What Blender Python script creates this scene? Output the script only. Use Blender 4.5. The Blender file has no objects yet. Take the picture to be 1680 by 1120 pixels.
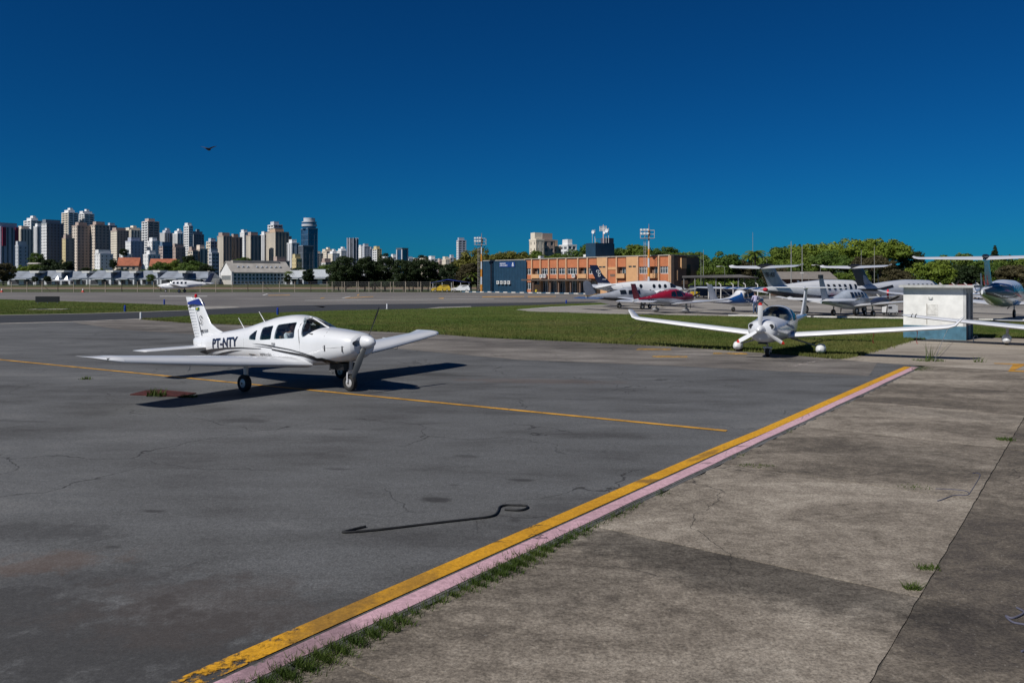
import bpy, bmesh, math, random
import numpy as np
from mathutils import Vector, Matrix

# ------------------------------------------------------------------ camera, sky, sun, exposure
F, H, YH = 1290.0, 2.72, 458.7          # focal length in photo pixels (1680 wide), eye height, horizon row
SC = bpy.context.scene
cam = bpy.data.cameras.new('camera'); camo = bpy.data.objects.new('camera', cam)
SC.collection.objects.link(camo); SC.camera = camo
camo.location = (0, 0, H); camo.rotation_euler = (math.radians(90), 0, 0)
cam.sensor_width = 36; cam.lens = 36 * F / 1680; cam.shift_y = -(560 - YH) / 1680
cam.clip_start = 0.1; cam.clip_end = 9000
SUN_AZ, SUN_EL = math.radians(42), math.radians(44)   # heading of the shadows, height of the sun
world = bpy.data.worlds.new('World'); SC.world = world; world.use_nodes = True
wn = world.node_tree; wn.nodes.clear()
sky = wn.nodes.new('ShaderNodeTexSky'); sky.sky_type = 'NISHITA'; sky.sun_disc = False
sky.sun_elevation = SUN_EL
sky.sun_rotation = math.atan2(-math.cos(SUN_AZ), -math.sin(SUN_AZ))
sky.altitude = 700; sky.air_density = 1.0; sky.dust_density = 0.15; sky.ozone_density = 3.0
tint = wn.nodes.new('ShaderNodeMix'); tint.data_type = 'RGBA'; tint.blend_type = 'MULTIPLY'
tint.inputs[0].default_value = 1.0; tint.inputs[7].default_value = (0.022, 0.33, 0.66, 1)
gam = wn.nodes.new('ShaderNodeGamma'); gam.inputs[1].default_value = 1.12
bg = wn.nodes.new('ShaderNodeBackground'); bg.inputs[1].default_value = 0.05
wo = wn.nodes.new('ShaderNodeOutputWorld')
wn.links.new(sky.outputs[0], gam.inputs[0]); wn.links.new(gam.outputs[0], tint.inputs[6])
wn.links.new(tint.outputs[2], bg.inputs[0]); wn.links.new(bg.outputs[0], wo.inputs[0])
sl = bpy.data.lights.new('sun', 'SUN'); sl.energy = 4.4; sl.angle = math.radians(0.53); sl.color = (1.0, 0.96, 0.90)
so = bpy.data.objects.new('sun', sl); SC.collection.objects.link(so); so.location = (-40, -40, 60)
so.rotation_euler = Vector((math.cos(SUN_AZ) * math.cos(SUN_EL), math.sin(SUN_AZ) * math.cos(SUN_EL), -math.sin(SUN_EL))).to_track_quat('-Z', 'Y').to_euler()
SC.view_settings.view_transform = 'Standard'; SC.view_settings.look = 'None'
SC.view_settings.exposure = 0.0; SC.view_settings.gamma = 1.0; SC.view_settings.use_curve_mapping = False
SC.render.engine = 'CYCLES'
R = random.Random(7); NR = np.random.default_rng(7)

# ------------------------------------------------------------------ pixel <-> place helpers
def G(u, v, z=0.0):
    y = F * (H - z) / (v - YH); return ((u - 840) / F * y, y, z)
def W(u, v, Y):
    return ((u - 840) / F * Y, Y, H + (YH - v) / F * Y)
UV = math.radians(-37.0)
U2 = (math.cos(UV), math.sin(UV)); V2 = (-math.sin(UV), math.cos(UV))   # airport axes: across the kerb, along the kerb
def A2(a, b, z=0.0): return (U2[0] * a + V2[0] * b, U2[1] * a + V2[1] * b, z)

# ------------------------------------------------------------------ materials
MT = {}
def nt(name):
    m = bpy.data.materials.new(name); m.use_nodes = True; t = m.node_tree; t.nodes.clear()
    o = t.nodes.new('ShaderNodeOutputMaterial'); p = t.nodes.new('ShaderNodeBsdfPrincipled')
    t.links.new(p.outputs[0], o.inputs[0]); MT[name] = m; return m, t, p, o
def N(t, kind, **kw):
    n = t.nodes.new('ShaderNode' + kind)
    for k, v in kw.items():
        if k[0] == 'i' and k[1:].isdigit(): n.inputs[int(k[1:])].default_value = v
        else: setattr(n, k, v)
    return n
def L(t, a, b): t.links.new(a, b)
def ramp(t, src, stops):
    r = t.nodes.new('ShaderNodeValToRGB'); e = r.color_ramp.elements
    while len(e) < len(stops): e.new(0.5)
    for el, (p, c) in zip(e, stops): el.position = p; el.color = (c, c, c, 1) if isinstance(c, (int, float)) else (*c, 1)
    L(t, src, r.inputs[0]); return r.outputs[0]
def mixc(t, fac, a, b, mode='MIX'):
    m = t.nodes.new('ShaderNodeMix'); m.data_type = 'RGBA'; m.blend_type = mode
    for sock, val in ((m.inputs[0], fac), (m.inputs[6], a), (m.inputs[7], b)):
        if isinstance(val, (int, float)): sock.default_value = val
        elif isinstance(val, tuple): sock.default_value = (*val, 1)
        else: L(t, val, sock)
    return m.outputs[2]
def math1(t, op, a, b=None, c=None, clamp=False):
    m = t.nodes.new('ShaderNodeMath'); m.operation = op; m.use_clamp = clamp
    for s, v in zip(m.inputs, (a, b, c)):
        if v is None: continue
        if isinstance(v, (int, float)): s.default_value = v
        else: L(t, v, s)
    return m.outputs[0]
def noise(t, vec, scale, detail=4, rough=0.55, dist=0.0):
    n = N(t, 'TexNoise'); n.inputs['Scale'].default_value = scale; n.inputs['Detail'].default_value = detail
    n.inputs['Roughness'].default_value = rough; n.inputs['Distortion'].default_value = dist
    if vec is not None: L(t, vec, n.inputs['Vector'])
    return n.outputs['Fac']
def scaled(t, vec, s, rot=0.0, loc=(0, 0, 0)):
    m = t.nodes.new('ShaderNodeMapping'); m.inputs['Scale'].default_value = s; m.inputs['Rotation'].default_value = (0, 0, rot)
    m.inputs['Location'].default_value = loc
    L(t, vec, m.inputs['Vector']); return m.outputs[0]
def bump(t, p, hgt, strength, dist):
    b = t.nodes.new('ShaderNodeBump'); b.inputs['Strength'].default_value = strength; b.inputs['Distance'].default_value = dist
    L(t, hgt, b.inputs['Height']); L(t, b.outputs[0], p.inputs['Normal'])
def M(name, col=(.5, .5, .5), rough=.6, metal=0.0, var=0.12, scale=2.0, coat=0.0, spec=0.5, bmp=0.0):
    """plain paint, plastic, metal or plaster with a little uneven tone"""
    if name in MT: return MT[name]
    m, t, p, o = nt(name)
    c = t.nodes.new('ShaderNodeTexCoord').outputs['Object']
    n = noise(t, c, scale, 5, .6)
    dark = tuple(x * (1 - var * 1.6) for x in col); lite = tuple(min(1, x * (1 + var)) for x in col)
    L(t, mixc(t, ramp(t, n, [(.3, 0.0), (.7, 1.0)]), dark, lite), p.inputs['Base Color'])
    p.inputs['Roughness'].default_value = rough; p.inputs['Metallic'].default_value = metal
    p.inputs['Coat Weight'].default_value = coat; p.inputs['Coat Roughness'].default_value = .1
    p.inputs['Specular IOR Level'].default_value = spec
    if bmp: bump(t, p, n, bmp, .02)
    return m
def glass(name, tintc=(.75, .82, .84), refl=.12):
    if name in MT: return MT[name]
    m, t, p, o = nt(name); t.nodes.remove(p)
    tr = N(t, 'BsdfTransparent'); tr.inputs[0].default_value = (*tintc, 1)
    gl = N(t, 'BsdfGlossy'); gl.inputs['Roughness'].default_value = .03
    lw = N(t, 'LayerWeight'); lw.inputs[0].default_value = .25
    mx = N(t, 'MixShader'); L(t, math1(t, 'ADD', math1(t, 'MULTIPLY', lw.outputs['Fresnel'], .8), refl * .5, clamp=True), mx.inputs[0])
    L(t, tr.outputs[0], mx.inputs[1]); L(t, gl.outputs[0], mx.inputs[2]); L(t, mx.outputs[0], o.inputs[0]); return m
def leafmat(name, a, b, scale=.25):
    m, t, p, o = nt(name)
    g = t.nodes.new('ShaderNodeNewGeometry'); n = noise(t, g.outputs['Position'], scale, 3, .6)
    n2 = noise(t, g.outputs['Position'], scale * 9, 2, .5)
    f = ramp(t, math1(t, 'ADD', math1(t, 'MULTIPLY', n, .65), math1(t, 'MULTIPLY', n2, .35)), [(.36, 0.), (.64, 1.)])
    col = mixc(t, f, a, b)
    L(t, col, p.inputs['Base Color']); p.inputs['Roughness'].default_value = .65; p.inputs['Specular IOR Level'].default_value = .25
    tl = N(t, 'BsdfTranslucent'); L(t, col, tl.inputs[0]); mx = N(t, 'MixShader'); mx.inputs[0].default_value = .22
    L(t, p.outputs[0], mx.inputs[1]); L(t, tl.outputs[0], mx.inputs[2]); L(t, mx.outputs[0], o.inputs[0]); return m

# ------------------------------------------------------------------ mesh helpers
class MB:
    def __init__(s): s.v = []; s.f = []
    def add(s, vs, fs):
        o = len(s.v); s.v += [tuple(v) for v in vs]; s.f += [tuple(i + o for i in f) for f in fs]; return s
    def box(s, c, d, rz=0.0, taper=1.0):
        x, y, z = d[0] / 2, d[1] / 2, d[2] / 2; ca, sa = math.cos(rz), math.sin(rz); vs = []
        for zz in (-z, z):
            k = 1.0 if zz < 0 else taper
            for a, b in ((-x, -y), (x, -y), (x, y), (-x, y)):
                a *= k; b *= k; vs.append((c[0] + a * ca - b * sa, c[1] + a * sa + b * ca, c[2] + zz))
        return s.add(vs, [(3, 2, 1, 0), (4, 5, 6, 7), (0, 1, 5, 4), (1, 2, 6, 5), (2, 3, 7, 6), (3, 0, 4, 7)])
    def b2(s, lo, hi): return s.box([(a + b) / 2 for a, b in zip(lo, hi)], [b - a for a, b in zip(lo, hi)])
    def tube(s, pts, r, n=6, cap=True):
        P = [Vector(p) for p in pts]; rs = r if isinstance(r, (list, tuple)) else [r] * len(P); rings = []
        up = Vector((0, 0, 1)); d0 = (P[1] - P[0]).normalized()
        if abs(d0.z) > .9: up = Vector((1, 0, 0))
        for i, p in enumerate(P):
            d = (P[min(i + 1, len(P) - 1)] - P[max(i - 1, 0)]).normalized()
            a = d.cross(up).normalized(); b = a.cross(d).normalized()
            rings.append([p + (a * math.cos(t) + b * math.sin(t)) * rs[i] for t in [2 * math.pi * k / n for k in range(n)]])
        return s.loft(rings, cap)
    def loft(s, rings, cap=True, closed=True):
        n = len(rings[0]); vs = [v for r in rings for v in r]; fs = []
        for i in range(len(rings) - 1):
            for j in range(n if closed else n - 1):
                k = (j + 1) % n; fs.append((i * n + j, i * n + k, (i + 1) * n + k, (i + 1) * n + j))
        if cap: fs += [tuple(range(n))[::-1], tuple((len(rings) - 1) * n + j for j in range(n))]
        return s.add(vs, fs)
    def lathe(s, prof, origin=(0, 0, 0), axis='z', n=20):
        rings = []
        for r, h in prof:
            ring = []
            for k in range(n):
                t = 2 * math.pi * k / n; a, b = r * math.cos(t), r * math.sin(t)
                q = {'z': (a, b, h), 'x': (h, a, b), 'y': (b, h, a)}[axis]
                ring.append((q[0] + origin[0], q[1] + origin[1], q[2] + origin[2]))
            rings.append(ring)
        return s.loft(rings)
    def prism(s, poly, z0, z1):
        n = len(poly); return s.loft([[(x, y, z0) for x, y in poly], [(x, y, z1) for x, y in poly]])
    def xform(s, m):
        s.v = [tuple(m @ Vector(v)) for v in s.v]; return s
    def build(s, name, mat=None, parent=None, smooth=0, mats=None):
        me = bpy.data.meshes.new(name); me.from_pydata(s.v, [], s.f)
        bm = bmesh.new(); bm.from_mesh(me); bmesh.ops.recalc_face_normals(bm, faces=bm.faces); bm.to_mesh(me); bm.free()
        return place(name, me, mat, parent, smooth, mats)
def place(name, me, mat=None, parent=None, smooth=0, mats=None):
    if not me.materials:
        for m in (mats or ([mat] if mat else [])): me.materials.append(m)
    if smooth:
        me.polygons.foreach_set('use_smooth', [True] * len(me.polygons)); me.set_sharp_from_angle(angle=math.radians(smooth))
    o = bpy.data.objects.new(name, me); SC.collection.objects.link(o)
    if parent is not None: o.parent = parent
    return o
def tag(o, label=None, cat=None, group=None, kind=None):
    for k, v in (('label', label), ('category', cat), ('group', group), ('kind', kind)):
        if v: o[k] = v
    return o
def thing(name, loc, rz, label, cat, group=None):
    o = bpy.data.objects.new(name, None); SC.collection.objects.link(o); o.location = loc; o.rotation_euler = (0, 0, rz)
    o.empty_display_size = .2; return tag(o, label, cat, group)
def struct(o): o['kind'] = 'structure'; return o
def copy_tree(o, parent=None):
    c = o.copy(); SC.collection.objects.link(c); c.parent = parent
    for ch in list(o.children): copy_tree(ch, c)
    return c
def evaluated(o):
    dg = bpy.context.evaluated_depsgraph_get(); dg.update()
    return bpy.data.meshes.new_from_object(o.evaluated_get(dg))
def sheet(name, poly, z, mat, parent=None, cuts=0):
    """flat polygon at height z"""
    bm = bmesh.new(); f = bm.faces.new([bm.verts.new((p[0], p[1], z)) for p in poly])
    bmesh.ops.triangulate(bm, faces=[f])
    for f in bm.faces:
        if f.normal.z < 0: f.normal_flip()
    me = bpy.data.meshes.new(name); bm.to_mesh(me); bm.free(); return place(name, me, mat, parent)
def inpoly(x, y, poly):
    c = np.zeros(len(x), bool); n = len(poly); j = n - 1
    for i in range(n):
        xi, yi, xj, yj = poly[i][0], poly[i][1], poly[j][0], poly[j][1]
        c ^= ((yi > y) != (yj > y)) & (x < (xj - xi) * (y - yi) / (yj - yi + 1e-12) + xi); j = i
    return c
def text_mesh(s, size, bold=0.0, sx=1.0):
    """letters as a flat mesh in the xy plane, starting at x = 0"""
    cu = bpy.data.curves.new('t', 'FONT'); cu.body = s; cu.size = size; cu.offset = bold; cu.resolution_u = 2
    o = bpy.data.objects.new('t', cu); SC.collection.objects.link(o); me = evaluated(o)
    bpy.data.objects.remove(o); vs = [(v.co.x * sx, v.co.y) for v in me.vertices]; fs = [tuple(p.vertices) for p in me.polygons]
    x0 = min(v[0] for v in vs); vs = [(v[0] - x0, v[1]) for v in vs]; bpy.data.meshes.remove(me); return vs, fs

# ------------------------------------------------------------------ ground materials
def ground_coords(t): return t.nodes.new('ShaderNodeTexCoord').outputs['Object']
def spotmask(t, c, spots, wob):
    """sum of soft irregular patches: (x, y, half length, half width, angle, strength)"""
    acc = None
    for (x, y, a, b, ang, st) in spots:
        mp = t.nodes.new('ShaderNodeMapping'); mp.vector_type = 'TEXTURE'
        mp.inputs['Location'].default_value = (x, y, 0); mp.inputs['Rotation'].default_value = (0, 0, ang); mp.inputs['Scale'].default_value = (a, b, 1)
        L(t, c, mp.inputs['Vector']); ln = N(t, 'VectorMath', operation='LENGTH'); L(t, mp.outputs[0], ln.inputs[0])
        d = math1(t, 'ADD', ln.outputs['Value'], wob)
        k = N(t, 'MapRange', interpolation_type='SMOOTHSTEP'); L(t, d, k.inputs[0])
        for i, v in ((1, 1.35), (2, .45), (3, 0.), (4, st)): k.inputs[i].default_value = v
        acc = k.outputs[0] if acc is None else math1(t, 'MAXIMUM', acc, k.outputs[0])
    return acc
def cracks(t, c, scale, width, seed=0.0):
    w = N(t, 'TexNoise'); w.inputs['Scale'].default_value = scale * 2.2; w.inputs['Detail'].default_value = 5; L(t, c, w.inputs['Vector'])
    v2 = N(t, 'VectorMath', operation='ADD'); sc2 = N(t, 'VectorMath', operation='SCALE'); L(t, w.outputs['Color'], sc2.inputs[0]); sc2.inputs['Scale'].default_value = .55 / scale
    L(t, c, v2.inputs[0]); L(t, sc2.outputs[0], v2.inputs[1])
    vo = N(t, 'TexVoronoi', feature='DISTANCE_TO_EDGE'); vo.inputs['Scale'].default_value = scale; L(t, v2.outputs[0], vo.inputs['Vector'])
    e = N(t, 'MapRange'); L(t, vo.outputs['Distance'], e.inputs[0])
    for i, v in ((1, 0.), (2, width * scale), (3, 1.), (4, 0.)): e.inputs[i].default_value = v
    gate = ramp(t, noise(t, scaled(t, c, (1, 1, 1), loc=(seed, seed, 0)), scale * .9, 2, .5), [(.46, 0.), (.54, 1.)])
    return math1(t, 'MULTIPLY', e.outputs[0], gate)
def paving(name, stops, spots=(), crack=(.22, .012), grain=1.0, rough=.82, red=(), big=.06, tall=None):
    m, t, p, o = nt(name); c = ground_coords(t)
    c2 = scaled(t, c, (.45, 1.0, 1), rot=math.radians(37))
    n1 = noise(t, c2, big * 4, 6, .6, .6); n2 = noise(t, c2, big * 18, 6, .65); n3 = noise(t, c, 42, 4, .8); n4 = noise(t, c, 14, 5, .65)
    f = math1(t, 'ADD', math1(t, 'MULTIPLY', n1, .55), math1(t, 'MULTIPLY', n2, .45))
    col = ramp(t, f, [(a, b) for a, b in stops])
    col = mixc(t, .75 * grain, col, ramp(t, n3, [(.34, .48), (.5, 1.0), (.66, 1.62)]), 'MULTIPLY')
    col = mixc(t, .5, col, ramp(t, n4, [(.34, .68), (.66, 1.3)]), 'MULTIPLY')
    wob = math1(t, 'MULTIPLY', math1(t, 'SUBTRACT', noise(t, c, 2.6, 8, .72), .5), 3.2)
    # pale stones of the aggregate
    vo = N(t, 'TexVoronoi'); vo.inputs['Scale'].default_value = 42; L(t, c, vo.inputs['Vector'])
    pal = math1(t, 'MULTIPLY', ramp(t, vo.outputs['Distance'], [(.13, 1.), (.22, 0.)]), math1(t, 'GREATER_THAN', noise(t, c, 20, 1, .5), .62))
    col = mixc(t, math1(t, 'MULTIPLY', pal, .55 * grain), col, (.28, .26, .24))
    if spots: col = mixc(t, spotmask(t, c, spots, wob), col, mixc(t, n4, (.028, .027, .027), (.045, .043, .042)))
    if red: col = mixc(t, spotmask(t, c, red, wob), col, (.115, .07, .048))
    if crack:
        k = cracks(t, c, *crack); col = mixc(t, math1(t, 'MULTIPLY', k, .85), col, (.018, .017, .016))
        h = math1(t, 'SUBTRACT', math1(t, 'ADD', n3, math1(t, 'MULTIPLY', n4, .4)), k)
    else: h = math1(t, 'ADD', n3, math1(t, 'MULTIPLY', n4, .4))
    L(t, col, p.inputs['Base Color']); p.inputs['Roughness'].default_value = rough; p.inputs['Specular IOR Level'].default_value = .3
    bump(t, p, h, .55 * grain, .006); return m
def lawnmat(name, stops, scale=.35):
    m, t, p, o = nt(name); c = ground_coords(t)
    n1 = noise(t, scaled(t, c, (.35, 1, 1), rot=math.radians(-10)), scale, 6, .65, .5); n2 = noise(t, c, 22, 4, .7)
    col = ramp(t, n1, stops); col = mixc(t, .8, col, ramp(t, n2, [(.3, .5), (.5, .95), (.7, 1.4)]), 'MULTIPLY')
    L(t, col, p.inputs['Base Color']); p.inputs['Roughness'].default_value = .9; p.inputs['Specular IOR Level'].default_value = .1
    bump(t, p, n2, .8, .05); return m
def sp(u, v, hl, hw, st=.8, ang=None):
    x, y, _ = G(u, v); return (x, y, hl, hw, math.radians(-8 if ang is None else ang), st)
# ------------------------------------------------------------------ ground and paving
def gp(*pts): return [G(u, v)[:2] for u, v in pts]
m_field = lawnmat('field_grass', [(.3, (.035, .055, .016)), (.5, (.06, .075, .024)), (.7, (.10, .085, .04))], .02)
ground = struct(sheet('ground', [(-4000, -60), (4000, -60), (4000, 6000), (-4000, 6000)], -.06, m_field))
m_far = paving('far_asphalt', [(.34, (.095, .09, .086)), (.48, (.15, .14, .132)), (.58, (.20, .187, .172)), (.68, (.26, .242, .22))], crack=None, grain=.5, big=.02)
far_apron = struct(sheet('far_apron', [(-150, 173.5), (-30, 173.5), (3, 168), (60, 120), (130, 100), (130, 30), (12, 30), (-30, 30), (-150, 60)], -.012, m_far))
near_spots = [sp(400, 690, .5, .26, .55), sp(713, 820, .17, .12, .85), sp(250, 838, .15, .06, .7), sp(855, 787, .2, .07, .8), sp(770, 748, .2, .09, .5),
    sp(553, 769, .22, .07, .6), sp(560, 704, .2, .08, .5), sp(690, 657, .4, .05, .45), sp(950, 655, .35, .06, .6), sp(1090, 661, .5, .07, .45), sp(845, 853, .08, .08, .6),
    sp(908, 833, .25, .18, .35), sp(200, 1060, 2.0, .8, .75), sp(-60, 1010, 2.0, .9, .75), sp(150, 960, 1.5, .5, .5), sp(60, 872, .9, .3, .5), sp(480, 1010, .9, .5, .4), sp(250, 960, .9, .35, .35), sp(20, 690, .9, .12, .4),
    sp(188, 897, .1, .05, .6), sp(745, 795, .08, .05, .5), sp(1010, 640, .6, .06, .4), sp(205, 640, 1.6, .5, .35), sp(330, 790, .9, .4, .2), sp(640, 880, 1.1, .4, .22)]
m_near = paving('apron_asphalt', [(.38, (.062, .061, .060)), (.47, (.098, .099, .099)), (.54, (.115, .117, .118)), (.63, (.150, .150, .148))], near_spots, crack=(.30, .020), red=[sp(60, 925, .75, .3, .42, 20), sp(880, 625, 2.2, .5, .3), sp(330, 1000, 1.1, .7, .14)])
apron = struct(sheet('asphalt_apron', gp((-1500, 536), (0, 530.5), (130, 527), (232, 522.5), (300, 529), (400, 533), (540, 540), (720, 548), (800, 554), (920, 559), (1000, 563), (1100, 568), (1180, 573), (1310, 583), (1375, 588.5), (1480, 594))
    + [A2(-4.52, 27.2)[:2], A2(-4.52, -8)[:2], A2(-60, -8)[:2]], 0, m_near))
m_old = paving('weathered_asphalt', [(.38, (.078, .07, .062)), (.48, (.142, .128, .113)), (.55, (.20, .182, .162)), (.63, (.28, .255, .23))], [sp(250, 537, 3, .5, .5, 2), sp(560, 548, 2, .4, .5, 2), sp(1290, 592, 1.2, .25, .5), sp(1150, 583, 1.5, .2, .4), sp(860, 566, 2.5, .3, .4)], crack=(.3, .02), big=.05)
sheet('weathered_strip', gp((120, 529), (232, 523.2), (300, 529.6), (400, 533.6), (540, 540.6), (720, 548.6), (800, 554.6), (920, 559.6), (1000, 563.6), (1100, 568.6), (1180, 573.6), (1310, 583.6), (1375, 589), (1440, 594),
    (1425, 617), (1300, 610), (1100, 600), (850, 590), (640, 571), (480, 560), (330, 549), (200, 541)), .004, m_old, apron)
m_taxi = paving('taxiway_asphalt', [(.3, (.030, .031, .034)), (.5, (.040, .042, .046)), (.7, (.054, .055, .058))], crack=None, grain=.6, big=.03)
taxi = struct(sheet('taxiway', gp((-1500, 528), (0, 517), (150, 514.2), (310, 509), (400, 504.5), (470, 501.2), (560, 499.3), (700, 498.2), (820, 497.0), (985, 494.2), (960, 498), (870, 500.8), (775, 503.8), (690, 506.8), (560, 509.3),
    (400, 514.8), (330, 517.3), (232, 522.8), (130, 527.3), (0, 530.8), (-1500, 537)), -.004, m_taxi))
m_conc = M('pale_concrete', (.30, .28, .25), .85, var=.2, scale=1.2)
sheet('concrete_edging', gp((300, 508.6), (395, 504.2), (385, 502.5), (340, 502.4), (318, 504)), -.0005, m_conc, taxi)
sheet('concrete_edging', gp((0, 517.2), (150, 514.4), (310, 509.4), (310, 508.7), (150, 513.6), (0, 516.4)), .0005, m_conc, taxi)
sheet('concrete_edging', gp((0, 531.3), (130, 527.8), (232, 523.4), (232, 522.6), (130, 526.9), (0, 530.2)), .007, M('edge_line', (.36, .33, .29), .8, var=.25), taxi)
sheet('concrete_edging', gp((690, 507), (775, 504), (772, 502.2), (720, 503.6)), .0005, m_conc, taxi)
m_lawn = lawnmat('lawn', [(.28, (.12, .105, .05)), (.42, (.075, .105, .022)), (.60, (.085, .125, .022)), (.78, (.15, .135, .06))], .16)
LAWN1 = gp((232, 523), (330, 517.2), (400, 514.6), (560, 509.2), (690, 506.7), (775, 503.6), (870, 500.6), (985, 496.6), (1000, 499.5), (905, 503.4), (846, 508), (870, 511), (1000, 515), (1180, 518.6), (1290, 520.6), (1490, 523.6), (1605, 525.5), (1900, 530),
    (1900, 566), (1680, 555), (1606, 553), (1520, 556), (1487, 560), (1440, 573), (1400, 584), (1375, 588.5), (1310, 583), (1180, 573), (1100, 568), (1000, 563), (920, 559), (800, 554), (720, 548), (540, 540), (400, 533), (300, 529))
LAWN2 = gp((-600, 484.5), (0, 491), (100, 494), (200, 497.2), (310, 501.6), (318, 504), (310, 508.6), (150, 513.8), (0, 516.6), (-600, 524))
lawn1 = struct(sheet('lawn', LAWN1, .012, m_lawn)); lawn2 = struct(sheet('lawn', LAWN2, .012, m_lawn))
# the parking apron of the aircraft
m_park = paving('parking_concrete', [(.38, (.17, .158, .142)), (.5, (.27, .25, .225)), (.62, (.36, .335, .30))], crack=(.12, .03), grain=.5, big=.03)
park = struct(sheet('parking_apron', gp((843, 508), (905, 503), (1010, 498.5), (1140, 492), (1700, 484), (2300, 484), (2300, 545), (1900, 530.5), (1605, 526), (1490, 524), (1290, 521), (1180, 519), (1000, 515.4), (870, 511.2)), .002, m_park))
m_white = M('white_road_paint', (.62, .61, .58), .7, var=.25, scale=3)
for a in [((843, 507.6), (905, 503.4), (1000, 499.4), (1000, 500.0), (905, 504.1), (848, 508.2)), ((843, 508), (870, 510.9), (1000, 515.0), (1000, 515.8), (870, 511.7), (843, 508.6))]:
    sheet('edge_line', gp(*a), .008, m_white, park)
kb = MB()   # low white edging that borders the parking apron
for u0, v0, u1, v1 in ((1195, 518.2, 1330, 520.3), (1335, 520.4, 1487, 522.8), (1606, 525, 1690, 526.3)):
    p0, p1 = Vector(G(u0, v0)), Vector(G(u1, v1)); d = p1 - p0
    kb.box((p0 + p1) / 2 + Vector((0, 0, .06)), (d.length, .18, .09), math.atan2(d.y, d.x))
kb.build('edging_kerb', M('white_concrete', (.62, .61, .58), .75, var=.2), park)
# strips beyond the fence: runway shoulder, dirt, pale service road
m_dirt = M('dirt', (.20, .13, .075), .95, var=.35, scale=.05)
struct(sheet('dirt_strip', [(-420, 236), (60, 236), (60, 292), (-420, 292)], -.045, m_dirt))
struct(sheet('service_road', [(-420, 222), (60, 222), (60, 230), (-420, 230)], -.040, m_conc))
# painted lines
m_yel = paving('yellow_paint', [(.3, (.40, .19, .012)), (.5, (.58, .29, .016)), (.7, (.64, .33, .02))], crack=(.5, .01), grain=.6, spots=[(*A2(-4.93, 9.55)[:2], .3, .12, 0., .6), (*A2(-4.93, 5.0)[:2], .5, .14, 1., .35), (*A2(-4.93, 11.6)[:2], .6, .08, .9, .5), (*A2(-4.93, 4.2)[:2], .5, .2, 1., .5)])
def worn(mat, lo, hi, scale=6.0, fade=False):
    """let the paint flake away in patches"""
    t = mat.node_tree; p = [n for n in t.nodes if n.type == 'BSDF_PRINCIPLED'][0]; c = ground_coords(t)
    n = noise(t, c, scale, 8, .75)
    if fade:      # scuffed away where vehicles cross the kerb
        dp = N(t, 'VectorMath', operation='DOT_PRODUCT'); L(t, c, dp.inputs[0]); dp.inputs[1].default_value = (V2[0], V2[1], 0)
        mr = N(t, 'MapRange'); L(t, dp.outputs['Value'], mr.inputs[0])
        for i, v in ((1, 4.6), (2, 2.6), (3, 0.), (4, .24)): mr.inputs[i].default_value = v
        n = math1(t, 'SUBTRACT', n, mr.outputs[0])
    L(t, ramp(t, n, [(lo, 0.), (hi, 1.)]), p.inputs['Alpha']); return mat
worn(m_yel, .28, .36, fade=True)
sheet('painted_line', [A2(-5.04, -3)[:2], A2(-4.835, -3)[:2], A2(-4.835, 12.3)[:2], A2(-4.80, 14)[:2], A2(-4.80, 27.0)[:2], A2(-5.0, 27.0)[:2], A2(-5.0, 14)[:2], A2(-5.04, 12.3)[:2]], .009, m_yel, apron)
m_yel2 = worn(M('thin_yellow_paint', (.56, .28, .03), .75, var=.3, scale=1.5), .34, .44, 9.)
p0, p1 = Vector(G(-500, 541)), Vector(G(1192, 707)); d = (p1 - p0).normalized(); n_ = Vector((-d.y, d.x, 0)) * .07
sheet('painted_line', [(p0 + n_)[:2], (p0 - n_)[:2], (p1 - n_)[:2], (p1 + n_)[:2]], .009, m_yel2, apron)
for u, v, hw in ((1072, 573, .75), (1098, 585, .7), (1197, 580, .7)):   # worn yellow stand numbers' plates
    x, y, _ = G(u, v); sheet('painted_mark', [(x - hw, y - .32), (x + hw * .8, y - .4), (x + hw, y + .3), (x - hw * .7, y + .38)], .009, worn(M('worn_yellow_%d' % u, (.52, .30, .06), .8, var=.3), .40, .60, 3.), apron)
sheet('painted_mark', gp((1290, 601), (1345, 590), (1362, 587.5), (1366, 590), (1340, 594), (1300, 603)), .009, worn(M('worn_white', (.45, .40, .36), .8, var=.3), .48, .62, 7.), apron)
m_yf = M('far_yellow_paint', (.50, .28, .07), .8, var=.35, scale=.6)
for pl in [((790, 486), (860, 485.6), (860, 486.8), (792, 487.4)), ((866, 486), (912, 485.6), (912, 486.6), (866, 487.2)), ((525, 489), (532, 487.4), (533, 488.2), (527, 489.8)), ((565, 488.4), (612, 486), (613, 486.7), (567, 489.2)),
           ((515, 501.6), (534, 502.6), (530, 504.4), (526, 503.8)), ((440, 484.0), (476, 483.4), (476, 484.2), (440, 484.8)), ((585, 484.5), (588, 482.5), (590, 482.5), (588, 484.9)), ((718, 489), (729, 488.2), (727, 490.2), (723, 490))]:
    sheet('painted_mark', gp(*pl), -.004, m_yf, far_apron)
for pl in [((262, 485.6), (340, 485.4), (340, 486.1), (262, 486.3)), ((560, 488.6), (574, 486.2), (576, 486.4), (563, 488.9)), ((430, 484), (438, 481.8), (440, 482), (433, 484.4)), ((500, 492.4), (810, 489.7), (810, 490), (500, 492.7))]:
    sheet('painted_mark', gp(*pl), -.003, m_white, far_apron)
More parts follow.
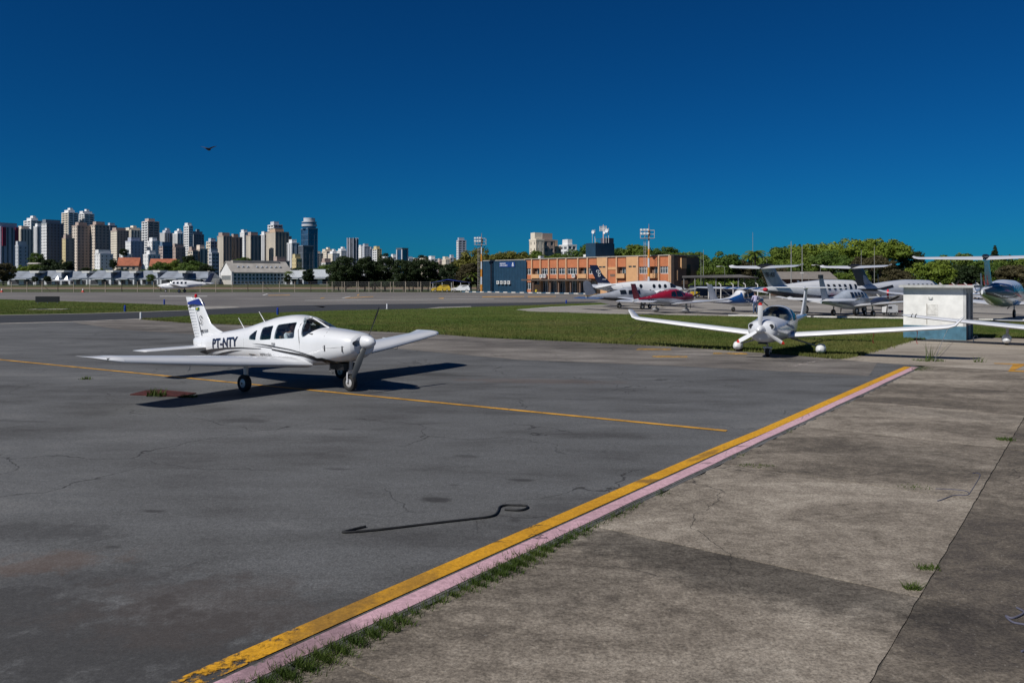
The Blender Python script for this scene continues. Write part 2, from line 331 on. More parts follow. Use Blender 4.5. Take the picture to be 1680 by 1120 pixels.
for i in range(30):      # white and blue painted kerb in front of the terminal
    a = Vector(W(758, 478.6, 175.5)); a.z = 0; b = Vector((26.5, 136, 0)); p = a.lerp(b, i / 44.0); q = a.lerp(b, (i + 1) / 44.0)
    MB().box((p + q) / 2 + Vector((0, 0, .05)), ((q - p).length - .02, .3, .24), math.atan2((q - p).y, (q - p).x)).build('kerb_block', M('white_concrete') if i % 2 else M('blue_kerb_paint', (.03, .10, .17), .7), far_apron)
# pink kerb
m_pink = worn(paving('pink_paint', [(.3, (.40, .25, .28)), (.5, (.54, .34, .385)), (.7, (.58, .38, .42))], crack=(.5, .01), grain=.5, spots=[(*A2(-4.7, 12.5)[:2], .12, .05, .3, .5), (*A2(-4.7, 11)[:2], .1, .05, .3, .5), (*A2(-4.7, 3.6)[:2], .7, .15, .9, .5)]), .25, .33, fade=True)
kr = MB(); bs = [-3 + .25 * i for i in range(int(30.2 / .25) + 1)]
def kk(b): return .02 * math.sin(b * 1.3) + .012 * math.sin(b * 4.1 + 1)
kr.loft([[A2(-4.80, b, -.06), A2(-4.80, b, .004), A2(-4.575 + kk(b) * .5, b, .006), A2(-4.55 + kk(b), b, -.06)] for b in bs])
kerb = struct(kr.build('kerb', M('kerb_asphalt', (.12, .115, .11), .9, var=.35, scale=9, bmp=.4)))
sheet('painted_line', [A2(-4.79, b)[:2] for b in bs] + [A2(-4.605 + kk(b) * .3, b)[:2] for b in bs[::-1]], .011, m_pink, kerb)
# concrete slabs with open joints
m, t, p, o = nt('slab_concrete'); c = ground_coords(t); g = N(t, 'NewGeometry').outputs['Position']
cs = scaled(t, g, (.6, 1.2, 1), rot=math.radians(37))
n1 = noise(t, cs, .55, 8, .68, .8); n2 = noise(t, g, 3.2, 8, .72); n3 = noise(t, g, 34, 4, .8); n5 = noise(t, scaled(t, g, (.8, 1.35, 1), rot=math.radians(37)), 9, 7, .78)
f = math1(t, 'ADD', math1(t, 'ADD', math1(t, 'MULTIPLY', n1, .45), math1(t, 'MULTIPLY', n2, .25)), math1(t, 'MULTIPLY', n5, .3))
at = N(t, 'Attribute', attribute_type='OBJECT', attribute_name='tone')
f = math1(t, 'ADD', f, at.outputs['Fac'])
col = ramp(t, f, [(.38, (.075, .064, .054)), (.455, (.125, .106, .084)), (.51, (.200, .171, .137)), (.57, (.28, .243, .197)), (.65, (.40, .355, .292))])
col = mixc(t, .8, col, ramp(t, n3, [(.34, .42), (.5, 1.0), (.66, 1.6)]), 'MULTIPLY')
vo = N(t, 'TexVoronoi'); vo.inputs['Scale'].default_value = 30; L(t, g, vo.inputs['Vector'])
col = mixc(t, math1(t, 'MULTIPLY', ramp(t, vo.outputs['Distance'], [(.14, 1.), (.26, 0.)]), math1(t, 'MULTIPLY', math1(t, 'GREATER_THAN', noise(t, g, 16, 1), .6), .4)), col, (.38, .36, .32))
wob = math1(t, 'MULTIPLY', math1(t, 'SUBTRACT', n2, .5), 1.4)
band = spotmask(t, g, [(*A2(-3.9, 6.1)[:2], .7, 1.0, UV, .35), (*A2(-2.6, 13.2)[:2], 1.5, 1.1, UV, .3), (*A2(-2.5, 18.0)[:2], 1.9, .5, UV, .35), (*A2(-1.9, 4.6)[:2], .5, .9, UV, .3)], wob)
dp = N(t, 'VectorMath', operation='DOT_PRODUCT'); L(t, g, dp.inputs[0]); dp.inputs[1].default_value = (V2[0], V2[1], 0)
band = math1(t, 'MAXIMUM', math1(t, 'MULTIPLY', spotmask(t, g, [(*A2(-2.9, 7.15)[:2], 2.3, .62, UV, .9)], wob), math1(t, 'LESS_THAN', dp.outputs['Value'], 7.5)), band)
col = mixc(t, band, col, mixc(t, 1.0, col, (.44, .45, .46), 'MULTIPLY'))
k = cracks(t, g, .22, .014, 3.1); col = mixc(t, math1(t, 'MULTIPLY', k, .8), col, (.03, .027, .024))
L(t, col, p.inputs['Base Color']); p.inputs['Roughness'].default_value = .88; p.inputs['Specular IOR Level'].default_value = .25
bump(t, p, math1(t, 'SUBTRACT', math1(t, 'ADD', n3, n5), k), .6, .008)
walk = struct(sheet('concrete_walk', [A2(-4.56, -8)[:2], A2(40, -8)[:2], A2(40, 27.6)[:2], A2(-4.56, 27.6)[:2]], -.014, M('joint_dirt', (.085, .076, .064), .95, var=.3, scale=12)))
joints = [-4.1, -.1, 3.75, 7.5, 11.2, 14.9, 18.75, 22.6, 25.6, 27.6]
tones = {(0, 2): .01, (0, 3): .03, (0, 4): .0, (0, 5): .05, (0, 6): -.02, (0, 7): .03, (1, 2): -.045, (1, 3): -.05, (1, 4): -.02, (1, 5): .0, (1, 6): .03}
strips = [(-4.515, -1.272), (-1.260, 2.2), (2.22, 5.7), (5.72, 9.2), (9.22, 12.7)]
RS = random.Random(3)
for i, (a0, a1) in enumerate(strips):
    for j in range(len(joints) - 1):
        b0, b1 = joints[j] + .008, joints[j + 1] - .008
        def edge(fix, lo, hi, along, amp, ph):   # a slightly ragged edge
            n = max(6, int((hi - lo) / .18)); return [((lo + (hi - lo) * q / n), fix + amp * (math.sin(q * 1.9 + ph) * .6 + RS.uniform(-1, 1) * .7)) for q in range(n + 1)]
        amp = .006; pts = []
        L0 = edge(a0, b0, b1, 1, .035 if i == 0 else amp, i + j); R0 = edge(a1, b0, b1, 1, amp, i)
        pts = [(x, b) for b, x in L0[1:-1]] + [(a0, b1)] + [(a, y) for a, y in edge(b1, a0, a1, 0, amp * .6, 2)[1:-1]] + [(a1, b1)] + [(x, b) for b, x in R0[1:-1][::-1]] + [(a1, b0)] + [(a, y) for a, y in edge(b0, a0, a1, 0, amp * .6, 4)[1:-1][::-1]] + [(a0, b0)]
        zt = RS.uniform(-.004, .005)
        rings = [[A2(a, b, z) for a, b in pts] for z in (-.09, zt)]
        s = MB().loft(rings).build('slab', MT['slab_concrete'], walk); s['tone'] = tones.get((i, j), RS.uniform(-.05, .03)) + (-.02 if i else 0)
# pale pad by the hut
pad = struct(sheet('concrete_pad', [A2(-4.5, 27.63)[:2]] + gp((1440, 595.2), (1377, 589.8), (1400, 584.6), (1440, 573.6), (1487, 560.6), (1520, 556.6), (1606, 553.6), (1680, 555.6), (1900, 566)) + [A2(40, 27.63)[:2]], .006,
    paving('pad_concrete', [(.38, (.19, .162, .13)), (.5, (.30, .262, .215)), (.62, (.38, .335, .28))], crack=(.2, .01), grain=.7, big=.05)))
sheet('painted_line', gp((1630, 596), (1680, 597), (1680, 600), (1660, 609.5), (1654, 609.5), (1662, 598), (1632, 597)), .012, m_yel2, pad)
sheet('painted_line', gp((1658, 608), (1700, 609), (1700, 611), (1652, 609.6)), .0125, m_yel2, pad)

# ------------------------------------------------------------------ grass blades
def blades(name, pts, hmin, hmax, wmin, wmax, mat, label, z=.012, lean=.5):
    n = len(pts); a = NR.uniform(0, 2 * np.pi, n); h = NR.uniform(hmin, hmax, n); w = NR.uniform(wmin, wmax, n) / 2
    la = NR.uniform(0, 2 * np.pi, n); ll = h * NR.uniform(0, lean, n)
    V = np.zeros((n, 3, 3)); V[:, :, 0] = pts[:, :1]; V[:, :, 1] = pts[:, 1:2]; V[:, :, 2] = z - .01
    V[:, 0, 0] -= np.cos(a) * w; V[:, 0, 1] -= np.sin(a) * w; V[:, 1, 0] += np.cos(a) * w; V[:, 1, 1] += np.sin(a) * w
    V[:, 2, 0] += np.cos(la) * ll; V[:, 2, 1] += np.sin(la) * ll; V[:, 2, 2] += h
    me = bpy.data.meshes.new(name); me.vertices.add(n * 3); me.vertices.foreach_set('co', V.reshape(-1))
    me.loops.add(n * 3); me.loops.foreach_set('vertex_index', np.arange(n * 3, dtype=np.int32))
    me.polygons.add(n); me.polygons.foreach_set('loop_start', np.arange(0, n * 3, 3, dtype=np.int32))
    try: me.polygons.foreach_set('loop_total', np.full(n, 3, dtype=np.int32))
    except Exception: pass
    me.update(calc_edges=True); o = place(name, me, mat); return tag(o, label, 'grass', kind='stuff')
def scatter(poly, n, y0, y1, power=1.0, patch=None):
    P = np.array(poly); out = []
    u = NR.uniform(0, 1, n * 4); y = (y0 ** -power + u * (y1 ** -power - y0 ** -power)) ** (-1 / power)
    s = NR.uniform(-.75, .75, n * 4); x = s * y
    k = inpoly(x, y, poly); x, y = x[k], y[k]
    if patch is not None: q = patch(x, y); x, y = x[q], y[q]
    return np.stack([x, y], 1)[:n]
m_blade = leafmat('grass_blade', (.05, .095, .012), (.185, .175, .055), .16)
def tufty(x, y):
    v = np.sin(x * .9 + y * 1.7) + np.sin(x * .37 - y * 1.1 + 1) + np.sin(x * 2.3 + y * .6 + 2) * .6; return v + NR.uniform(-2.2, 2.2, len(x)) > -1.1
blades('grass', scatter(LAWN1, 300000, 25, 100, 1.5, tufty), .03, .11, .012, .034, m_blade, 'mown green grass strip between the apron and the taxiway')
blades('grass', scatter(LAWN2, 60000, 62, 110, 1.0), .03, .10, .03, .07, m_blade, 'triangle of mown grass beyond the dark taxiway')
# ragged fringe where the lawn meets the asphalt
fr = []
low = [(235, 524), (300, 529), (400, 533), (540, 540), (720, 548), (800, 554), (920, 559), (1000, 563), (1100, 568), (1180, 573), (1310, 583), (1375, 588.5), (1400, 584.5), (1440, 573.5), (1487, 560.5)]
for (a, b) in zip(low[:-1], low[1:]):
    p, q = np.array(G(*a)[:2]), np.array(G(*b)[:2]); n = int(np.linalg.norm(q - p) * 170); tt = NR.uniform(0, 1, n)
    fr.append(p + (q - p) * tt[:, None] + NR.normal(0, .10, (n, 2)))
blades('grass', np.concatenate(fr), .05, .16, .02, .05, m_blade, 'ragged grass fringe along the edge of the weathered asphalt')
# weeds in the gutter between the pink kerb and the concrete
m_weed = leafmat('weed', (.035, .07, .010), (.085, .12, .022), 2.0)
wp = []
for b0, b1, dens, sd in ((2.9, 4.55, 2200, .065), (3.3, 3.9, 1500, .09), (4.55, 5.3, 700, .04), (5.3, 6.6, 1900, .06), (5.7, 6.2, 1600, .09), (6.6, 7.3, 900, .045), (7.3, 8.6, 260, .03), (9.0, 9.2, 300, .03), (11.6, 12.0, 160, .03), (14, 14.3, 120, .03), (26, 27.3, 400, .15), (18, 18.3, 100, .03)):
    n = int((b1 - b0) * dens); b = NR.uniform(b0, b1, n); b += .05 * np.sin(b * 40); a = -4.49 + NR.normal(0, sd, n)
    wp.append(np.stack([U2[0] * a + V2[0] * b, U2[1] * a + V2[1] * b], 1))
blades('weeds', np.concatenate(wp), .025, .105, .006, .015, m_weed, 'green weeds growing in the gutter beside the pink kerb', -.02, 1.1)
# ------------------------------------------------------------------ aircraft building blocks (x forward, y to port, z up)
def hermite(X, Y, x):
    X = np.asarray(X, float); Y = np.asarray(Y, float); d = np.diff(Y) / np.diff(X); m = np.zeros(len(X))
    m[1:-1] = np.where(d[:-1] * d[1:] > 0, 2 * d[:-1] * d[1:] / (d[:-1] + d[1:] + 1e-12), 0); m[0] = d[0]; m[-1] = d[-1]
    i = int(np.clip(np.searchsorted(X, x) - 1, 0, len(X) - 2)); h = X[i + 1] - X[i]; t = min(max((x - X[i]) / h, 0), 1)
    return (2 * t ** 3 - 3 * t ** 2 + 1) * Y[i] + (t ** 3 - 2 * t ** 2 + t) * h * m[i] + (-2 * t ** 3 + 3 * t ** 2) * Y[i + 1] + (t ** 3 - t ** 2) * h * m[i + 1]
class Hull:
    """lofted body: rows of (x, top, bottom, half width, height of widest line, upper exponent, lower exponent)"""
    def __init__(s, rows): rows = sorted(rows); s.X = [r[0] for r in rows]; s.C = [[r[k] for r in rows] for k in range(1, 7)]
    def at(s, x): return [hermite(s.X, c, x) for c in s.C]
    def ring(s, x, n=40, inset=0.0, floor=0.0):
        zt, zb, w, zc, eu, el = s.at(x); zt -= inset; w -= inset; zb += inset + floor; zc = max(zc, zb + .01); r = []
        for k in range(n):
            t = 2 * math.pi * k / n; c, q = math.cos(t), math.sin(t); e = eu if q > 0 else el
            r.append((x, w * math.copysign(abs(c) ** (2 / e), c), zc + (zt - zc if q > 0 else zc - zb) * math.copysign(abs(q) ** (2 / e), q)))
        return r
    def mb(s, nx=60, n=40, x0=None, x1=None, inset=0.0, floor=0.0):
        x0 = s.X[0] if x0 is None else x0; x1 = s.X[-1] if x1 is None else x1
        xs = sorted(set([x0 + (x1 - x0) * i / nx for i in range(nx + 1)] + [x for x in s.X if x0 <= x <= x1]))
        return MB().loft([s.ring(x, n, inset, floor) for x in xs])
    def sy(s, x, z):
        zt, zb, w, zc, eu, el = s.at(x)
        a, e = ((z - zc) / max(zt - zc, 1e-4), eu) if z > zc else ((zc - z) / max(zc - zb, 1e-4), el)
        return w * max(0.0, 1 - min(1, max(0, a)) ** e) ** (1 / e)
    def conform(s, vs, fs, side, off=.004):
        o = []
        for x, z in vs:
            zt, zb = s.at(x)[:2]; z = min(max(z, zb + .002), zt - .0005); y = s.sy(x, z)
            e = .01; nz = -(s.sy(x, z + e) - s.sy(x, z - e)) / (2 * e); nx = -(s.sy(x + e, z) - s.sy(x - e, z)) / (2 * e)
            nz = max(-8, min(8, nz)); nx = max(-3, min(3, nx)); l = math.sqrt(1 + nz * nz + nx * nx)
            o.append((x + off * nx / l, side * (y + off / l), z + off * nz / l))
        return MB().add(o, fs)
def patch(poly, step=.1):
    bm = bmesh.new(); f = bm.faces.new([bm.verts.new((x, z, 0)) for x, z in poly]); bmesh.ops.triangulate(bm, faces=[f])
    for _ in range(6):
        ed = [e for e in bm.edges if e.calc_length() > step]
        if not ed: break
        bmesh.ops.subdivide_edges(bm, edges=ed, cuts=1); bmesh.ops.triangulate(bm, faces=bm.faces[:])
    bm.verts.index_update(); r = [(v.co.x, v.co.y) for v in bm.verts], [tuple(v.index for v in f.verts) for f in bm.faces]; bm.free(); return r
def rounded(poly, r=.04, n=4):
    out = []; N_ = len(poly)
    for i in range(N_):
        p, a, b = Vector(poly[i]), Vector(poly[i - 1]), Vector(poly[(i + 1) % N_]); da, db = (a - p), (b - p)
        k = min(r, da.length * .45, db.length * .45); s, e = p + da.normalized() * k, p + db.normalized() * k
        for q in range(n + 1):
            t = q / n; out.append(tuple(s * (1 - t) ** 2 + p * 2 * t * (1 - t) + e * t * t))
    return out
def grow(poly, d):
    c = Vector((sum(p[0] for p in poly) / len(poly), sum(p[1] for p in poly) / len(poly)))
    return [tuple(Vector(p) + (Vector(p) - c).normalized() * d) for p in poly]
AF = [(1, 0), (.85, .028), (.65, .058), (.45, .078), (.3, .082), (.18, .074), (.09, .058), (.035, .038), (.01, .02), (0, 0), (.01, -.014), (.035, -.024), (.09, -.033), (.18, -.04), (.3, -.043), (.45, -.04), (.65, -.03), (.85, -.014)]
def wing(secs, side=1, thick=1.0, droop=0.0):
    """secs: (y, leading edge x, chord, z of chord line, thickness factor, tilt)"""
    rings = []
    for y, xl, ch, z, tk, tilt in secs:
        r = []
        for c, h in AF:
            h *= ch * tk * thick; r.append((xl - c * ch, side * (y - h * math.sin(tilt)), z + h * math.cos(tilt) - c * ch * droop))
        rings.append(r)
    return MB().loft(rings)
def vfin(secs):
    """upright surface: (z, leading edge x, trailing edge x, thickness)"""
    rings = []
    for z, xl, xt, th in secs:
        ch = xl - xt; rings.append([(xl - c * ch, th * math.copysign(min(1, abs(h) / .062), h) * (1 if c < .9 else .4) / 2, z) for c, h in AF])
    return MB().loft(rings)
def wheel(root, x, y, r, w=.15, z=None, mt=None):
    z = r if z is None else z
    pr = [(r * .5, -w / 2 * .7), (r * .72, -w / 2), (r * .93, -w / 2 * .8), (r, -w / 2 * .3), (r, w / 2 * .3), (r * .93, w / 2 * .8), (r * .72, w / 2), (r * .5, w / 2 * .7)]
    o = MB().lathe(pr, (x, y, z), 'y', 20).build('wheel', M('tyre_rubber', (.018, .018, .018), .8, var=.3), root, 40)
    MB().lathe([(r * .15, -w / 2 * .95), (r * .5, -w / 2 * .72), (r * .5, w / 2 * .72), (r * .15, w / 2 * .95)], (x, y, z), 'y', 16).build('rim', mt or M('rim_metal', (.55, .55, .55), .4, .3), o, 30)
    MB().lathe([(r * .13, -w / 2 * 1.02), (r * .13, w / 2 * 1.02)], (x, y, z), 'y', 8).build('hub', M('dark_metal', (.05, .05, .05), .5, .5), o)
    return o
def pant(root, x, y, r, mat, ln=.95, wd=.24):
    h = Hull([(x - ln * .62, r * 1.25, r * 1.15, .01, r * 1.2, 2, 2), (x - ln * .3, r * 1.75, r * .62, wd * .42, r * 1.15, 2.2, 2.2), (x, r * 2.2, r * .42, wd * .6, r * 1.15, 2.3, 2.6), (x + ln * .22, r * 2.0, r * .45, wd * .52, r * 1.1, 2.2, 2.4), (x + ln * .38, r * 1.25, r * .95, .02, r * 1.1, 2, 2)])
    mb = h.mb(18, 18); mb.v = [(a, b + y, c) for a, b, c in mb.v]; o = mb.build('wheel_fairing', mat, root, 50); wheel(root, x, y, r, wd * .5); return o
def prop(root, hub, nb, rad, mat, spin=0.0, spinner=(.16, .42), smat=None, tip=None, chord=.15, pitch=.45):
    x, y, z = hub; pr = []
    for i in range(9):
        t = i / 8; pr.append((spinner[0] * math.sqrt(max(0, 1 - t ** 2.0)) + .002, x - .02 + spinner[1] * t))
    s = MB().lathe([(spinner[0] * .9, x - .06)] + pr, (0, y, z), 'x', 24).build('propeller', smat or mat, root, 40)
    def bl(a0, a1, nm, m_):
        for k in range(nb):
            a = spin + 2 * math.pi * k / nb; ca, sa = math.cos(a), math.sin(a); rings = []
            for i in range(8):
                q = a0 + (a1 - a0) * i / 7; rr = rad * q; ch = chord * (.55 + 1.3 * q - 1.25 * q ** 3) ; tw = pitch + .5 * (1 - q); r = []
                if q > .97: ch *= .6
                for c, h in ((-.5, 0), (-.2, .09), (.2, .08), (.5, 0), (.2, -.03), (-.2, -.04)):
                    u_, v_ = c * ch, h * ch; tx = u_ * math.sin(tw) + v_ * math.cos(tw); tt = u_ * math.cos(tw) - v_ * math.sin(tw)
                    r.append((x + tx + .05, y + rr * ca - tt * sa, z + rr * sa + tt * ca))
                rings.append(r)
            MB().loft(rings).build(nm, m_, s, 40)
    bl(.1, .9 if tip else 1.0, 'blade', mat)
    if tip: bl(.9, 1.0, 'blade_tip', tip)
    return s
def decal_text(hull, root, s, x, z, size, side, mat, sx=.8, bold=.0, name='lettering', slope=0.0, off=.013):
    """letters on the side of the body; x is where the text starts when read from that side"""
    vs, fs = text_mesh(s, size, bold, sx); sg = 1 if side < 0 else -1
    bm = bmesh.new(); q = [bm.verts.new((a, b, 0)) for a, b in vs]; [bm.faces.new([q[i] for i in f]) for f in fs]; bmesh.ops.triangulate(bm, faces=bm.faces[:]); bmesh.ops.subdivide_edges(bm, edges=[e for e in bm.edges if e.calc_length() > size * .3], cuts=1); bmesh.ops.triangulate(bm, faces=bm.faces[:]); bm.verts.index_update()
    vs = [(v.co.x, v.co.y) for v in bm.verts]; fs = [tuple(v.index for v in f.verts) for f in bm.faces]; bm.free()
    return hull.conform([(x + sg * a, z + b + slope * a) for a, b in vs], fs, side, off).build(name, mat, root)
def flat_text(s, size, mat, name, parent, origin, ux, uz, sx=1.0, bold=0.0):
    vs, fs = text_mesh(s, size, bold, sx); o, a, b = Vector(origin), Vector(ux), Vector(uz)
    return MB().add([o + a * x + b * y for x, y in vs], fs).build(name, mat, parent)
def open_hull(hull, windows, cav, mat, nx=110, n=72, extra=()):
    """body with a hollow cabin and real window openings"""
    o = hull.mb(nx, n).build('fuselage', mat)
    cut = [hull.mb(24, 36, cav[0], cav[1], .035, cav[2]).build('cut')]
    for w in windows:
        y0, y1 = (-2, 2); cut.append(MB().loft([[(x, y0, z) for x, z in w], [(x, y1, z) for x, z in w]]).build('cut'))
    cut += [c.build('cut') for c in extra]
    for c in cut:
        md = o.modifiers.new('b', 'BOOLEAN'); md.operation = 'DIFFERENCE'; md.solver = 'EXACT'; md.object = c
    me = evaluated(o)
    for c in cut: bpy.data.objects.remove(c)
    bpy.data.objects.remove(o); return me
WHITE = M('aircraft_white', (.71, .72, .735), .28, var=.03, scale=1.5, coat=.5)
WHITE2 = M('aircraft_pale_grey', (.55, .57, .61), .3, var=.04, scale=1.5, coat=.4)
BLACK = M('black_paint', (.015, .015, .017), .4, var=.1)
DKGREY = M('dark_grey_paint', (.045, .045, .05), .45)
NAVY = M('navy_paint', (.012, .018, .05), .35, coat=.3)
RED = M('red_paint', (.50, .02, .03), .35, coat=.3)
CLOTH = M('red_cover_cloth', (.55, .02, .04), .85)
DGLASS = M('tinted_window', (.012, .016, .022), .06, var=.2, spec=.8)
METAL = M('gear_metal', (.42, .42, .42), .45, .6)
CLEAR = glass('cabin_glass'); SEAL = M('window_seal', (.03, .03, .03), .6)
def windowset(hull, root, polys, mat, frame=True, name='window', off=.003):
    for p in polys:
        for sd in (-1, 1):
            o = hull.conform(*patch(grow(p, .012), .12), sd, off).build(name, mat, root, 60)
def skin_body(name, J, E, mats, pick, sub=2):
    """one continuous figure grown round a skeleton: J = {joint: ((x,y,z), rx, ry)}"""
    ks = list(J); me = bpy.data.meshes.new(name); me.from_pydata([J[k][0] for k in ks], [(ks.index(a), ks.index(b)) for a, b in E], [])
    o = bpy.data.objects.new(name, me); SC.collection.objects.link(o)
    o.modifiers.new('s', 'SKIN'); s = o.modifiers.new('d', 'SUBSURF'); s.levels = sub; s.render_levels = sub
    for i, k in enumerate(ks): me.skin_vertices[0].data[i].radius = J[k][1:3]; me.skin_vertices[0].data[i].use_root = (i == 0)
    out = evaluated(o); bpy.data.objects.remove(o); out.materials.clear()
    for m_ in mats: out.materials.append(m_)
    for p in out.polygons: p.material_index = pick(p.center); p.use_smooth = True
    return out
SKIN = M('skin', (.36, .20, .13), .55); HAIR = M('dark_hair', (.02, .014, .01), .7)
def head(parent, x, y, z, yaw=0.0, k=1.0):
    """a head with brow, nose, mouth, ears and hair; faces +x"""
    h = Hull([(-.095, .03, -.03, .02, 0, 2, 2), (-.08, .075, -.06, .055, 0.01, 2, 2), (-.03, .115, -.085, .075, .015, 2.1, 2.1), (.03, .112, -.115, .075, .01, 2.1, 2.2), (.07, .085, -.12, .058, 0, 2.1, 2.2), (.09, .045, -.105, .035, -.02, 2, 2)])
    mm = Matrix.Translation((x, y, z)) @ Matrix.Rotation(yaw, 4, 'Z') @ Matrix.Scale(k, 4)
    mb = h.mb(16, 16); mb.loft([[(.085, -.014, -.045), (.085, .014, -.045), (.085, .008, .01), (.085, -.008, .01)], [(.115, -.006, -.04), (.115, .006, -.04), (.097, .004, .0), (.097, -.004, .0)]])
    for sd in (-1, 1): mb.loft([[(-.01, sd * .07, -.03), (.012, sd * .07, -.02), (.012, sd * .07, .03), (-.015, sd * .07, .03)], [(-.018, sd * .092, -.022), (-.002, sd * .088, -.018), (-.002, sd * .09, .026), (-.022, sd * .094, .026)]])
    o = mb.xform(mm).build('head', SKIN, parent, 60)
    for sd in (-1, 1): MB().box((.086, sd * .03, .012), (.012, .026, .012)).xform(mm).build('eye', BLACK, o)
    MB().box((.09, 0, -.072), (.012, .045, .009)).xform(mm).build('mouth', M('lips', (.28, .10, .08), .6), o)
    hh = Hull([(-.108, .05, -.05, .03, 0, 2, 2), (-.09, .09, -.075, .068, 0.01, 2, 2), (-.03, .13, -.05, .088, .02, 2, 2), (.03, .13, .035, .088, .05, 2, 2), (.078, .105, .06, .06, .08, 2, 2)])
    hh.mb(12, 16).xform(mm).build('hair', HAIR, o, 60); return o
# ------------------------------------------------------------------ the white trainer on the apron
PX, PY, PH = -5.6, 20.38, math.radians(-35.3)
def pix_local(u, v, hull=None, yp=0.0, side=-1, pose=None):
    """point of the photograph -> (x, z) on the aircraft's flank"""
    px, py, hd = pose or (PX, PY, PH); f = (math.cos(hd), math.sin(hd)); s = (-f[1], f[0]); d = ((u - 840) / F, 1.0)
    for _ in range(6 if hull else 1):
        t = (yp + px * s[0] + py * s[1]) / (d[0] * s[0] + d[1] * s[1]); q = (t * d[0] - px, t * d[1] - py)
        x, z = q[0] * f[0] + q[1] * f[1], H - (v - YH) * t / F
        if hull:
            zt, zb = hull.at(x)[:2]; yp = side * hull.sy(x, min(max(z, zb + .01), zt - .01))
    return x, z
PH_ = Hull([(2.50, 1.365, .92, .33, 1.14, 2.3, 2.3), (2.44, 1.41, .86, .40, 1.14, 2.4, 2.4), (2.28, 1.44, .79, .46, 1.13, 2.6, 2.5), (1.65, 1.50, .65, .54, 1.12, 2.8, 2.8), (1.27, 1.525, .60, .56, 1.10, 2.7, 3.0), (.95, 1.645, .58, .575, 1.08, 2.5, 3.2),
    (.55, 1.775, .57, .58, 1.08, 2.5, 3.4), (.15, 1.815, .57, .58, 1.08, 2.6, 3.4), (-.4, 1.765, .58, .57, 1.08, 2.6, 3.3), (-1.0, 1.64, .57, .53, 1.06, 2.5, 3.0), (-1.9, 1.43, .545, .42, 1.02, 2.4, 2.7), (-3.0, 1.26, .545, .29, .95, 2.3, 2.5), (-3.9, 1.13, .59, .19, .90, 2.2, 2.4), (-4.3, 1.07, .67, .12, .90, 2, 2.2), (-4.5, 1.02, .78, .05, .91, 2, 2), (-4.55, .98, .85, .02, .915, 2, 2)])
piper = thing('light_aircraft', (PX, PY, 0), PH, 'white low-wing single-engine trainer with PT-NTY on its flank, on the dark asphalt', 'airplane')
def pp(pts, hull=PH_): return [pix_local(u, v, hull) for u, v in pts]
z5 = lambda pts: [(380 + a / 9.333, 500 + b / 9.333) for a, b in pts]
z6 = lambda pts: [(520 + a / 7, 500 + b / 7) for a, b in pts]
z8 = lambda pts: [(280 + a / 8.29, 475 + b / 8.29) for a, b in pts]
wq = rounded([(-1.27, 1.15), (-.96, 1.15), (-.95, 1.40), (-1.05, 1.37), (-1.27, 1.24)], .03)
w2 = rounded([(-.76, 1.16), (-.29, 1.20), (-.27, 1.545), (-.71, 1.475)], .05)
w1 = rounded([(-.15, 1.21), (.62, 1.27), (.545, 1.655), (-.10, 1.57)], .06)
wsd = rounded([(.92, 1.30), (.86, 1.36), (.80, 1.52), (.745, 1.63), (.62, 1.72), (.50, 1.86), (1.25, 1.60), (1.22, 1.50), (1.10, 1.40), (1.0, 1.33)], .02, 2)
inlet = [MB().lathe([(.075, 2.2), (.085, 2.7)], (0, sd * .25, 1.2), 'x', 16) for sd in (-1, 1)]
for mb_, sd in zip(inlet, (-1, 1)): mb_.v = [(x, sd * .25 + (y - sd * .25) * 1.35, 1.2 + (z - 1.2) * .9) for x, y, z in mb_.v]
place('fuselage', open_hull(PH_, [wq, w2, w1, wsd], (-1.35, 1.22, .16), WHITE, extra=inlet), WHITE, piper, 32)
for sd in (-1, 1): MB().lathe([(.01, 2.215), (.115, 2.216)], (0, sd * .25, 1.2), 'x', 12).build('intake', BLACK, piper)  # black discs paint the darkness inside the intake holes
windowset(PH_, piper, [wq, w2, w1], CLEAR)
wg = [p for p in wsd]; wg = [(x, min(z, PH_.at(x)[0] - .003)) for x, z in wg]
for sd in (-1, 1): PH_.conform(*patch(wg, .09), sd, .002).build('windshield', CLEAR, piper, 60)
MB().tube([(x, 0, PH_.at(x)[0] - .005) for x in (1.27, 1.15, 1.0, .85, .7, .55)], .022, 6).build('windshield_post', WHITE, piper, 40)
def stripe(pts, mat=BLACK, name='stripe', hull=PH_, root=piper, sides=(-1, 1), off=.012):
    for sd in sides: hull.conform(*patch(pts, .1), sd, off).build(name, mat, root)
stripe(pp(z5([(310, 590), (480, 600), (620, 618), (620, 642), (480, 614)])), DKGREY); stripe(pp(z5([(320, 628), (480, 635), (620, 655), (620, 668), (480, 645)])), DKGREY)
stripe(pp(z5([(620, 625), (900, 678), (1100, 733), (1280, 790), (1280, 799), (1100, 745), (900, 693), (620, 643)])), BLACK)
stripe(pp(z5([(620, 670), (830, 708), (1090, 750), (1240, 788), (1315, 812)]) + z6([(60, 605), (180, 640), (250, 650), (330, 655), (330, 700), (280, 702), (180, 678), (60, 642)]) + z5([(1315, 856), (1240, 829), (1090, 787), (830, 738), (620, 690)])), BLACK)
stripe(pp(z8([(358, 852), (420, 832), (560, 803), (750, 785), (960, 783), (1230, 800), (1230, 806), (960, 798), (750, 808), (600, 836), (480, 884), (400, 880)])), DKGREY)
stripe(pp(z8([(610, 884), (700, 855), (830, 828), (990, 820), (860, 840), (770, 862), (690, 884)])), DKGREY)
xa, za = pix_local(349, 570, PH_); xb, zb_ = pix_local(390, 567, PH_); tv, _ = text_mesh('PT-NTY', .34, .012, .62); ln = max(a for a, b in tv)
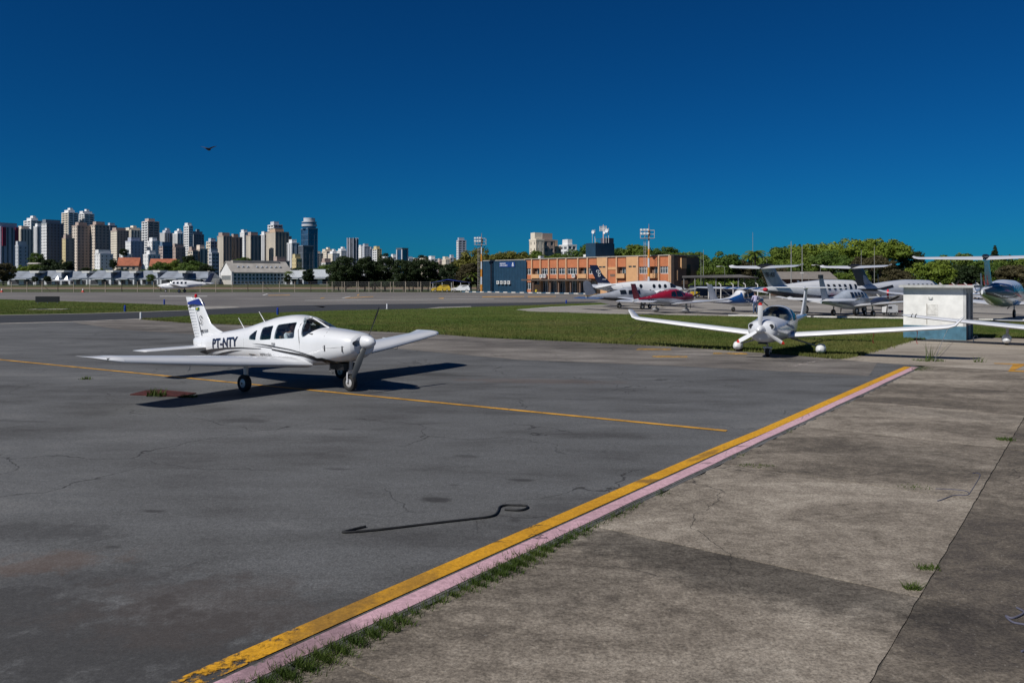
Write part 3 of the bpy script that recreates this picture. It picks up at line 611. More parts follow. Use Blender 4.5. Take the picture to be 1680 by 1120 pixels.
for sd in (-1, 1):
    decal_text(PH_, piper, 'PT-NTY', xa if sd < 0 else xb, za if sd < 0 else zb_, .34, sd, NAVY, .62 * (xb - xa) / ln, .012, 'registration', (zb_ - za) / (xb - xa) if sd < 0 else -(zb_ - za) / (xb - xa))
xa, za = pix_local(428, 583, PH_); decal_text(PH_, piper, 'INSTRUÇÃO', xa, za, .105, -1, DKGREY, .85, .002, 'lettering')
# door seam, cowl seam and latches
def seam(pts, r=.006, sides=(-1, 1), hull=PH_, root=piper, mat=DKGREY, name='panel_seam'):
    for sd in sides:
        mb = MB().tube([(x, sd * (hull.sy(x, min(z, hull.at(x)[0] - .004)) + .001), z) for x, z in pts], r, 4); mb.build(name, mat, root)
seam([(.79, 1.80 - .03 * k) for k in range(1, 2)] + [(.70, 1.70), (.69, 1.6), (.72, 1.45), (.80, 1.28), (.83, 1.16)], .010, (-1,), name='door_seal'); seam([(.83, 1.16), (.85, .9), (.84, .75)], .004, (-1,)); seam([(-.2, 1.1), (-.2, .8)], .004, (-1,))
seam([(1.62, .66), (1.64, .8), (1.65, 1.1), (1.64, 1.35), (1.62, 1.44), (1.55, 1.49)], .006); seam([(1.66, 1.06), (2.0, 1.09), (2.3, 1.12)], .004)
for x in (1.70, 2.24):
    for sd in (-1, 1): MB().box((x, sd * (PH_.sy(x, 1.07) + .004), 1.07), (.03, .014, .14)).build('latch', DKGREY, piper)
MB().box((-.16, -.592, 1.09), (.11, .03, .05)).build('door_handle', METAL, piper)
for xs_ in (-1.55, -2.35, -3.2, -3.85): seam([(xs_, PH_.at(xs_)[1] + (PH_.at(xs_)[0] - PH_.at(xs_)[1]) * q / 8) for q in range(1, 8)], .0025, mat=M('seam_grey', (.35, .36, .37), .6))
# wings, each with drooped tip
for sd in (-1, 1):
    w = wing([(.40, 1.12, 1.95, .62, 1.15, 0), (.62, 1.02, 1.82, .635, 1.2, 0), (.95, .90, 1.66, .66, 1.25, 0), (2.6, .82, 1.60, .81, 1.25, 0), (4.0, .70, 1.35, .95, 1.2, 0), (4.85, .60, 1.16, 1.04, 1.15, 0)], sd).build('wing', WHITE, piper, 35)
    wing([(4.85, .602, 1.162, 1.041, 1.155, 0), (5.02, .55, 1.10, 1.075, .95, .1), (5.16, .40, .97, 1.105, .5, .3), (5.26, .14, .72, 1.13, .2, .5), (5.30, -.12, .4, 1.135, .05, .5)], sd).build('wing_tip', WHITE, w, 40)
    MB().box((.40, sd * 5.10, 1.10), (.09, .05, .05)).build('navigation_light', DKGREY, w)
    for yy in (1.15, 2.1, 3.0, 3.9): MB().box((-.62, sd * yy, .555 + yy * .095), (.22, .025, .07)).build('hinge_bracket', WHITE2, w)
    MB().tube([(.45, sd * 3.3, .82), (.45, sd * 3.3, .72), (.37, sd * 3.3, .70)], .008, 5).build('pitot_tube', METAL, w)
    MB().tube([(.0, sd * 1.525, .72), (.01, sd * 1.525, .36)], [.062, .052], 10).build('main_leg', WHITE, piper, 40)
    MB().tube([(.0, sd * 1.49, .22), (.01, sd * 1.49, .42)], [.035, .035], 8).build('oleo_strut', METAL, piper, 40)
    wheel(piper, 0, sd * 1.56, .21, .16)
MB().b2((-.25, -.95, .595), (.5, -.64, .60)).build('wing_walk', DKGREY, piper)
# tail
vfin([(1.02, -3.10, -4.08, .10), (1.24, -3.12, -4.16, .09), (1.33, -3.42, -4.2, .085), (1.47, -3.70, -4.27, .08), (1.80, -3.93, -4.42, .075), (2.15, -4.18, -4.58, .06), (2.20, -4.27, -4.60, .03)]).build('fin', WHITE, piper, 35)
rd = vfin([(.93, -4.10, -4.44, .05), (1.2, -4.19, -4.55, .07), (1.8, -4.43, -4.79, .065), (2.17, -4.59, -4.93, .055), (2.21, -4.64, -4.95, .03)]).build('rudder', WHITE, piper, 35)
for k in range(13):
    z = 1.0 + .085 * k; xh = -4.12 - (z - .93) * .384; xt = -4.43 - (z - .93) * .405
    for sd in (-1, 1): MB().box(((xh + xt) / 2, sd * .026, z), (xh - xt - .06, .02, .012)).build('rib', WHITE2, rd)
def finpoly(poly, mat, name, off=.05):
    for sd in (-1, 1): MB().loft([[(x, sd * off, z) for x, z in poly], [(x, sd * (off - .02), z) for x, z in poly]]).build(name, mat, rd)
fp = lambda pts: [pix_local(u, v, None, -.045) for u, v in z8(pts)]
finpoly(fp([(228, 172), (300, 145), (376, 124), (430, 210), (380, 208), (300, 195), (235, 206)]), M('tail_blue', (.02, .04, .22), .35), 'tail_band')
finpoly(fp([(240, 232), (275, 210), (330, 208), (395, 213), (330, 216), (285, 222), (246, 242)]), DKGREY, 'tail_stripe')
finpoly(fp([(338, 250), (382, 240), (384, 272), (340, 282)]), M('flag_green', (.01, .12, .02), .5), 'flag', .052); finpoly(fp([(348, 263), (361, 249), (374, 258), (361, 273)]), M('flag_yellow', (.6, .45, .02), .5), 'flag_lozenge', .056)
x, z = fp([(410, 412)])[0]
for sd in (-1, 1):
    mb = MB()
    for a0, a1 in ((200, 340), (20, 160)):
        ao = [math.radians(a0 + (a1 - a0) * k / 8) for k in range(9)]; mb.add([(x + .085 * math.cos(a), sd * .05, z + .125 * math.sin(a)) for a in ao] + [(x + .065 * math.cos(a), sd * .05, z + .10 * math.sin(a)) for a in ao], [(k, k + 1, k + 10, k + 9) for k in range(8)])
    mb.add([(x - .05, sd * .05, z + .03), (x, sd * .05, z - .04), (x + .05, sd * .05, z + .03), (x, sd * .05, z)], [(0, 1, 2, 3)]); mb.build('tail_emblem', DKGREY, rd)
finpoly(fp([(406, 550), (436, 547), (437, 573), (408, 577)]), DKGREY, 'tail_emblem', .052); finpoly(fp([(442, 546), (500, 541), (502, 566), (444, 572)]), M('grey_lettering', (.25, .26, .28), .5), 'tail_lettering', .052)
MB().lathe([(.04, 2.2), (.045, 2.25), (.035, 2.29), (.01, 2.305)], (-4.44, 0, 0), 'z', 10).build('beacon', M('beacon_red', (.6, .01, .01), .2), piper, 40)
for sd in (-1, 1): wing([(.05, -3.62, .85, .80, .75, 0), (1.75, -3.68, .77, .80, .75, 0), (1.90, -3.74, .68, .80, .6, 0), (1.96, -3.86, .48, .80, .2, 0)], sd).build('stabilator', WHITE, piper, 35)
for a, b in (((-2.15, 1.37), (-2.42, 1.66)), ((-1.25, 1.57), (-1.52, 1.86))): MB().tube([(a[0], 0, a[1]), (b[0], 0, b[1])], [.014, .006], 6).build('antenna', WHITE, piper)
MB().box((-.9, -.25, 1.66), (.12, .03, .03)).build('vent', DKGREY, piper)
# nose: propeller stopped on the slant of the photograph, gear
prop(piper, (2.52, 0, 1.22), 2, .93, M('propeller_grey', (.085, .09, .09), .4, .3), math.radians(62), (.165, .36), WHITE, chord=.145)
MB().tube([(2.05, 0, .80), (2.02, 0, .50)], .05, 10).build('nose_leg', METAL, piper, 40)
MB().tube([(2.02, -.10, .22), (2.02, -.10, .46), (2.02, .10, .46), (2.02, .10, .22)], .02, 6).build('nose_fork', WHITE, piper)
wheel(piper, 2.02, 0, .205, .15)
MB().b2((1.55, -.2, .52), (2.0, .2, .68)).build('exhaust_shroud', BLACK, piper); MB().tube([(1.65, -.3, .68), (1.62, -.3, .50), (1.72, -.28, .45)], .02, 6).build('exhaust_pipe', DKGREY, piper)
MB().lathe([(.06, 2.40), (.07, 2.49)], (0, -.12, .93), 'x', 12).build('landing_light', DKGREY, piper)
# cabin
SEAT = M('tan_seat', (.22, .13, .08), .8); CABIN = M('cabin_dark', (.03, .03, .033), .8)
for x in (.15, -.62):
    for sd in (-1, 1):
        s = MB().box((x, sd * .25, .80), (.46, .40, .14)).build('seat', SEAT, piper); MB().box((x - .26, sd * .25, 1.05), (.12, .38, .46)).build('backrest', SEAT, s); MB().box((x - .27, sd * .25, 1.34), (.08, .20, .11)).build('headrest', SEAT, s)
MB().b2((1.0, -.5, .95), (1.22, .5, 1.40)).build('instrument_panel', CABIN, piper); MB().b2((-1.3, -.48, .745), (1.2, .48, .765)).build('cabin_floor', CABIN, piper)
def seated(y, yaw, label):
    J = {'pel': ((.0, 0, .10), .15, .13), 'abd': ((-.03, 0, .28), .14, .12), 'chest': ((-.03, 0, .46), .16, .12), 'neck': ((.0, 0, .60), .055, .055), 'skull': ((.02, 0, .68), .05, .05)}
    E = [('pel', 'abd'), ('abd', 'chest'), ('chest', 'neck'), ('neck', 'skull')]
    for s, n in ((-1, 'r'), (1, 'l')):
        J[n + 'sh'] = ((-.02, s * .18, .53), .065, .065); J[n + 'el'] = ((.14, s * .20, .32), .048, .048); J[n + 'wr'] = ((.36, s * .12, .36), .034, .034); J[n + 'ha'] = ((.45, s * .10, .38), .03, .02)
        J[n + 'hip'] = ((.08, s * .09, .09), .09, .09); J[n + 'kn'] = ((.46, s * .12, .12), .065, .065); J[n + 'an'] = ((.56, s * .12, -.12), .045, .045); J[n + 'toe'] = ((.70, s * .12, -.15), .04, .03)
        E += [('chest', n + 'sh'), (n + 'sh', n + 'el'), (n + 'el', n + 'wr'), (n + 'wr', n + 'ha'), ('pel', n + 'hip'), (n + 'hip', n + 'kn'), (n + 'kn', n + 'an'), (n + 'an', n + 'toe')]
    me = skin_body('body', J, E, [M('white_shirt', (.72, .72, .74), .8), M('dark_trousers', (.02, .022, .03), .8), SKIN], lambda c: 2 if (c.z > .585 or (c.x > .22 and c.z > .27)) else (0 if c.z > .2 else 1), 1)
    ca, sa = math.cos(PH), math.sin(PH); lx = .12
    o = thing('person', (PX + ca * lx - sa * y, PY + sa * lx + ca * y, .79), PH, label, 'person'); place('body', me, None, o)
    h_ = head(o, .03, 0, .74, yaw, .88)
    MB().lathe([(.10, -.02), (.105, .02)], (.03, 0, .755), 'y', 4)
    hs = MB().tube([(.03, -.09, .74), (.03, -.08, .82), (.03, 0, .862), (.03, .08, .82), (.03, .09, .74)], .014, 6).build('headset', BLACK, h_)
    for s in (-1, 1):
        for k in range(4): MB().tube([(.44, s * .10 + (k - 1.5) * .02, .38), (.485, s * .10 + (k - 1.5) * .019, .375 - .004 * abs(k - 1)), (.50, s * .10 + (k - 1.5) * .018, .35)], [.009, .009, .007], 5).build('finger', SKIN, o)
        MB().tube([(.40, s * .075, .385), (.43, s * .055, .40), (.455, s * .05, .395)], [.011, .010, .008], 5).build('thumb', SKIN, o)
    return o
seated(-.24, .25, 'person in white shirt and headset in the door-side seat of the PT-NTY trainer'); seated(.24, -.35, 'person in white shirt in the far front seat of the PT-NTY trainer')

# ------------------------------------------------------------------ pale four-seater with T-tail and three-bladed propeller
DX, DY, DH = 9.875, 29.13, math.radians(-121.4)
DHL = Hull([(2.62, 1.17, .86, .14, 1.02, 2, 2), (2.52, 1.27, .66, .40, 1.02, 2.2, 2.1), (2.35, 1.33, .56, .50, 1.02, 2.3, 2.2), (1.9, 1.37, .52, .545, 1.0, 2.4, 2.4), (1.45, 1.42, .52, .57, 1.0, 2.4, 2.6), (1.1, 1.55, .52, .59, 1.0, 2.3, 2.7), (.7, 1.70, .52, .60, 1.02, 2.3, 2.8), (.2, 1.78, .53, .60, 1.04, 2.3, 2.8),
    (-.5, 1.73, .56, .56, 1.05, 2.2, 2.5), (-1.2, 1.56, .66, .44, 1.06, 2.1, 2.3), (-1.9, 1.40, .80, .28, 1.08, 2, 2), (-2.8, 1.31, .96, .16, 1.12, 2, 2), (-4.4, 1.30, 1.08, .09, 1.19, 2, 2), (-5.0, 1.27, 1.13, .05, 1.2, 2, 2)])
SILV = M('silver_white_paint', (.60, .615, .64), .25, var=.03, coat=.6)
dia = thing('light_aircraft', (DX, DY, 0), DH, 'white T-tailed light aircraft with three red-tipped propeller blades at the grass edge', 'airplane')
cw = [(1.42, 1.36), (1.28, 1.30), (1.0, 1.26), (.55, 1.24), (.42, 1.24), (.36, 1.45), (.30, 1.60), (.34, 1.705), (.55, 1.80), (.95, 1.80), (1.43, 1.45)]
dw = rounded([(.28, 1.23), (-.55, 1.26), (-.95, 1.36), (-.85, 1.46), (-.40, 1.58), (.16, 1.62), (.24, 1.45)], .05)
place('fuselage', open_hull(DHL, [cw, dw], (-1.1, 1.40, .2), SILV), SILV, dia, 32)
TG = glass('tinted_canopy_glass', (.30, .36, .42), .16)
cg = [(x, min(z, DHL.at(x)[0] - .003)) for x, z in cw]
for sd in (-1, 1): DHL.conform(*patch(cg, .1), sd, .002).build('canopy', TG, dia, 60)
windowset(DHL, dia, [dw], TG)
for sd in (-1, 1):
    DHL.conform(*patch([(1.25, 1.18), (.4, 1.05), (.1, .95), (.35, .92), (.8, 1.02), (1.3, 1.12)], .1), sd, .005).build('stripe', M('stripe_blue', (.02, .05, .16), .4), dia)
    DHL.conform(*patch([(.6, .9), (-.2, .80), (-.9, .86), (-.2, .7), (.4, .72), (.75, .8)], .1), sd, .005).build('stripe', M('stripe_blue'), dia)
    sc_ = MB().lathe([(.09, 2.10), (.125, 2.3), (.122, 2.50), (.10, 2.55), (.085, 2.548)], (0, sd * .34, 1.12), 'x', 20).build('intake_ring', SILV, dia, 40)
    MB().lathe([(.01, 2.553), (.084, 2.554)], (0, sd * .34, 1.12), 'x', 16).build('intake', BLACK, sc_)  # black disc on the closed ring, painted as the shade of a hole
    w = wing([(.45, .72, 1.30, .66, 1.4, 0), (.62, .66, 1.22, .68, 1.4, 0), (1.4, .55, 1.14, .75, 1.4, 0), (3.5, .44, 1.0, .94, 1.4, 0), (5.3, .32, .88, 1.10, 1.35, 0), (5.52, .30, .84, 1.13, 1.25, .2), (5.72, .26, .76, 1.20, 1.1, .7), (5.93, .10, .52, 1.45, .8, .95), (5.97, .0, .36, 1.50, .3, .95)], sd).build('wing', WHITE, dia, 40)
    MB().b2((-.25, .66 if sd > 0 else -1.3, .795), (.35, 1.3 if sd > 0 else -.66, .80)).build('wing_walk', M('walk_grey', (.30, .30, .30), .8), w)
    MB().tube([(.0, sd * .45, .58), (-.02, sd * 1.42, .30)], [.035, .025], 8).build('main_leg', METAL, dia)
    pant(dia, 0, sd * 1.485, .19, WHITE, .85, .29)
    wing([(.0, -4.75, .72, 2.38, .7, 0), (1.45, -4.82, .56, 2.38, .7, 0), (1.62, -4.88, .44, 2.38, .5, 0), (1.66, -4.95, .3, 2.38, .2, 0)], sd).build('tailplane', WHITE, dia, 40)
vfin([(1.12, -3.75, -4.95, .12), (1.4, -4.10, -5.05, .11), (1.9, -4.52, -5.22, .10), (2.36, -4.80, -5.36, .09)]).build('fin', WHITE2, dia, 35)
MB().lathe([(.02, -5.45), (.07, -5.1), (.075, -4.85), (.02, -4.6)], (0, 0, 2.36), 'x', 10).build('fin_bullet', WHITE, dia, 40)
prop(dia, (2.64, 0, 1.02), 3, .92, WHITE, math.radians(90), (.15, .36), WHITE, M('tip_red', (.60, .03, .02), .4), .17)
MB().tube([(1.75, 0, .58), (1.66, 0, .34)], [.045, .035], 8).build('nose_leg', METAL, dia); MB().b2((1.58, -.15, .30), (1.72, .15, .36)).build('nose_fork', METAL, dia)
for sd in (-1, 1): MB().tube([(1.66, sd * .11, .34), (1.64, sd * .11, .17)], .02, 6).build('nose_fork', METAL, dia)
wheel(dia, 1.64, 0, .17, .14); MB().b2((2.3, -.16, .50), (2.36, .16, .56)).build('cowl_outlet', BLACK, dia)
for sd in (-1, 1):
    for x in (.35, -.5): s = MB().box((x, sd * .27, .86), (.44, .42, .14)).build('seat', M('cream_seat', (.42, .36, .27), .8), dia); MB().box((x - .25, sd * .27, 1.16), (.11, .40, .56)).build('backrest', M('cream_seat'), s)
MB().b2((1.05, -.5, .95), (1.3, .5, 1.28)).build('instrument_panel', CABIN, dia)
def ribbon(p, ln, mat, label, lean=(.15, .1)):
    mb = MB(); q = Vector(p); rings = []
    for k in range(8):
        t = k / 7; c = q + Vector((lean[0] * t * ln + .03 * math.sin(t * 6), lean[1] * t * ln, -ln * t)); a = .8 * math.sin(t * 3); rings.append([c + Vector((.025 * math.cos(a), .025 * math.sin(a), 0)), c + Vector((.0, 0, .004)), c - Vector((.025 * math.cos(a), .025 * math.sin(a), 0)), c - Vector((0, 0, .004))])
    return tag(mb.loft(rings).build('ribbon', mat), label, 'ribbon')
def dl(x, y, z): return (DX + math.cos(DH) * x - math.sin(DH) * y, DY + math.sin(DH) * x + math.cos(DH) * y, z)
def hang(p, q, r, mat, label, sag=.06, name='tie_down_cable'):
    p, q = Vector(p), Vector(q); pts = [p.lerp(q, k / 8) - Vector((0, 0, sag * 4 * (k / 8) * (1 - k / 8))) for k in range(9)]
    return tag(MB().tube(pts, r, 5).build(name, mat), label, 'cable')
ribbon(dl(.1, 3.2, .93), .42, M('ribbon_red', (.55, .08, .06), .8), 'red remove-before-flight ribbon hanging mid-wing on the T-tailed aircraft')
ribbon(dl(.05, 4.55, 1.04), .5, M('ribbon_pink', (.55, .22, .20), .8), 'dark topped pink ribbon hanging near the wingtip by the hut')
hang(dl(.1, -5.1, 1.06), (G(1022, 564)[0], G(1022, 564)[1], .02), .008, DKGREY, 'thin cable from the T-tailed aircraft wingtip to the grass edge')
x0, y0, _ = G(1533, 594); hang((*G(1556, 561)[:2], .62), (x0, y0, .03), .008, METAL, 'slack tie-down wire rising from the pad by the pale wingtip', -.05)
# ------------------------------------------------------------------ the other aircraft
def aircraft(loc, hd, label, rows, wingsec, fin, stab, body, wingm=None, finm=None, windows=(), shield=None, gear=(), noseg=None, props=(), nacelles=(), fairing=None, bullet=None, stripes=(), texts=(), antenna=True, wz=None, group=None, stabm=None, droop=.12):
    t = thing('light_aircraft', (loc[0], loc[1], 0), math.radians(hd), label, 'airplane', group); h = Hull(rows)
    h.mb(44, 28).build('fuselage', body, t, 40)
    for p in windows: windowset(h, t, [rounded(p, .05)], DGLASS, off=.02)
    if shield:
        sg = [(x, min(z, h.at(x)[0] - .004)) for x, z in shield]
        for sd in (-1, 1): h.conform(*patch(sg, .15), sd, .02).build('windshield', DGLASS, t, 60)
    for sd in (-1, 1):
        wing(wingsec, sd).build('wing', wingm or body, t, 35); wing(stab, sd, 1.0, droop).build('tailplane', stabm or wingm or body, t, 35)
    vfin(fin).build('fin', finm or body, t, 35)
    for x, y, r, zl in gear:
        for sd in (-1, 1):
            MB().tube([(x, sd * y * .97, zl), (x, sd * y, r)], [.06, .04], 8).build('main_leg', METAL, t)
            if fairing: pant(t, x, sd * y, r, fairing, 1.0, .3)
            else: wheel(t, x, sd * y, r, .2)
    if noseg:
        x, r, zl = noseg; MB().tube([(x, 0, zl), (x, 0, r)], [.05, .04], 8).build('nose_leg', METAL, t); wheel(t, x, 0, r, .16)
    for x, y, z, nb, rad, sm in props:
        prop(t, (x, y, z), nb, rad, M('propeller_black', (.02, .02, .022), .4), .6, (.17, .4), sm)
    for x0, x1, y, z, r, m_ in nacelles:
        for sd in (-1, 1):
            n = Hull([(x0, z + .03, z - .03, .02, z, 2, 2), (x0 + (x1 - x0) * .3, z + r * .8, z - r * .8, r * .7, z, 2.2, 2.2), (x0 + (x1 - x0) * .65, z + r, z - r, r * .95, z, 2.4, 2.4), (x1 - .1, z + r * .75, z - r * .75, r * .7, z, 2.2, 2.2), (x1, z + r * .5, z - r * .5, r * .5, z, 2, 2)])
            mb = n.mb(16, 18); mb.v = [(a, b + sd * y, c) for a, b, c in mb.v]; mb.build('engine_nacelle', m_, t, 40)
    for pts, m_ in stripes:
        for sd in (-1, 1): h.conform(*patch(pts, .14), sd, .016).build('stripe', m_, t)
    for s, x, z, size, m_ in texts:
        for sd in (-1, 1): decal_text(h, t, s, x if sd < 0 else x + len(s) * size * .5, z, size, sd, m_, .7, .01, 'registration', 0, .012)
    if antenna: MB().tube([(-.8, 0, h.at(-.8)[0] - .02), (-1.05, 0, h.at(-.8)[0] + .35)], [.02, .008], 6).build('antenna', WHITE2, t)
    return t, h
def finpanel(t, poly, mat, name='tail_marking', y=.09):
    for sd in (-1, 1): MB().loft([[(x, sd * y, z) for x, z in poly], [(x, sd * (y - .03), z) for x, z in poly]]).build(name, mat, t)
def single_rows(k=1.0, up=0.0):
    return [tuple([r[0] * k, r[1] * k + up, r[2] * k + up, r[3] * k, r[4] * k + up, r[5], r[6]]) for r in [(2.55, 1.30, .90, .22, 1.1, 2, 2), (2.45, 1.40, .78, .40, 1.1, 2.3, 2.3), (2.2, 1.46, .68, .48, 1.1, 2.5, 2.5), (1.3, 1.53, .60, .56, 1.1, 2.6, 2.8), (.9, 1.66, .58, .58, 1.08, 2.4, 3), (.4, 1.80, .57, .58, 1.08, 2.5, 3.2), (-.4, 1.76, .58, .57, 1.08, 2.5, 3), (-1.1, 1.60, .62, .52, 1.06, 2.4, 2.8), (-2.2, 1.36, .72, .36, 1.02, 2.3, 2.4), (-3.6, 1.18, .86, .18, 1.0, 2.2, 2.2), (-4.5, 1.06, .92, .05, .98, 2, 2)]]
LW = [(.4, .95, 1.75, .70, 1.1, 0), (.9, .88, 1.6, .74, 1.05, 0), (3.0, .76, 1.4, .93, 1.0, 0), (5.1, .6, 1.1, 1.12, .95, 0), (5.35, .4, .85, 1.16, .5, .3), (5.42, .1, .5, 1.17, .1, .4)]
LST = [(.05, -3.55, .9, .98, .7, 0), (1.75, -3.65, .75, .98, .7, 0), (1.92, -3.8, .5, .98, .3, 0)]
SQF = [(1.0, -3.0, -4.35, .1), (1.3, -3.45, -4.4, .09), (1.6, -3.8, -4.5, .08), (2.25, -4.15, -4.75, .06)]
SW = [[(-.72, 1.18), (-.2, 1.2), (-.2, 1.52), (-.66, 1.46)], [(-.08, 1.2), (.55, 1.25), (.5, 1.62), (-.05, 1.55)]]
SHD = [(.92, 1.3), (.78, 1.5), (.70, 1.66), (.5, 1.86), (1.27, 1.6), (1.2, 1.48), (1.05, 1.36)]
GEAR = [(0, 1.5, .2, .72)]
# low-wing neighbour whose wing reaches in beside the hut
t, h = aircraft((21.9, 32.0), -121.4, 'low-wing aircraft whose silvery wing and faired wheel reach in front of the hut', single_rows(), LW, SQF, [(a, b, c, .86, e, f) for a, b, c, d, e, f in LST], WHITE, WHITE2, windows=SW, shield=SHD, gear=GEAR, noseg=(2.0, .19, .7), props=[(2.56, 0, 1.12, 2, .93, WHITE)], fairing=WHITE)
for yy in (4.85, 5.0):
    MB().tube([(.75, -yy, 1.10), (.4, -yy, 1.19), (.0, -yy, 1.21), (-.45, -yy, 1.14)], .018, 6).build('tie_strap', BLACK, t)
# white twin turboprop with navy tail
ka_rows = [(4.3, 1.58, 1.42, .05, 1.5, 2, 2), (3.9, 1.72, 1.22, .28, 1.45, 2.1, 2.1), (3.0, 1.95, 1.02, .52, 1.45, 2.2, 2.3), (2.3, 2.10, .95, .64, 1.5, 2.3, 2.5), (1.8, 2.42, .93, .70, 1.55, 2.4, 2.6), (1.2, 2.60, .92, .72, 1.6, 2.4, 2.6), (-1.5, 2.60, .94, .72, 1.62, 2.4, 2.6), (-3.2, 2.48, 1.1, .60, 1.68, 2.3, 2.3), (-5.0, 2.28, 1.45, .32, 1.8, 2.1, 2.1), (-6.4, 2.12, 1.75, .12, 1.9, 2, 2), (-6.7, 2.02, 1.85, .04, 1.93, 2, 2)]
t, h = aircraft((14.85, 82.0), 18, 'white twin-engine aircraft with navy fin bearing a white looped emblem, before the terminal', ka_rows, [(.6, 1.2, 2.2, 1.15, 1, 0), (2.2, 1.1, 1.9, 1.3, 1, 0), (5.5, .7, 1.3, 1.65, 1, 0), (7.5, .45, 1.0, 1.85, .8, 0)],
    [(2.0, -3.9, -6.3, .16), (2.2, -4.7, -6.4, .15), (2.35, -5.0, -6.45, .14)], [(.1, -5.1, 1.5, 2.05, .7, 0), (2.3, -5.5, 1.0, 2.2, .7, 0), (2.6, -5.7, .7, 2.22, .4, 0)], WHITE, windows=[], shield=[(2.30, 2.03), (2.15, 1.90), (1.5, 1.92), (1.5, 2.30), (1.75, 2.34), (2.05, 2.20)],
    gear=[(-.2, 2.1, .3, 1.1)], noseg=(3.0, .26, 1.1), nacelles=[(-1.9, 2.5, 2.1, 1.32, .46, WHITE)], props=[(2.5, 2.1, 1.32, 3, 1.15, WHITE), (2.5, -2.1, 1.32, 3, 1.15, WHITE)], stripes=[([(2.2, 1.62), (-2, 1.58), (-5.5, 1.78), (-5.5, 1.74), (-2, 1.5), (2.2, 1.55)], DKGREY), ([(2.2, 1.45), (-2, 1.38), (-5.2, 1.62), (-5.2, 1.50), (-2, 1.12), (1.5, 1.2)], NAVY)])
for x in (-1.9, -.4, .25, .9):
    windowset(h, t, [[(x + .17 * math.cos(a), 2.05 + .2 * math.sin(a)) for a in [2 * math.pi * k / 14 for k in range(14)]]], DGLASS, off=.01)
vfin([(2.35, -5.0, -6.45, .141), (3.3, -5.95, -7.0, .12), (4.15, -6.45, -7.35, .08), (4.2, -6.55, -7.36, .04)]).build('fin_top', NAVY, t, 35)
for sd in (-1, 1):   # looped emblem on the fin
    o_, ux = ((-6.62, sd * .075, 3.05), (1, 0, .0)) if sd < 0 else ((-6.08, sd * .075, 3.05), (-1, 0, 0))
    e = MB()
    for cx, cz, rx, rz, a0, a1 in ((.27, .42, .15, .16, -90, 90), (.27, .13, .17, .14, -90, 90), (.2, .5, .2, .14, 60, 250)):
        pts = [(o_[0] + ux[0] * (cx + rx * math.cos(math.radians(a0 + (a1 - a0) * k / 10))), o_[1], o_[2] + cz + rz * math.sin(math.radians(a0 + (a1 - a0) * k / 10))) for k in range(11)]; e.tube(pts, .032, 5)
    e.tube([(o_[0] + ux[0] * .22, o_[1], o_[2] - .02), (o_[0] + ux[0] * .22, o_[1], o_[2] + .58)], .03, 5); e.build('emblem', WHITE, t)
    MB().box((-5.75, sd * .085, 2.75), (.4, .02, .06)).build('lettering', WHITE, t)
# low-wing with a rounded fin, the shade of its body painted into the colour
t, h = aircraft((11.0, 73.0), 30, 'grey low-wing aircraft with broad rounded fin and dark belly, beside the red-tailed one', single_rows(1.12, .05), [(a, b, c, d + .1, e, f) for a, b, c, d, e, f in LW], [(1.1, -3.3, -4.9, .12), (1.4, -3.9, -5.1, .11), (1.9, -4.2, -5.3, .1), (2.3, -4.4, -5.36, .09), (2.52, -4.6, -5.3, .07), (2.62, -4.85, -5.15, .03)],
    [(.05, -4.3, .95, 1.12, .7, 0), (1.8, -4.4, .8, 1.12, .7, 0), (1.95, -4.5, .5, 1.12, .3, 0)], M('mist_grey_paint', (.36, .38, .42), .35, coat=.3), stabm=M('stab_blue', (.05, .10, .22), .4), finm=M('grey_fin', (.25, .27, .31), .4), windows=[[(-.72 + i, 1.4), (-.1 + i, 1.42), (-.1 + i, 1.78), (-.66 + i, 1.72)] for i in (-.85, 0, .72)], gear=[(0, 1.7, .26, .8)], noseg=(2.3, .22, .8), props=[(2.9, 0, 1.25, 3, .95, WHITE2)],
    stripes=[([(2.3, 1.0), (-1.5, 1.05), (-4.6, 1.10), (-4.6, 1.06), (-2, .82), (1.8, .8)], M('belly_navy', (.02, .022, .03), .4))], texts=[('PT-YVE', -4.1, .92, .36, WHITE)])
for sd in (-1, 1): MB().tube([(x, sd * .05, z) for x, z in ((-3.9, 1.42), (-4.3, 1.3), (-4.8, 1.25), (-5.05, 1.28))], .05, 5).build('fin_stripe', M('gold_paint', (.35, .22, .06), .5), t)
# red and white low-wing
RW = M('wine_red_paint', (.30, .012, .03), .25, coat=.5)
t, h = aircraft((13.05, 64.6), 42, 'red-topped white low-wing aircraft with red fin and wheel fairings', single_rows(1.08, .02), [(a, b, c, d + .02, e, f) for a, b, c, d, e, f in LW], [(1.0, -3.3, -4.7, .12), (1.4, -4.0, -4.85, .1), (1.9, -4.3, -5.0, .08), (2.4, -4.55, -5.15, .05)], [(.05, -4.0, .9, 1.08, .7, 0), (1.75, -4.1, .7, 1.08, .7, 0), (1.9, -4.2, .5, 1.08, .3, 0)],
    WHITE2, wingm=WHITE2, finm=RW, gear=[(0, 1.5, .19, .8)], noseg=(2.2, .18, .75), props=[(2.76, 0, 1.2, 3, .95, DKGREY)], fairing=M('fairing_grey', (.35, .36, .38), .4), texts=[('PR-DLX', -3.3, .98, .26, BLACK)],
    stripes=[([(2.6, 1.1), (1.0, 1.05), (-.6, 1.2), (-2.0, 1.25), (-4.3, 1.15), (-4.3, 1.3), (-3, 1.45), (-2.2, 1.55), (-1.2, 1.78), (-.4, 1.95), (.5, 1.99), (1.0, 1.85), (1.4, 1.69), (2.4, 1.58)], RW), ([(.9, .85), (-1.2, .92), (-3.6, 1.0), (-1.2, .8), (.9, .74)], M('stripe_grey', (.3, .31, .33), .4))])
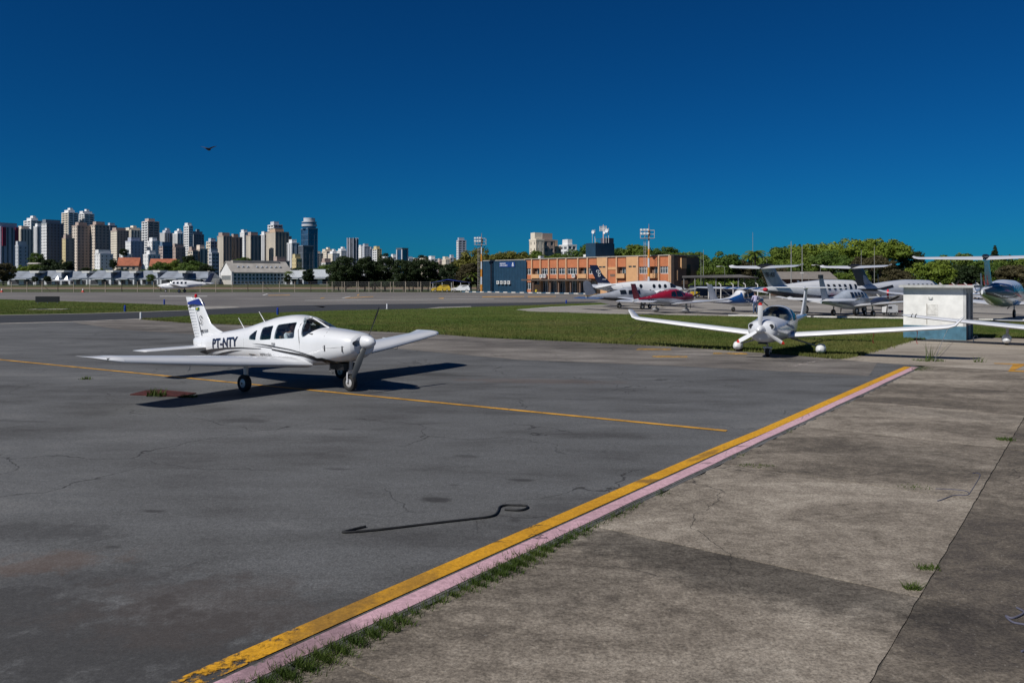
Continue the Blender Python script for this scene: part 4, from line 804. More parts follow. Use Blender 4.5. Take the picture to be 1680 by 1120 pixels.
windowset(h, t, [rounded([(-.75, 1.38), (-.1, 1.32), (-.1, 1.78), (-.6, 1.7)], .08), rounded([(.0, 1.32), (.85, 1.36), (.7, 1.78), (.0, 1.8)], .08)], DGLASS, off=.022)
for sd in (-1, 1): h.conform(*patch([(x * 1.08, min(z * 1.08 + .02, h.at(x * 1.08)[0] - .004)) for x, z in SHD], .15), sd, .022).build('windshield', DGLASS, t, 60)
# blue and white high-wing
BLU = M('high_wing_blue', (.01, .075, .26), .35, coat=.3)
cs_rows = [(2.2, 1.1, .8, .2, .95, 2, 2), (2.05, 1.22, .62, .42, .95, 2.4, 2.4), (1.2, 1.30, .52, .52, .95, 2.6, 2.6), (.95, 1.42, .50, .54, .95, 2.6, 2.8), (.45, 1.88, .5, .54, .95, 3, 3), (-.9, 1.86, .52, .53, .95, 3, 3), (-1.3, 1.62, .56, .48, .95, 2.6, 2.6), (-2.4, 1.28, .68, .30, .95, 2.3, 2.3), (-5.0, 1.08, .90, .08, 1.0, 2, 2)]
t, h = aircraft((19.6, 66.0), 40, 'blue and white high-wing aircraft parked with a person at its door', cs_rows, [(.0, .75, 1.6, 1.93, 1, 0), (2.5, .75, 1.55, 1.97, 1, 0), (4.9, .6, 1.15, 2.02, 1, 0), (5.1, .4, .8, 2.03, .4, .2)], [(1.05, -3.6, -4.9, .1), (1.3, -4.0, -5.0, .09), (2.35, -4.7, -5.35, .06)], [(.05, -4.1, 1.1, 1.05, .6, 0), (1.6, -4.3, .8, 1.05, .6, 0), (1.75, -4.4, .5, 1.05, .3, 0)], WHITE, finm=WHITE2,
    windows=[[(-1.0, 1.2), (-.5, 1.2), (-.5, 1.65), (-.9, 1.6)], [(-.35, 1.2), (.5, 1.2), (.42, 1.7), (-.35, 1.7)]], shield=[(.98, 1.4), (.75, 1.3), (.6, 1.3), (.48, 1.7), (.46, 1.95), (.95, 1.5)], gear=[(0, 1.2, .2, .6)], noseg=(1.6, .19, .6), props=[(2.2, 0, .98, 2, .9, WHITE)],
    stripes=[([(2.0, .9), (.2, .8), (-2.5, .8), (-4.8, .95), (-4.8, 1.05), (-2.4, 1.2), (-1.3, 1.5), (-1.1, 1.7), (-1.05, 1.15), (.6, 1.1), (2.0, 1.1)], BLU)])
for sd in (-1, 1):
    MB().tube([(.15, sd * .53, .6), (.2, sd * 2.4, 1.88)], .03, 6).build('wing_strut', WHITE, t)
    for y0, y1 in ((.35, .75), (1.2, 1.7)): wing([(y0, .76, 1.62, 1.934 + y0 * .016, 1.02, 0), (y1, .76, 1.6, 1.934 + y1 * .016, 1.02, 0)], sd).build('wing_band', BLU, t, 35)
# T-tailed turboprops
pc_rows = [(9.2, 1.75, 1.5, .1, 1.62, 2, 2), (8.8, 1.95, 1.2, .36, 1.55, 2.2, 2.2), (7.2, 2.15, 1.0, .58, 1.6, 2.3, 2.4), (6.0, 2.45, .92, .74, 1.65, 2.4, 2.5), (5.2, 2.68, .9, .8, 1.7, 2.4, 2.5), (2.0, 2.72, .9, .82, 1.75, 2.3, 2.4), (-.5, 2.6, 1.05, .7, 1.8, 2.2, 2.3), (-2.8, 2.40, 1.4, .45, 1.9, 2.1, 2.2), (-4.8, 2.22, 1.72, .2, 1.97, 2, 2), (-5.4, 2.12, 1.85, .06, 1.98, 2, 2)]
def tee(loc, hd, label, body, finm, sp, zs, stripes=(), texts=(), stabm=WHITE, mgx=2.4, fo=0.0):
    t, h = aircraft(loc, hd, label, pc_rows, [(.6, 4.2, 2.2, 1.05, 1, 0), (3, 3.9, 1.8, 1.3, 1, 0), (7.2, 3.4, 1.1, 1.75, .9, 0), (7.9, 3.2, .9, 1.95, .6, .6)], [(2.0, -1.6 + fo, -5.0 + fo * .4, .2), (2.3, -2.7 + fo, -5.1 + fo * .5, .18), (2.7, -3.5 + fo, -5.3 + fo * .7, .16), (zs - .05, -4.4 + fo, -5.95 + fo, .13)],
        [(.0, -4.65 + fo, 1.3, zs, .6, 0), (sp * .9, -5.0 + fo, .8, zs + .02, .6, 0), (sp * .97, -5.1 + fo, .6, zs + .05, .5, .3), (sp, -5.25 + fo, .4, zs + .12, .2, .6)], body, WHITE, finm, windows=[[(x, 1.95), (x + .3, 1.95), (x + .3, 2.35), (x, 2.35)] for x in (1.0, 1.7, 2.4, 3.1, 3.8, 4.5)], shield=[(5.9, 2.35), (5.5, 2.2), (5.2, 2.2), (5.15, 2.5), (5.2, 2.7), (6.0, 2.5)],
        gear=[(mgx, 2.2, .34, 1.15)], noseg=(7.0, .3, 1.1), props=[(9.2, 0, 1.62, 4, 1.3, WHITE)], stripes=stripes, texts=(), stabm=stabm, antenna=False, droop=.17)
    MB().lathe([(.03, -6.3 + fo), (.12, -5.9 + fo), (.15, -5.2 + fo), (.12, -4.7 + fo), (.03, -4.3 + fo)], (0, 0, zs), 'x', 12).build('fin_bullet', BLACK, t, 40)
    return t, h
def along(tail_u, Yt, hd, back):      # place an aircraft so that its fin stands at a photo column
    a = math.radians(hd); return ((tail_u - 840) / F * Yt + back * math.cos(a), Yt + back * math.sin(a))
swoop = [([(-5.2, 1.95), (-3, 1.75), (0, 1.5), (2, 1.55), (2, 1.35), (0, 1.15), (-2.5, 1.45), (-4.6, 1.75)], NAVY)]
t, h = tee(along(1258, 57, 34, 5.2), 34, 'T-tailed white turboprop with PR-ASI on its grey fin and navy swoop', WHITE, M('grey_fin_paint', (.40, .43, .48), .4), 3.1, 3.72, swoop + [([(-5.3, 1.9), (-3, 1.5), (-.5, 1.08), (-.5, 1.02), (-3, 1.35), (-5.0, 1.78)], BLACK)])  # fin colour has the shade of its sunless side painted in
for sd in (-1, 1): flat_text('PR-ASI', .46, BLACK, 'registration', t, (-5.45 if sd < 0 else -3.9, sd * .11, 2.92), (1 if sd < 0 else -1, 0, 0), (0, 0, 1), .8, .01)
MB().lathe([(.04, -5.56), (.13, -5.48), (.15, -5.35), (.12, -5.2)], (0, 0, 1.99), 'x', 12).build('tail_cover', CLOTH, t, 40)
t, h = tee(along(1405, 62, 34, 5.2), 34, 'T-tailed turboprop with black and grey fin parked between hut and twin', WHITE2, M('black_fin', (.02, .022, .03), .35), 2.95, 3.8, [([(-5.2, 2.0), (-3, 2.0), (-1, 2.3), (-1, 2.1), (-3, 1.8), (-5.0, 1.85)], BLACK)])
vfin([(1.95, -1.9, -4.5, .24), (2.3, -2.8, -4.75, .21), (2.7, -3.55, -4.9, .19), (3.0, -3.9, -4.85, .17), (3.1, -4.15, -4.7, .15)]).build('fin_panel', M('fin_grey', (.33, .36, .42), .4), t, 35)
sw3 = [([(-5.2, 2.12), (-3.2, 2.3), (-1.5, 2.35), (1.0, 2.2), (3.0, 1.75), (3.0, 1.6), (.5, 1.55), (-1.5, 1.55), (-3, 1.65), (-5.0, 1.85)], BLACK), ([(-3.6, 2.32), (-1.5, 2.52), (.5, 2.40), (2.6, 1.9), (.5, 2.28), (-1.5, 2.4)], M('stripe_blue')), ([(-2.8, 1.95), (-1, 2.1), (1.5, 1.9), (4, 1.6), (4, 1.5), (1.5, 1.75), (-1, 1.98)], RED), ([(-4.2, 1.95), (-2, 1.72), (.5, 1.68), (2.6, 1.85), (.5, 1.62), (-2, 1.62)], WHITE)]
t, h = tee(along(1611, 46.5, 50, 5.4), 50, 'T-tailed turboprop with black, red and blue swirl on its tail, behind the hut', WHITE, WHITE2, 4.0, 4.12, sw3, mgx=.4, fo=1.2)
finpanel(t, [(-3.6, 2.4), (-4.0, 2.4), (-4.4, 3.0), (-4.2, 2.7)], RED, y=.11); flat_text('O', .5, DKGREY, 'tail_marking', t, (-5.2, -.09, 3.4), (1, 0, 0), (0, 0, 1), .7, .0)
# grey piston twin seen from behind
bn_rows = [(3.2, 1.2, 1.0, .08, 1.1, 2, 2), (2.9, 1.32, .85, .3, 1.08, 2.1, 2.1), (1.9, 1.52, .68, .48, 1.08, 2.3, 2.4), (1.3, 1.85, .62, .54, 1.1, 2.3, 2.6), (.7, 2.02, .6, .56, 1.12, 2.4, 2.6), (-.9, 1.98, .62, .55, 1.14, 2.3, 2.5), (-2.0, 1.72, .72, .44, 1.15, 2.2, 2.3), (-3.6, 1.42, .92, .22, 1.16, 2, 2), (-5.0, 1.25, 1.08, .05, 1.17, 2, 2)]
t, h = aircraft(along(1347, 54, 43, 5.0), 43, 'grey twin piston aircraft with navy engine pods and red propeller covers', bn_rows, [(.5, .9, 2.0, .82, 1, 0), (1.7, .8, 1.8, .95, 1, 0), (5.0, .3, 1.1, 1.3, 1, 0), (5.75, .1, .8, 1.4, .5, .2)], [(1.2, -3.0, -4.8, .12), (1.5, -3.9, -4.95, .1), (2.5, -4.5, -5.25, .08), (2.95, -4.75, -5.3, .06)], [(.05, -4.0, 1.1, 1.38, .7, 0), (2.35, -4.35, .75, 1.42, .7, 0), (2.5, -4.5, .5, 1.52, .3, .8)], M('twin_grey', (.42, .47, .54), .35, coat=.3), WHITE, M('twin_fin', (.30, .34, .40), .4),
    windows=[[(x, 1.45), (x + .42, 1.45), (x + .38, 1.8), (x + .04, 1.8)] for x in (-1.3, -.78, -.26, .26)], shield=[(1.45, 1.6), (1.1, 1.5), (.9, 1.55), (.85, 1.85), (.8, 2.05), (1.5, 1.85)], gear=[(0, 1.45, .26, .85)], noseg=(2.1, .22, .8), nacelles=[(-1.1, 1.9, 1.7, 1.12, .36, M('pod_navy', (.03, .04, .075), .35, coat=.3))], props=[(1.9, 1.7, 1.12, 3, .95, WHITE), (1.9, -1.7, 1.12, 3, .95, WHITE)], stripes=[([(2.5, 1.05), (0, 1.0), (-3, 1.15), (-3, 1.05), (0, .72), (2.2, .85)], M('belly_blue', (.10, .13, .2), .4))])
for sd in (-1, 1): MB().tube([(2.0, sd * 1.7, 1.30), (2.0, sd * 1.7, 1.90 if sd < 0 else 1.5), (2.0, sd * 1.7, 2.02 if sd < 0 else 1.62)], [.07, .08, .03] if sd < 0 else [.15, .17, .06], 10).build('propeller_cover', CLOTH, t, 40)
MB().box((-5.05, 0, 2.93), (.45, .16, .25)).build('rudder_lock', BLACK, t)
# white twin taxiing far behind the trainer
t, h = aircraft((-70.2, 166.5), 187, 'small white twin with dark blue fin taxiing on the far apron', [(4.6, 1.55, 1.35, .06, 1.45, 2, 2), (3.4, 1.9, 1.0, .42, 1.4, 2.2, 2.2), (2.4, 2.05, .9, .58, 1.45, 2.3, 2.4), (1.8, 2.45, .88, .64, 1.5, 2.4, 2.5), (1.0, 2.62, .88, .66, 1.55, 2.4, 2.5), (-1.6, 2.58, .95, .64, 1.6, 2.3, 2.4), (-4.0, 2.25, 1.35, .35, 1.75, 2.1, 2.1), (-6.3, 2.05, 1.7, .08, 1.85, 2, 2)],
    [(.5, 1.0, 2.0, 1.05, 1, 0), (3, .8, 1.7, 1.35, 1, 0), (6.4, .4, 1.0, 1.7, .9, 0)], [(1.95, -3.6, -6.1, .15), (2.3, -4.6, -6.2, .14), (2.9, -5.4, -6.5, .13), (4.1, -6.1, -7.0, .1)], [(.1, -5.0, 1.2, 2.0, .7, 0), (2.5, -5.5, .8, 2.05, .6, 0)], WHITE, None, NAVY, windows=[[(x, 1.85), (x + .4, 1.85), (x + .4, 2.25), (x, 2.25)] for x in (-1.4, -.6, .2, 1.0)], shield=[(2.4, 2.1), (2.0, 2.0), (1.75, 2.0), (1.6, 2.35), (1.6, 2.55), (2.35, 2.25)],
    gear=[(-.3, 2.0, .34, 1.1)], noseg=(3.0, .3, 1.1), nacelles=[(-2.2, 3.3, 2.0, 1.3, .5, WHITE)], props=[(3.3, 2.0, 1.3, 3, 1.1, WHITE), (3.3, -2.0, 1.3, 3, 1.1, WHITE)], stripes=[([(2.4, 1.5), (0, 1.4), (-4.5, 1.8), (-4.5, 1.7), (0, 1.2), (2.4, 1.3)], M('stripe_blue'))])
# further parked machines at the back of the apron
for i, (u, Y, hd, lab, bm_, fm) in enumerate([(1335, 96, 48, 'white low-wing aircraft with an orange nose in the back row of the apron', WHITE, WHITE2), (1452, 102, 55, 'white low-wing aircraft with swept black fin rising beyond the hut roof', WHITE, BLACK), (1380, 112, 30, 'white low-wing aircraft by the white railing posts at the back', WHITE, WHITE2), (1625, 88, 48, 'white aircraft with tall plain fin behind the swirl-tailed turboprop', WHITE2, WHITE2), (1600, 110, 60, 'small white aircraft with blue striped fin before the dark trees', WHITE, M('stripe_blue'))]):
    X = (u - 840) / F * Y; fk = 1.7 if i in (1, 3) else 1.0
    t, h = aircraft((X, Y), hd, lab, single_rows(1.15), LW, [(z if z < 1.5 else 1.5 + (z - 1.5) * fk * 1.5, a - (z - 1.0) * .3, b - (z - 1.0) * .3, th) for z, a, b, th in SQF], LST, bm_, None, fm, windows=SW, shield=[(x * 1.15, z * 1.15) for x, z in SHD], gear=GEAR, noseg=(2.1, .2, .75), props=[(2.9, 0, 1.28, 2, .95, M('orange_paint', (.6, .12, .02), .4) if i == 0 else WHITE)])
# person standing at the high-wing's door
def standing(loc, yaw, label, shirt, trousers):
    J = {'pel': ((0, 0, .95), .15, .11), 'abd': ((0, 0, 1.12), .14, .105), 'chest': ((0, 0, 1.32), .165, .115), 'neck': ((.0, 0, 1.48), .055, .055), 'skull': ((.01, 0, 1.56), .05, .05)}; E = [('pel', 'abd'), ('abd', 'chest'), ('chest', 'neck'), ('neck', 'skull')]
    for s, n in ((-1, 'r'), (1, 'l')):
        J[n + 'sh'] = ((0, s * .19, 1.40), .065, .065); J[n + 'el'] = ((.05, s * .25, 1.13), .046, .046); J[n + 'wr'] = ((.25, s * .20, 1.05), .034, .034); J[n + 'ha'] = ((.33, s * .18, 1.06), .032, .022)
        J[n + 'hip'] = ((0, s * .09, .88), .095, .095); J[n + 'kn'] = ((.02, s * .11, .5), .065, .065); J[n + 'an'] = ((-.01, s * .12, .1), .045, .045); J[n + 'toe'] = ((.14, s * .13, .04), .045, .035)
        E += [('chest', n + 'sh'), (n + 'sh', n + 'el'), (n + 'el', n + 'wr'), (n + 'wr', n + 'ha'), ('pel', n + 'hip'), (n + 'hip', n + 'kn'), (n + 'kn', n + 'an'), (n + 'an', n + 'toe')]
    me = skin_body('body', J, E, [shirt, trousers, SKIN, BLACK], lambda c: 2 if (c.z > 1.465 or (c.x > .12 and 1.0 < c.z < 1.1)) else (0 if c.z > .98 else (1 if c.z > .09 else 3)), 1)
    o = thing('person', loc, yaw, label, 'person'); place('body', me, None, o); head(o, .02, 0, 1.64)
    for s in (-1, 1):
        for k in range(4): MB().tube([(.33, s * .18 + (k - 1.5) * .02, 1.06), (.38, s * .18 + (k - 1.5) * .02, 1.05), (.40, s * .18 + (k - 1.5) * .019, 1.02)], [.009, .009, .007], 5).build('finger', SKIN, o)
        MB().tube([(.30, s * .155, 1.07), (.325, s * .13, 1.08), (.35, s * .125, 1.07)], [.011, .01, .008], 5).build('thumb', SKIN, o)
standing((*[c for c in ((1239 - 840) / F * 63, 63.0)], 0), math.radians(95), 'person in lilac shirt and jeans standing at the blue high-wing aircraft', M('lilac_shirt', (.50, .48, .68), .8), M('jeans', (.05, .09, .18), .8))
# ------------------------------------------------------------------ terminal
TA = Vector((-6.45, 177.0, 0)); TB = Vector((28.3, 138.0, 0)); TD = (TB - TA).normalized()
def su(u):
    k = (u - 840) / F; return (k * TA.y - TA.x) / (TD.x - k * TD.y)
term = thing('terminal_building', TA, math.atan2(TD.y, TD.x), 'two-storey orange brick terminal with navy end block and roof antennas', 'building')
m, t_, p_, o_ = nt('orange_brick'); c = t_.nodes.new('ShaderNodeTexCoord').outputs['Object']
br = N(t_, 'TexBrick'); br.inputs['Scale'].default_value = 4.0; br.inputs['Color1'].default_value = (.52, .17, .07, 1); br.inputs['Color2'].default_value = (.45, .13, .05, 1); br.inputs['Mortar'].default_value = (.40, .20, .11, 1)
mp = N(t_, 'Mapping'); mp.inputs['Rotation'].default_value = (math.radians(90), 0, 0); L(t_, c, mp.inputs[0]); L(t_, mp.outputs[0], br.inputs['Vector'])
L(t_, mixc(t_, .5, br.outputs[0], ramp(t_, noise(t_, c, 1.2, 5), [(.3, .75), (.7, 1.15)]), 'MULTIPLY'), p_.inputs['Base Color']); p_.inputs['Roughness'].default_value = .85
BRICK = MT['orange_brick']; TAN = M('tan_plaster', (.58, .33, .16), .85, var=.08, scale=.8); PIL = M('pilaster_concrete', (.56, .34, .20), .85, var=.12)
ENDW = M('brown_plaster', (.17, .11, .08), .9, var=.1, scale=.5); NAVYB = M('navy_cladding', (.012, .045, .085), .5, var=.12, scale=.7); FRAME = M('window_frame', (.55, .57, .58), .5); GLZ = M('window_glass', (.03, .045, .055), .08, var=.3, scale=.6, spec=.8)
CONC = M('roof_concrete', (.33, .31, .28), .9, var=.15); ACW = M('ac_white', (.68, .68, .66), .5); TZ = 7.07; TDEP = 9.0; sE = su(1098.6); s0 = 0.0; sN = su(860.7)
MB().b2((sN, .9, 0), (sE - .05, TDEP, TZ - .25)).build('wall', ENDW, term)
MB().b2((sN - .1, -.05, TZ - .1), (sE + .1, TDEP + .1, TZ + .08)).build('roof', CONC, term)
MB().b2((sE - .05, .0, 0), (sE + .3, .9, TZ - .1)).build('wall', PIL, term)
for y, z0, z1, m_ in ((3.0, 4.7, 6.6, TAN), (1.8, 2.6, 4.4, PIL), (3.4, 1.9, 2.6, TAN)): MB().b2((sE - .2, y, z0), (sE + .35, y + (1.5 if m_ is TAN else .25), z1)).build('end_panel', m_, term)
MB().b2((sE - .5, 5.0, 2.4), (sE + .02, 6.2, 5.4)).build('end_recess', BLACK, term)  # black box proud of the wall, its colour stands for recess shade
# navy block
MB().b2((s0, -.1, 0), (sN, TDEP, TZ - .2)).build('navy_block', NAVYB, term); MB().b2((s0 - .05, -.15, TZ - .2), (sN, TDEP, TZ - .02)).build('coping', CONC, term)
k = 0
while s0 + .9 * k < sN - .1: MB().b2((s0 + .9 * k, -.125, .1), (s0 + .9 * k + .87, -.1005, TZ - .25)).build('cladding_panel', NAVYB, term); k += 1
MB().b2((su(806), -.3, 0), (su(808.5), -.125, TZ - .2)).build('downpipe', M('navy_dark', (.008, .015, .03), .6), term)
sg = MB().b2((su(820.5), -.24, 5.45), (su(846), -.13, 6.55)).build('sign', M('sign_blue', (.012, .05, .20), .4), term)
for s_, z, sz in (('AEROPORTO', 6.08, .42), ('CAMPO DE MARTE', 5.66, .38)): flat_text(s_, sz, WHITE, 'lettering', sg, (su(821.3), -.246, z), (1, 0, 0), (0, 0, 1), .78, .01)
lg = MB(); cx = su(842)
for a in range(3): lg.b2((cx - .18, -.25, 5.6 + .14 * a), (cx + .42, -.245, 5.7 + .14 * a))
lg.add([(cx + .12 + .2 * math.cos(q), -.248, 6.2 + .2 * math.sin(q)) for q in [2 * math.pi * i / 14 for i in range(14)]], [tuple(range(14))]); lg.build('logo', WHITE, sg)
def ac(x, z, parent=term):
    a = MB().b2((x, -.55, z), (x + .8, -.13, z + .72)).build('air_conditioner', ACW, parent)
    MB().lathe([(.26, -.56), (.27, -.551)], (x + .36, 0, z + .36), 'y', 14).build('fan_grille', M('grille_grey', (.22, .22, .22), .6), a)
for u in (817.5, 823.5, 829.5, 835.5): ac(su(u), 1.75)
# bays
def bwin(x0, x1, z0, z1, n, y=.35, sill=True):
    f = MB(); f.b2((x0, y - .06, z0), (x1, y + .1, z0 + .1)); f.b2((x0, y - .06, z1 - .1), (x1, y + .1, z1))
    for i in range(n + 1): xx = x0 + (x1 - x0) * i / n; f.b2((xx - .06 if i else xx, y - .06, z0 + .1), (xx + .06 if i < n else xx, y + .1, z1 - .1))
    f.b2((x0 + .01, y - .05, z1 - .42), (x1 - .01, y + .09, z1 - .36)); w = f.build('window', FRAME, term)
    for i in range(n): MB().b2((x0 + (x1 - x0) * i / n + .06, y + .02, z0 + .1), (x0 + (x1 - x0) * (i + 1) / n - .06, y + .04, z1 - .1)).build('pane', GLZ, w)
def panel(x0, x1, z0, z1, m_=None, y=.18, name='brick_panel'): MB().b2((x0, y, z0), (x1, y + .8, z1)).build(name, m_ or BRICK, term)
def pil(u, z0=0): MB().b2((su(u) - .16, -.12, z0), (su(u) + .16, .6, TZ - .1)).build('pilaster', PIL, term)
for u in (860.9, 872.7, 886.7, 900.4, 914.8, 929, 948.4, 964, 995.8, 1011.8, 1046.6, 1064, 1081, 1098.2): pil(u)
UP0, UP1 = 3.78, 5.1
def bay(u0, u1, kind, low=True):
    a, b = su(u0) + .16, su(u1) - .16
    if kind == 'tan':
        panel(a - .1, b + .1, 0, TZ - .12, TAN, .0, 'tan_wall')
        for i in range(2): x = a + (b - a) * (.2 + .38 * i); MB().b2((x, -.02, 5.0), (x + .75, .02, 5.28)).build('slit_window', GLZ, term)
        return
    panel(a, b, UP1, TZ - .12)
    if kind == 'win': bwin(a, b, UP0, UP1, 3 if u1 - u0 < 17 else 4); panel(a, b, 2.95, UP0)
    if kind == 'balc':
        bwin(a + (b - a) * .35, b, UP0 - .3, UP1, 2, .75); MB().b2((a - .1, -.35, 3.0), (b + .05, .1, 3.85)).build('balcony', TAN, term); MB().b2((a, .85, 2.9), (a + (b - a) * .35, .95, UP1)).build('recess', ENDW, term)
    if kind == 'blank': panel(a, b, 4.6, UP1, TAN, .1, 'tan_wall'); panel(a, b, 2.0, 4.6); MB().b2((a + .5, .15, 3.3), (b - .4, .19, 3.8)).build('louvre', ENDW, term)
for u0, u1, k in ((860.9, 872.7, 'win'), (872.7, 886.7, 'balc'), (886.7, 900.4, 'win'), (900.4, 914.8, 'win'), (914.8, 929, 'win'), (929, 948.4, 'win'), (948.4, 964, 'balc'), (964, 978.6, 'win'), (978.6, 995.8, 'tan'), (995.8, 1011.8, 'blank'), (1011.8, 1026.8, 'balc'), (1026.8, 1046.6, 'tan'), (1046.6, 1064, 'win'), (1064, 1081, 'balc'), (1081, 1098.2, 'win')): bay(u0, u1, k)
for u in (888, 893.5, 941): ac(su(u), 3.1)
bwin(su(860.9) + .16, su(872.7) - .16, .65, 2.15, 3); panel(su(860.9) + .16, su(872.7) - .16, 2.15, 2.95); panel(su(860.9) + .16, su(872.7) - .16, 0, .65); panel(su(872.7) + .16, su(886.7) - .16, 0, 1.7, TAN, .05, 'tan_wall')
bwin(su(872.7) + .16, su(886.7) - .16, 1.7, 2.9, 2, .6)
for u0, u1 in ((886.7, 900.4), (900.4, 914.8), (914.8, 929), (929, 948.4), (948.4, 964), (964, 978.6)): bwin(su(u0) + .3, su(u1) - .3, .05, 2.45, 3, .6)
for u0, u1 in ((1011.8, 1026.8), (1046.6, 1064), (1064, 1081), (1081, 1098.2)): panel(su(u0) + .16, su(u1) - .16, 0, 2.95)
MB().b2((su(870), -2.6, 2.50), (su(985), .3, 2.82)).build('canopy', M('canopy_brown', (.10, .075, .06), .85), term)
for u in (887, 915, 929, 948.5, 964): MB().b2((su(u) - .13, -2.2, 0), (su(u) + .13, -1.95, 2.5)).build('column', ENDW, term)
MB().lathe([(.22, 0), (.25, .5), (.1, .7)], (su(897), -3, 0), 'z', 12).build('litter_bin', M('bin_yellow', (.6, .45, .02), .5), term)
# roof block with antennas
def suy(u, y):
    k = (u - 840) / F; ax, ay = TA.x - TD.y * y, TA.y + TD.x * y; return (k * ay - ax) / (TD.x - k * TD.y)
pa, pb = suy(961, 1.5), suy(977, 1.5); pd = next(y * .1 for y in range(20, 200) if suy(1008, y * .1) <= pb)
ph = MB().b2((pa, 1.5, TZ), (pb, pd, 9.9)).build('roof_block', NAVYB, term)
for i in range(9): MB().b2((pb - .2, 1.7 + i * (pd - 2) / 8, 9.9), (pb - .14, 1.76 + i * (pd - 2) / 8, 10.7)).build('railing_post', FRAME, ph)
MB().b2((pb - .2, 1.7, 10.7), (pb - .14, pd - .2, 10.76)).build('railing', FRAME, ph)
x = suy(990, 4); MB().tube([(x, 4, 9.9), (x, 4, 13.6)], [.14, .08], 8).build('antenna_mast', M('pale_red_metal', (.55, .42, .40), .5), ph)
for a in range(6): MB().b2((x - .9 + .33 * a, 3.85, 12.3), (x - .75 + .33 * a, 4.0, 13.3)).build('antenna_panel', FRAME, ph)
MB().b2((x - .9, 3.9, 12.75), (x + .95, 3.96, 12.85)).build('antenna_frame', FRAME, ph)
for u, z, r in ((976, 12.2, .38), (994.5, 12.0, .33), (998.5, 12.3, .4)):
    xx = suy(u, 3.6); MB().tube([(xx, 3.6, 9.9), (xx, 3.6, z + .5)], .06, 6).build('antenna_pole', FRAME, ph); MB().lathe([(.02, 3.3), (r * .7, 3.22), (r, 3.05), (r, 3.0), (.02, 3.12)], (xx, 0, z), 'y', 16).build('dish', WHITE, ph, 40)
MB().tube([(pa + .4, 3, 9.9), (pa + .4, 3, 12.0)], .04, 5).build('antenna_pole', FRAME, ph); MB().b2((pb - 1.4, pd - 2.5, 9.9), (pb - .1, pd - .1, 11.0)).build('water_tank', M('tank_grey', (.06, .08, .12), .7), ph)
for u in (866, 940): MB().b2((su(u), 3, TZ + .08), (su(u) + .7, 4, TZ + .7)).build('roof_vent', ACW, term)

# ------------------------------------------------------------------ hut
HC = Vector(G(1585, 558.6)); hut = thing('utility_hut', HC, UV, 'small white block hut with flat concrete roof and blue painted base', 'hut')
PLA = M('hut_white', (.77, .765, .73), .85, var=.09, scale=2.2, bmp=.15); PBL = M('hut_blue', (.065, .17, .24), .8, var=.22, scale=3.0); hw, hd_ = 2.55, 2.3
MB().b2((-hw, 0, .62), (-.12, hd_, 2.36)).build('wall', PLA, hut); MB().b2((-hw - .006, -.006, -.05), (-.12, hd_ + .006, .62)).build('painted_base', PBL, hut)
for y0, y1 in ((0, .12), (.85, 1.45), (hd_ - .12, hd_)): MB().b2((-.12, y0, .62), (0, y1, 2.36)).build('wall_pier', M('hut_grey', (.48, .48, .47), .85, var=.15), hut); MB().b2((-.12, y0, -.05), (.004, y1, .62)).build('painted_base', PBL, hut)
for y0, y1 in ((.12, .85), (1.45, hd_ - .12)):
    d_ = MB().b2((-.09, y0, .0), (-.05, y1, 2.1)).build('door', M('door_grey', (.14, .14, .14), .7, var=.2), hut)
    for q in range(12): MB().b2((-.05, y0 + .04, .2 + .15 * q), (-.03, y1 - .04, .24 + .15 * q)).build('slat', M('door_grey'), d_)
    MB().b2((-.12, y0, 2.1), (-.005, y1, 2.36)).build('lintel', M('hut_grey'), hut)
MB().b2((-hw - .14, -.34, 2.36), (.34, hd_ + .28, 2.47)).build('roof_slab', M('slab_grey', (.45, .45, .43), .9, var=.15, scale=3), hut)
MB().b2((-1.50, -.035, 1.82), (-1.32, 0, 1.93)).build('lamp_bracket', M('slab_grey'), hut); MB().lathe([(.05, -.07), (.06, -.035)], (-1.41, 0, 1.88), 'y', 10).build('lamp', ACW, hut)
MB().b2((-1.55, -.02, 1.10), (-1.12, -.001, 1.60)).build('patched_plate', M('hut_patch', (.66, .65, .61), .85, var=.15, scale=6), hut); MB().b2((-1.58, -.012, .68), (-1.56, 0, 1.62)).build('conduit', M('rust_streak', (.22, .17, .12), .9, var=.5, scale=8), hut)
hk = MB(); bx_, by_, _ = G(1597, 562); hk.tube([(bx_, by_, 0), (bx_, by_, .22), (bx_ + .06, by_, .30), (bx_ + .16, by_ + .03, .30), (bx_ + .22, by_ + .04, .2)], .018, 6)
tag(hk.build('pipe_hook', METAL), 'bent grey pipe standing on the pad at the corner of the hut', 'pipe')

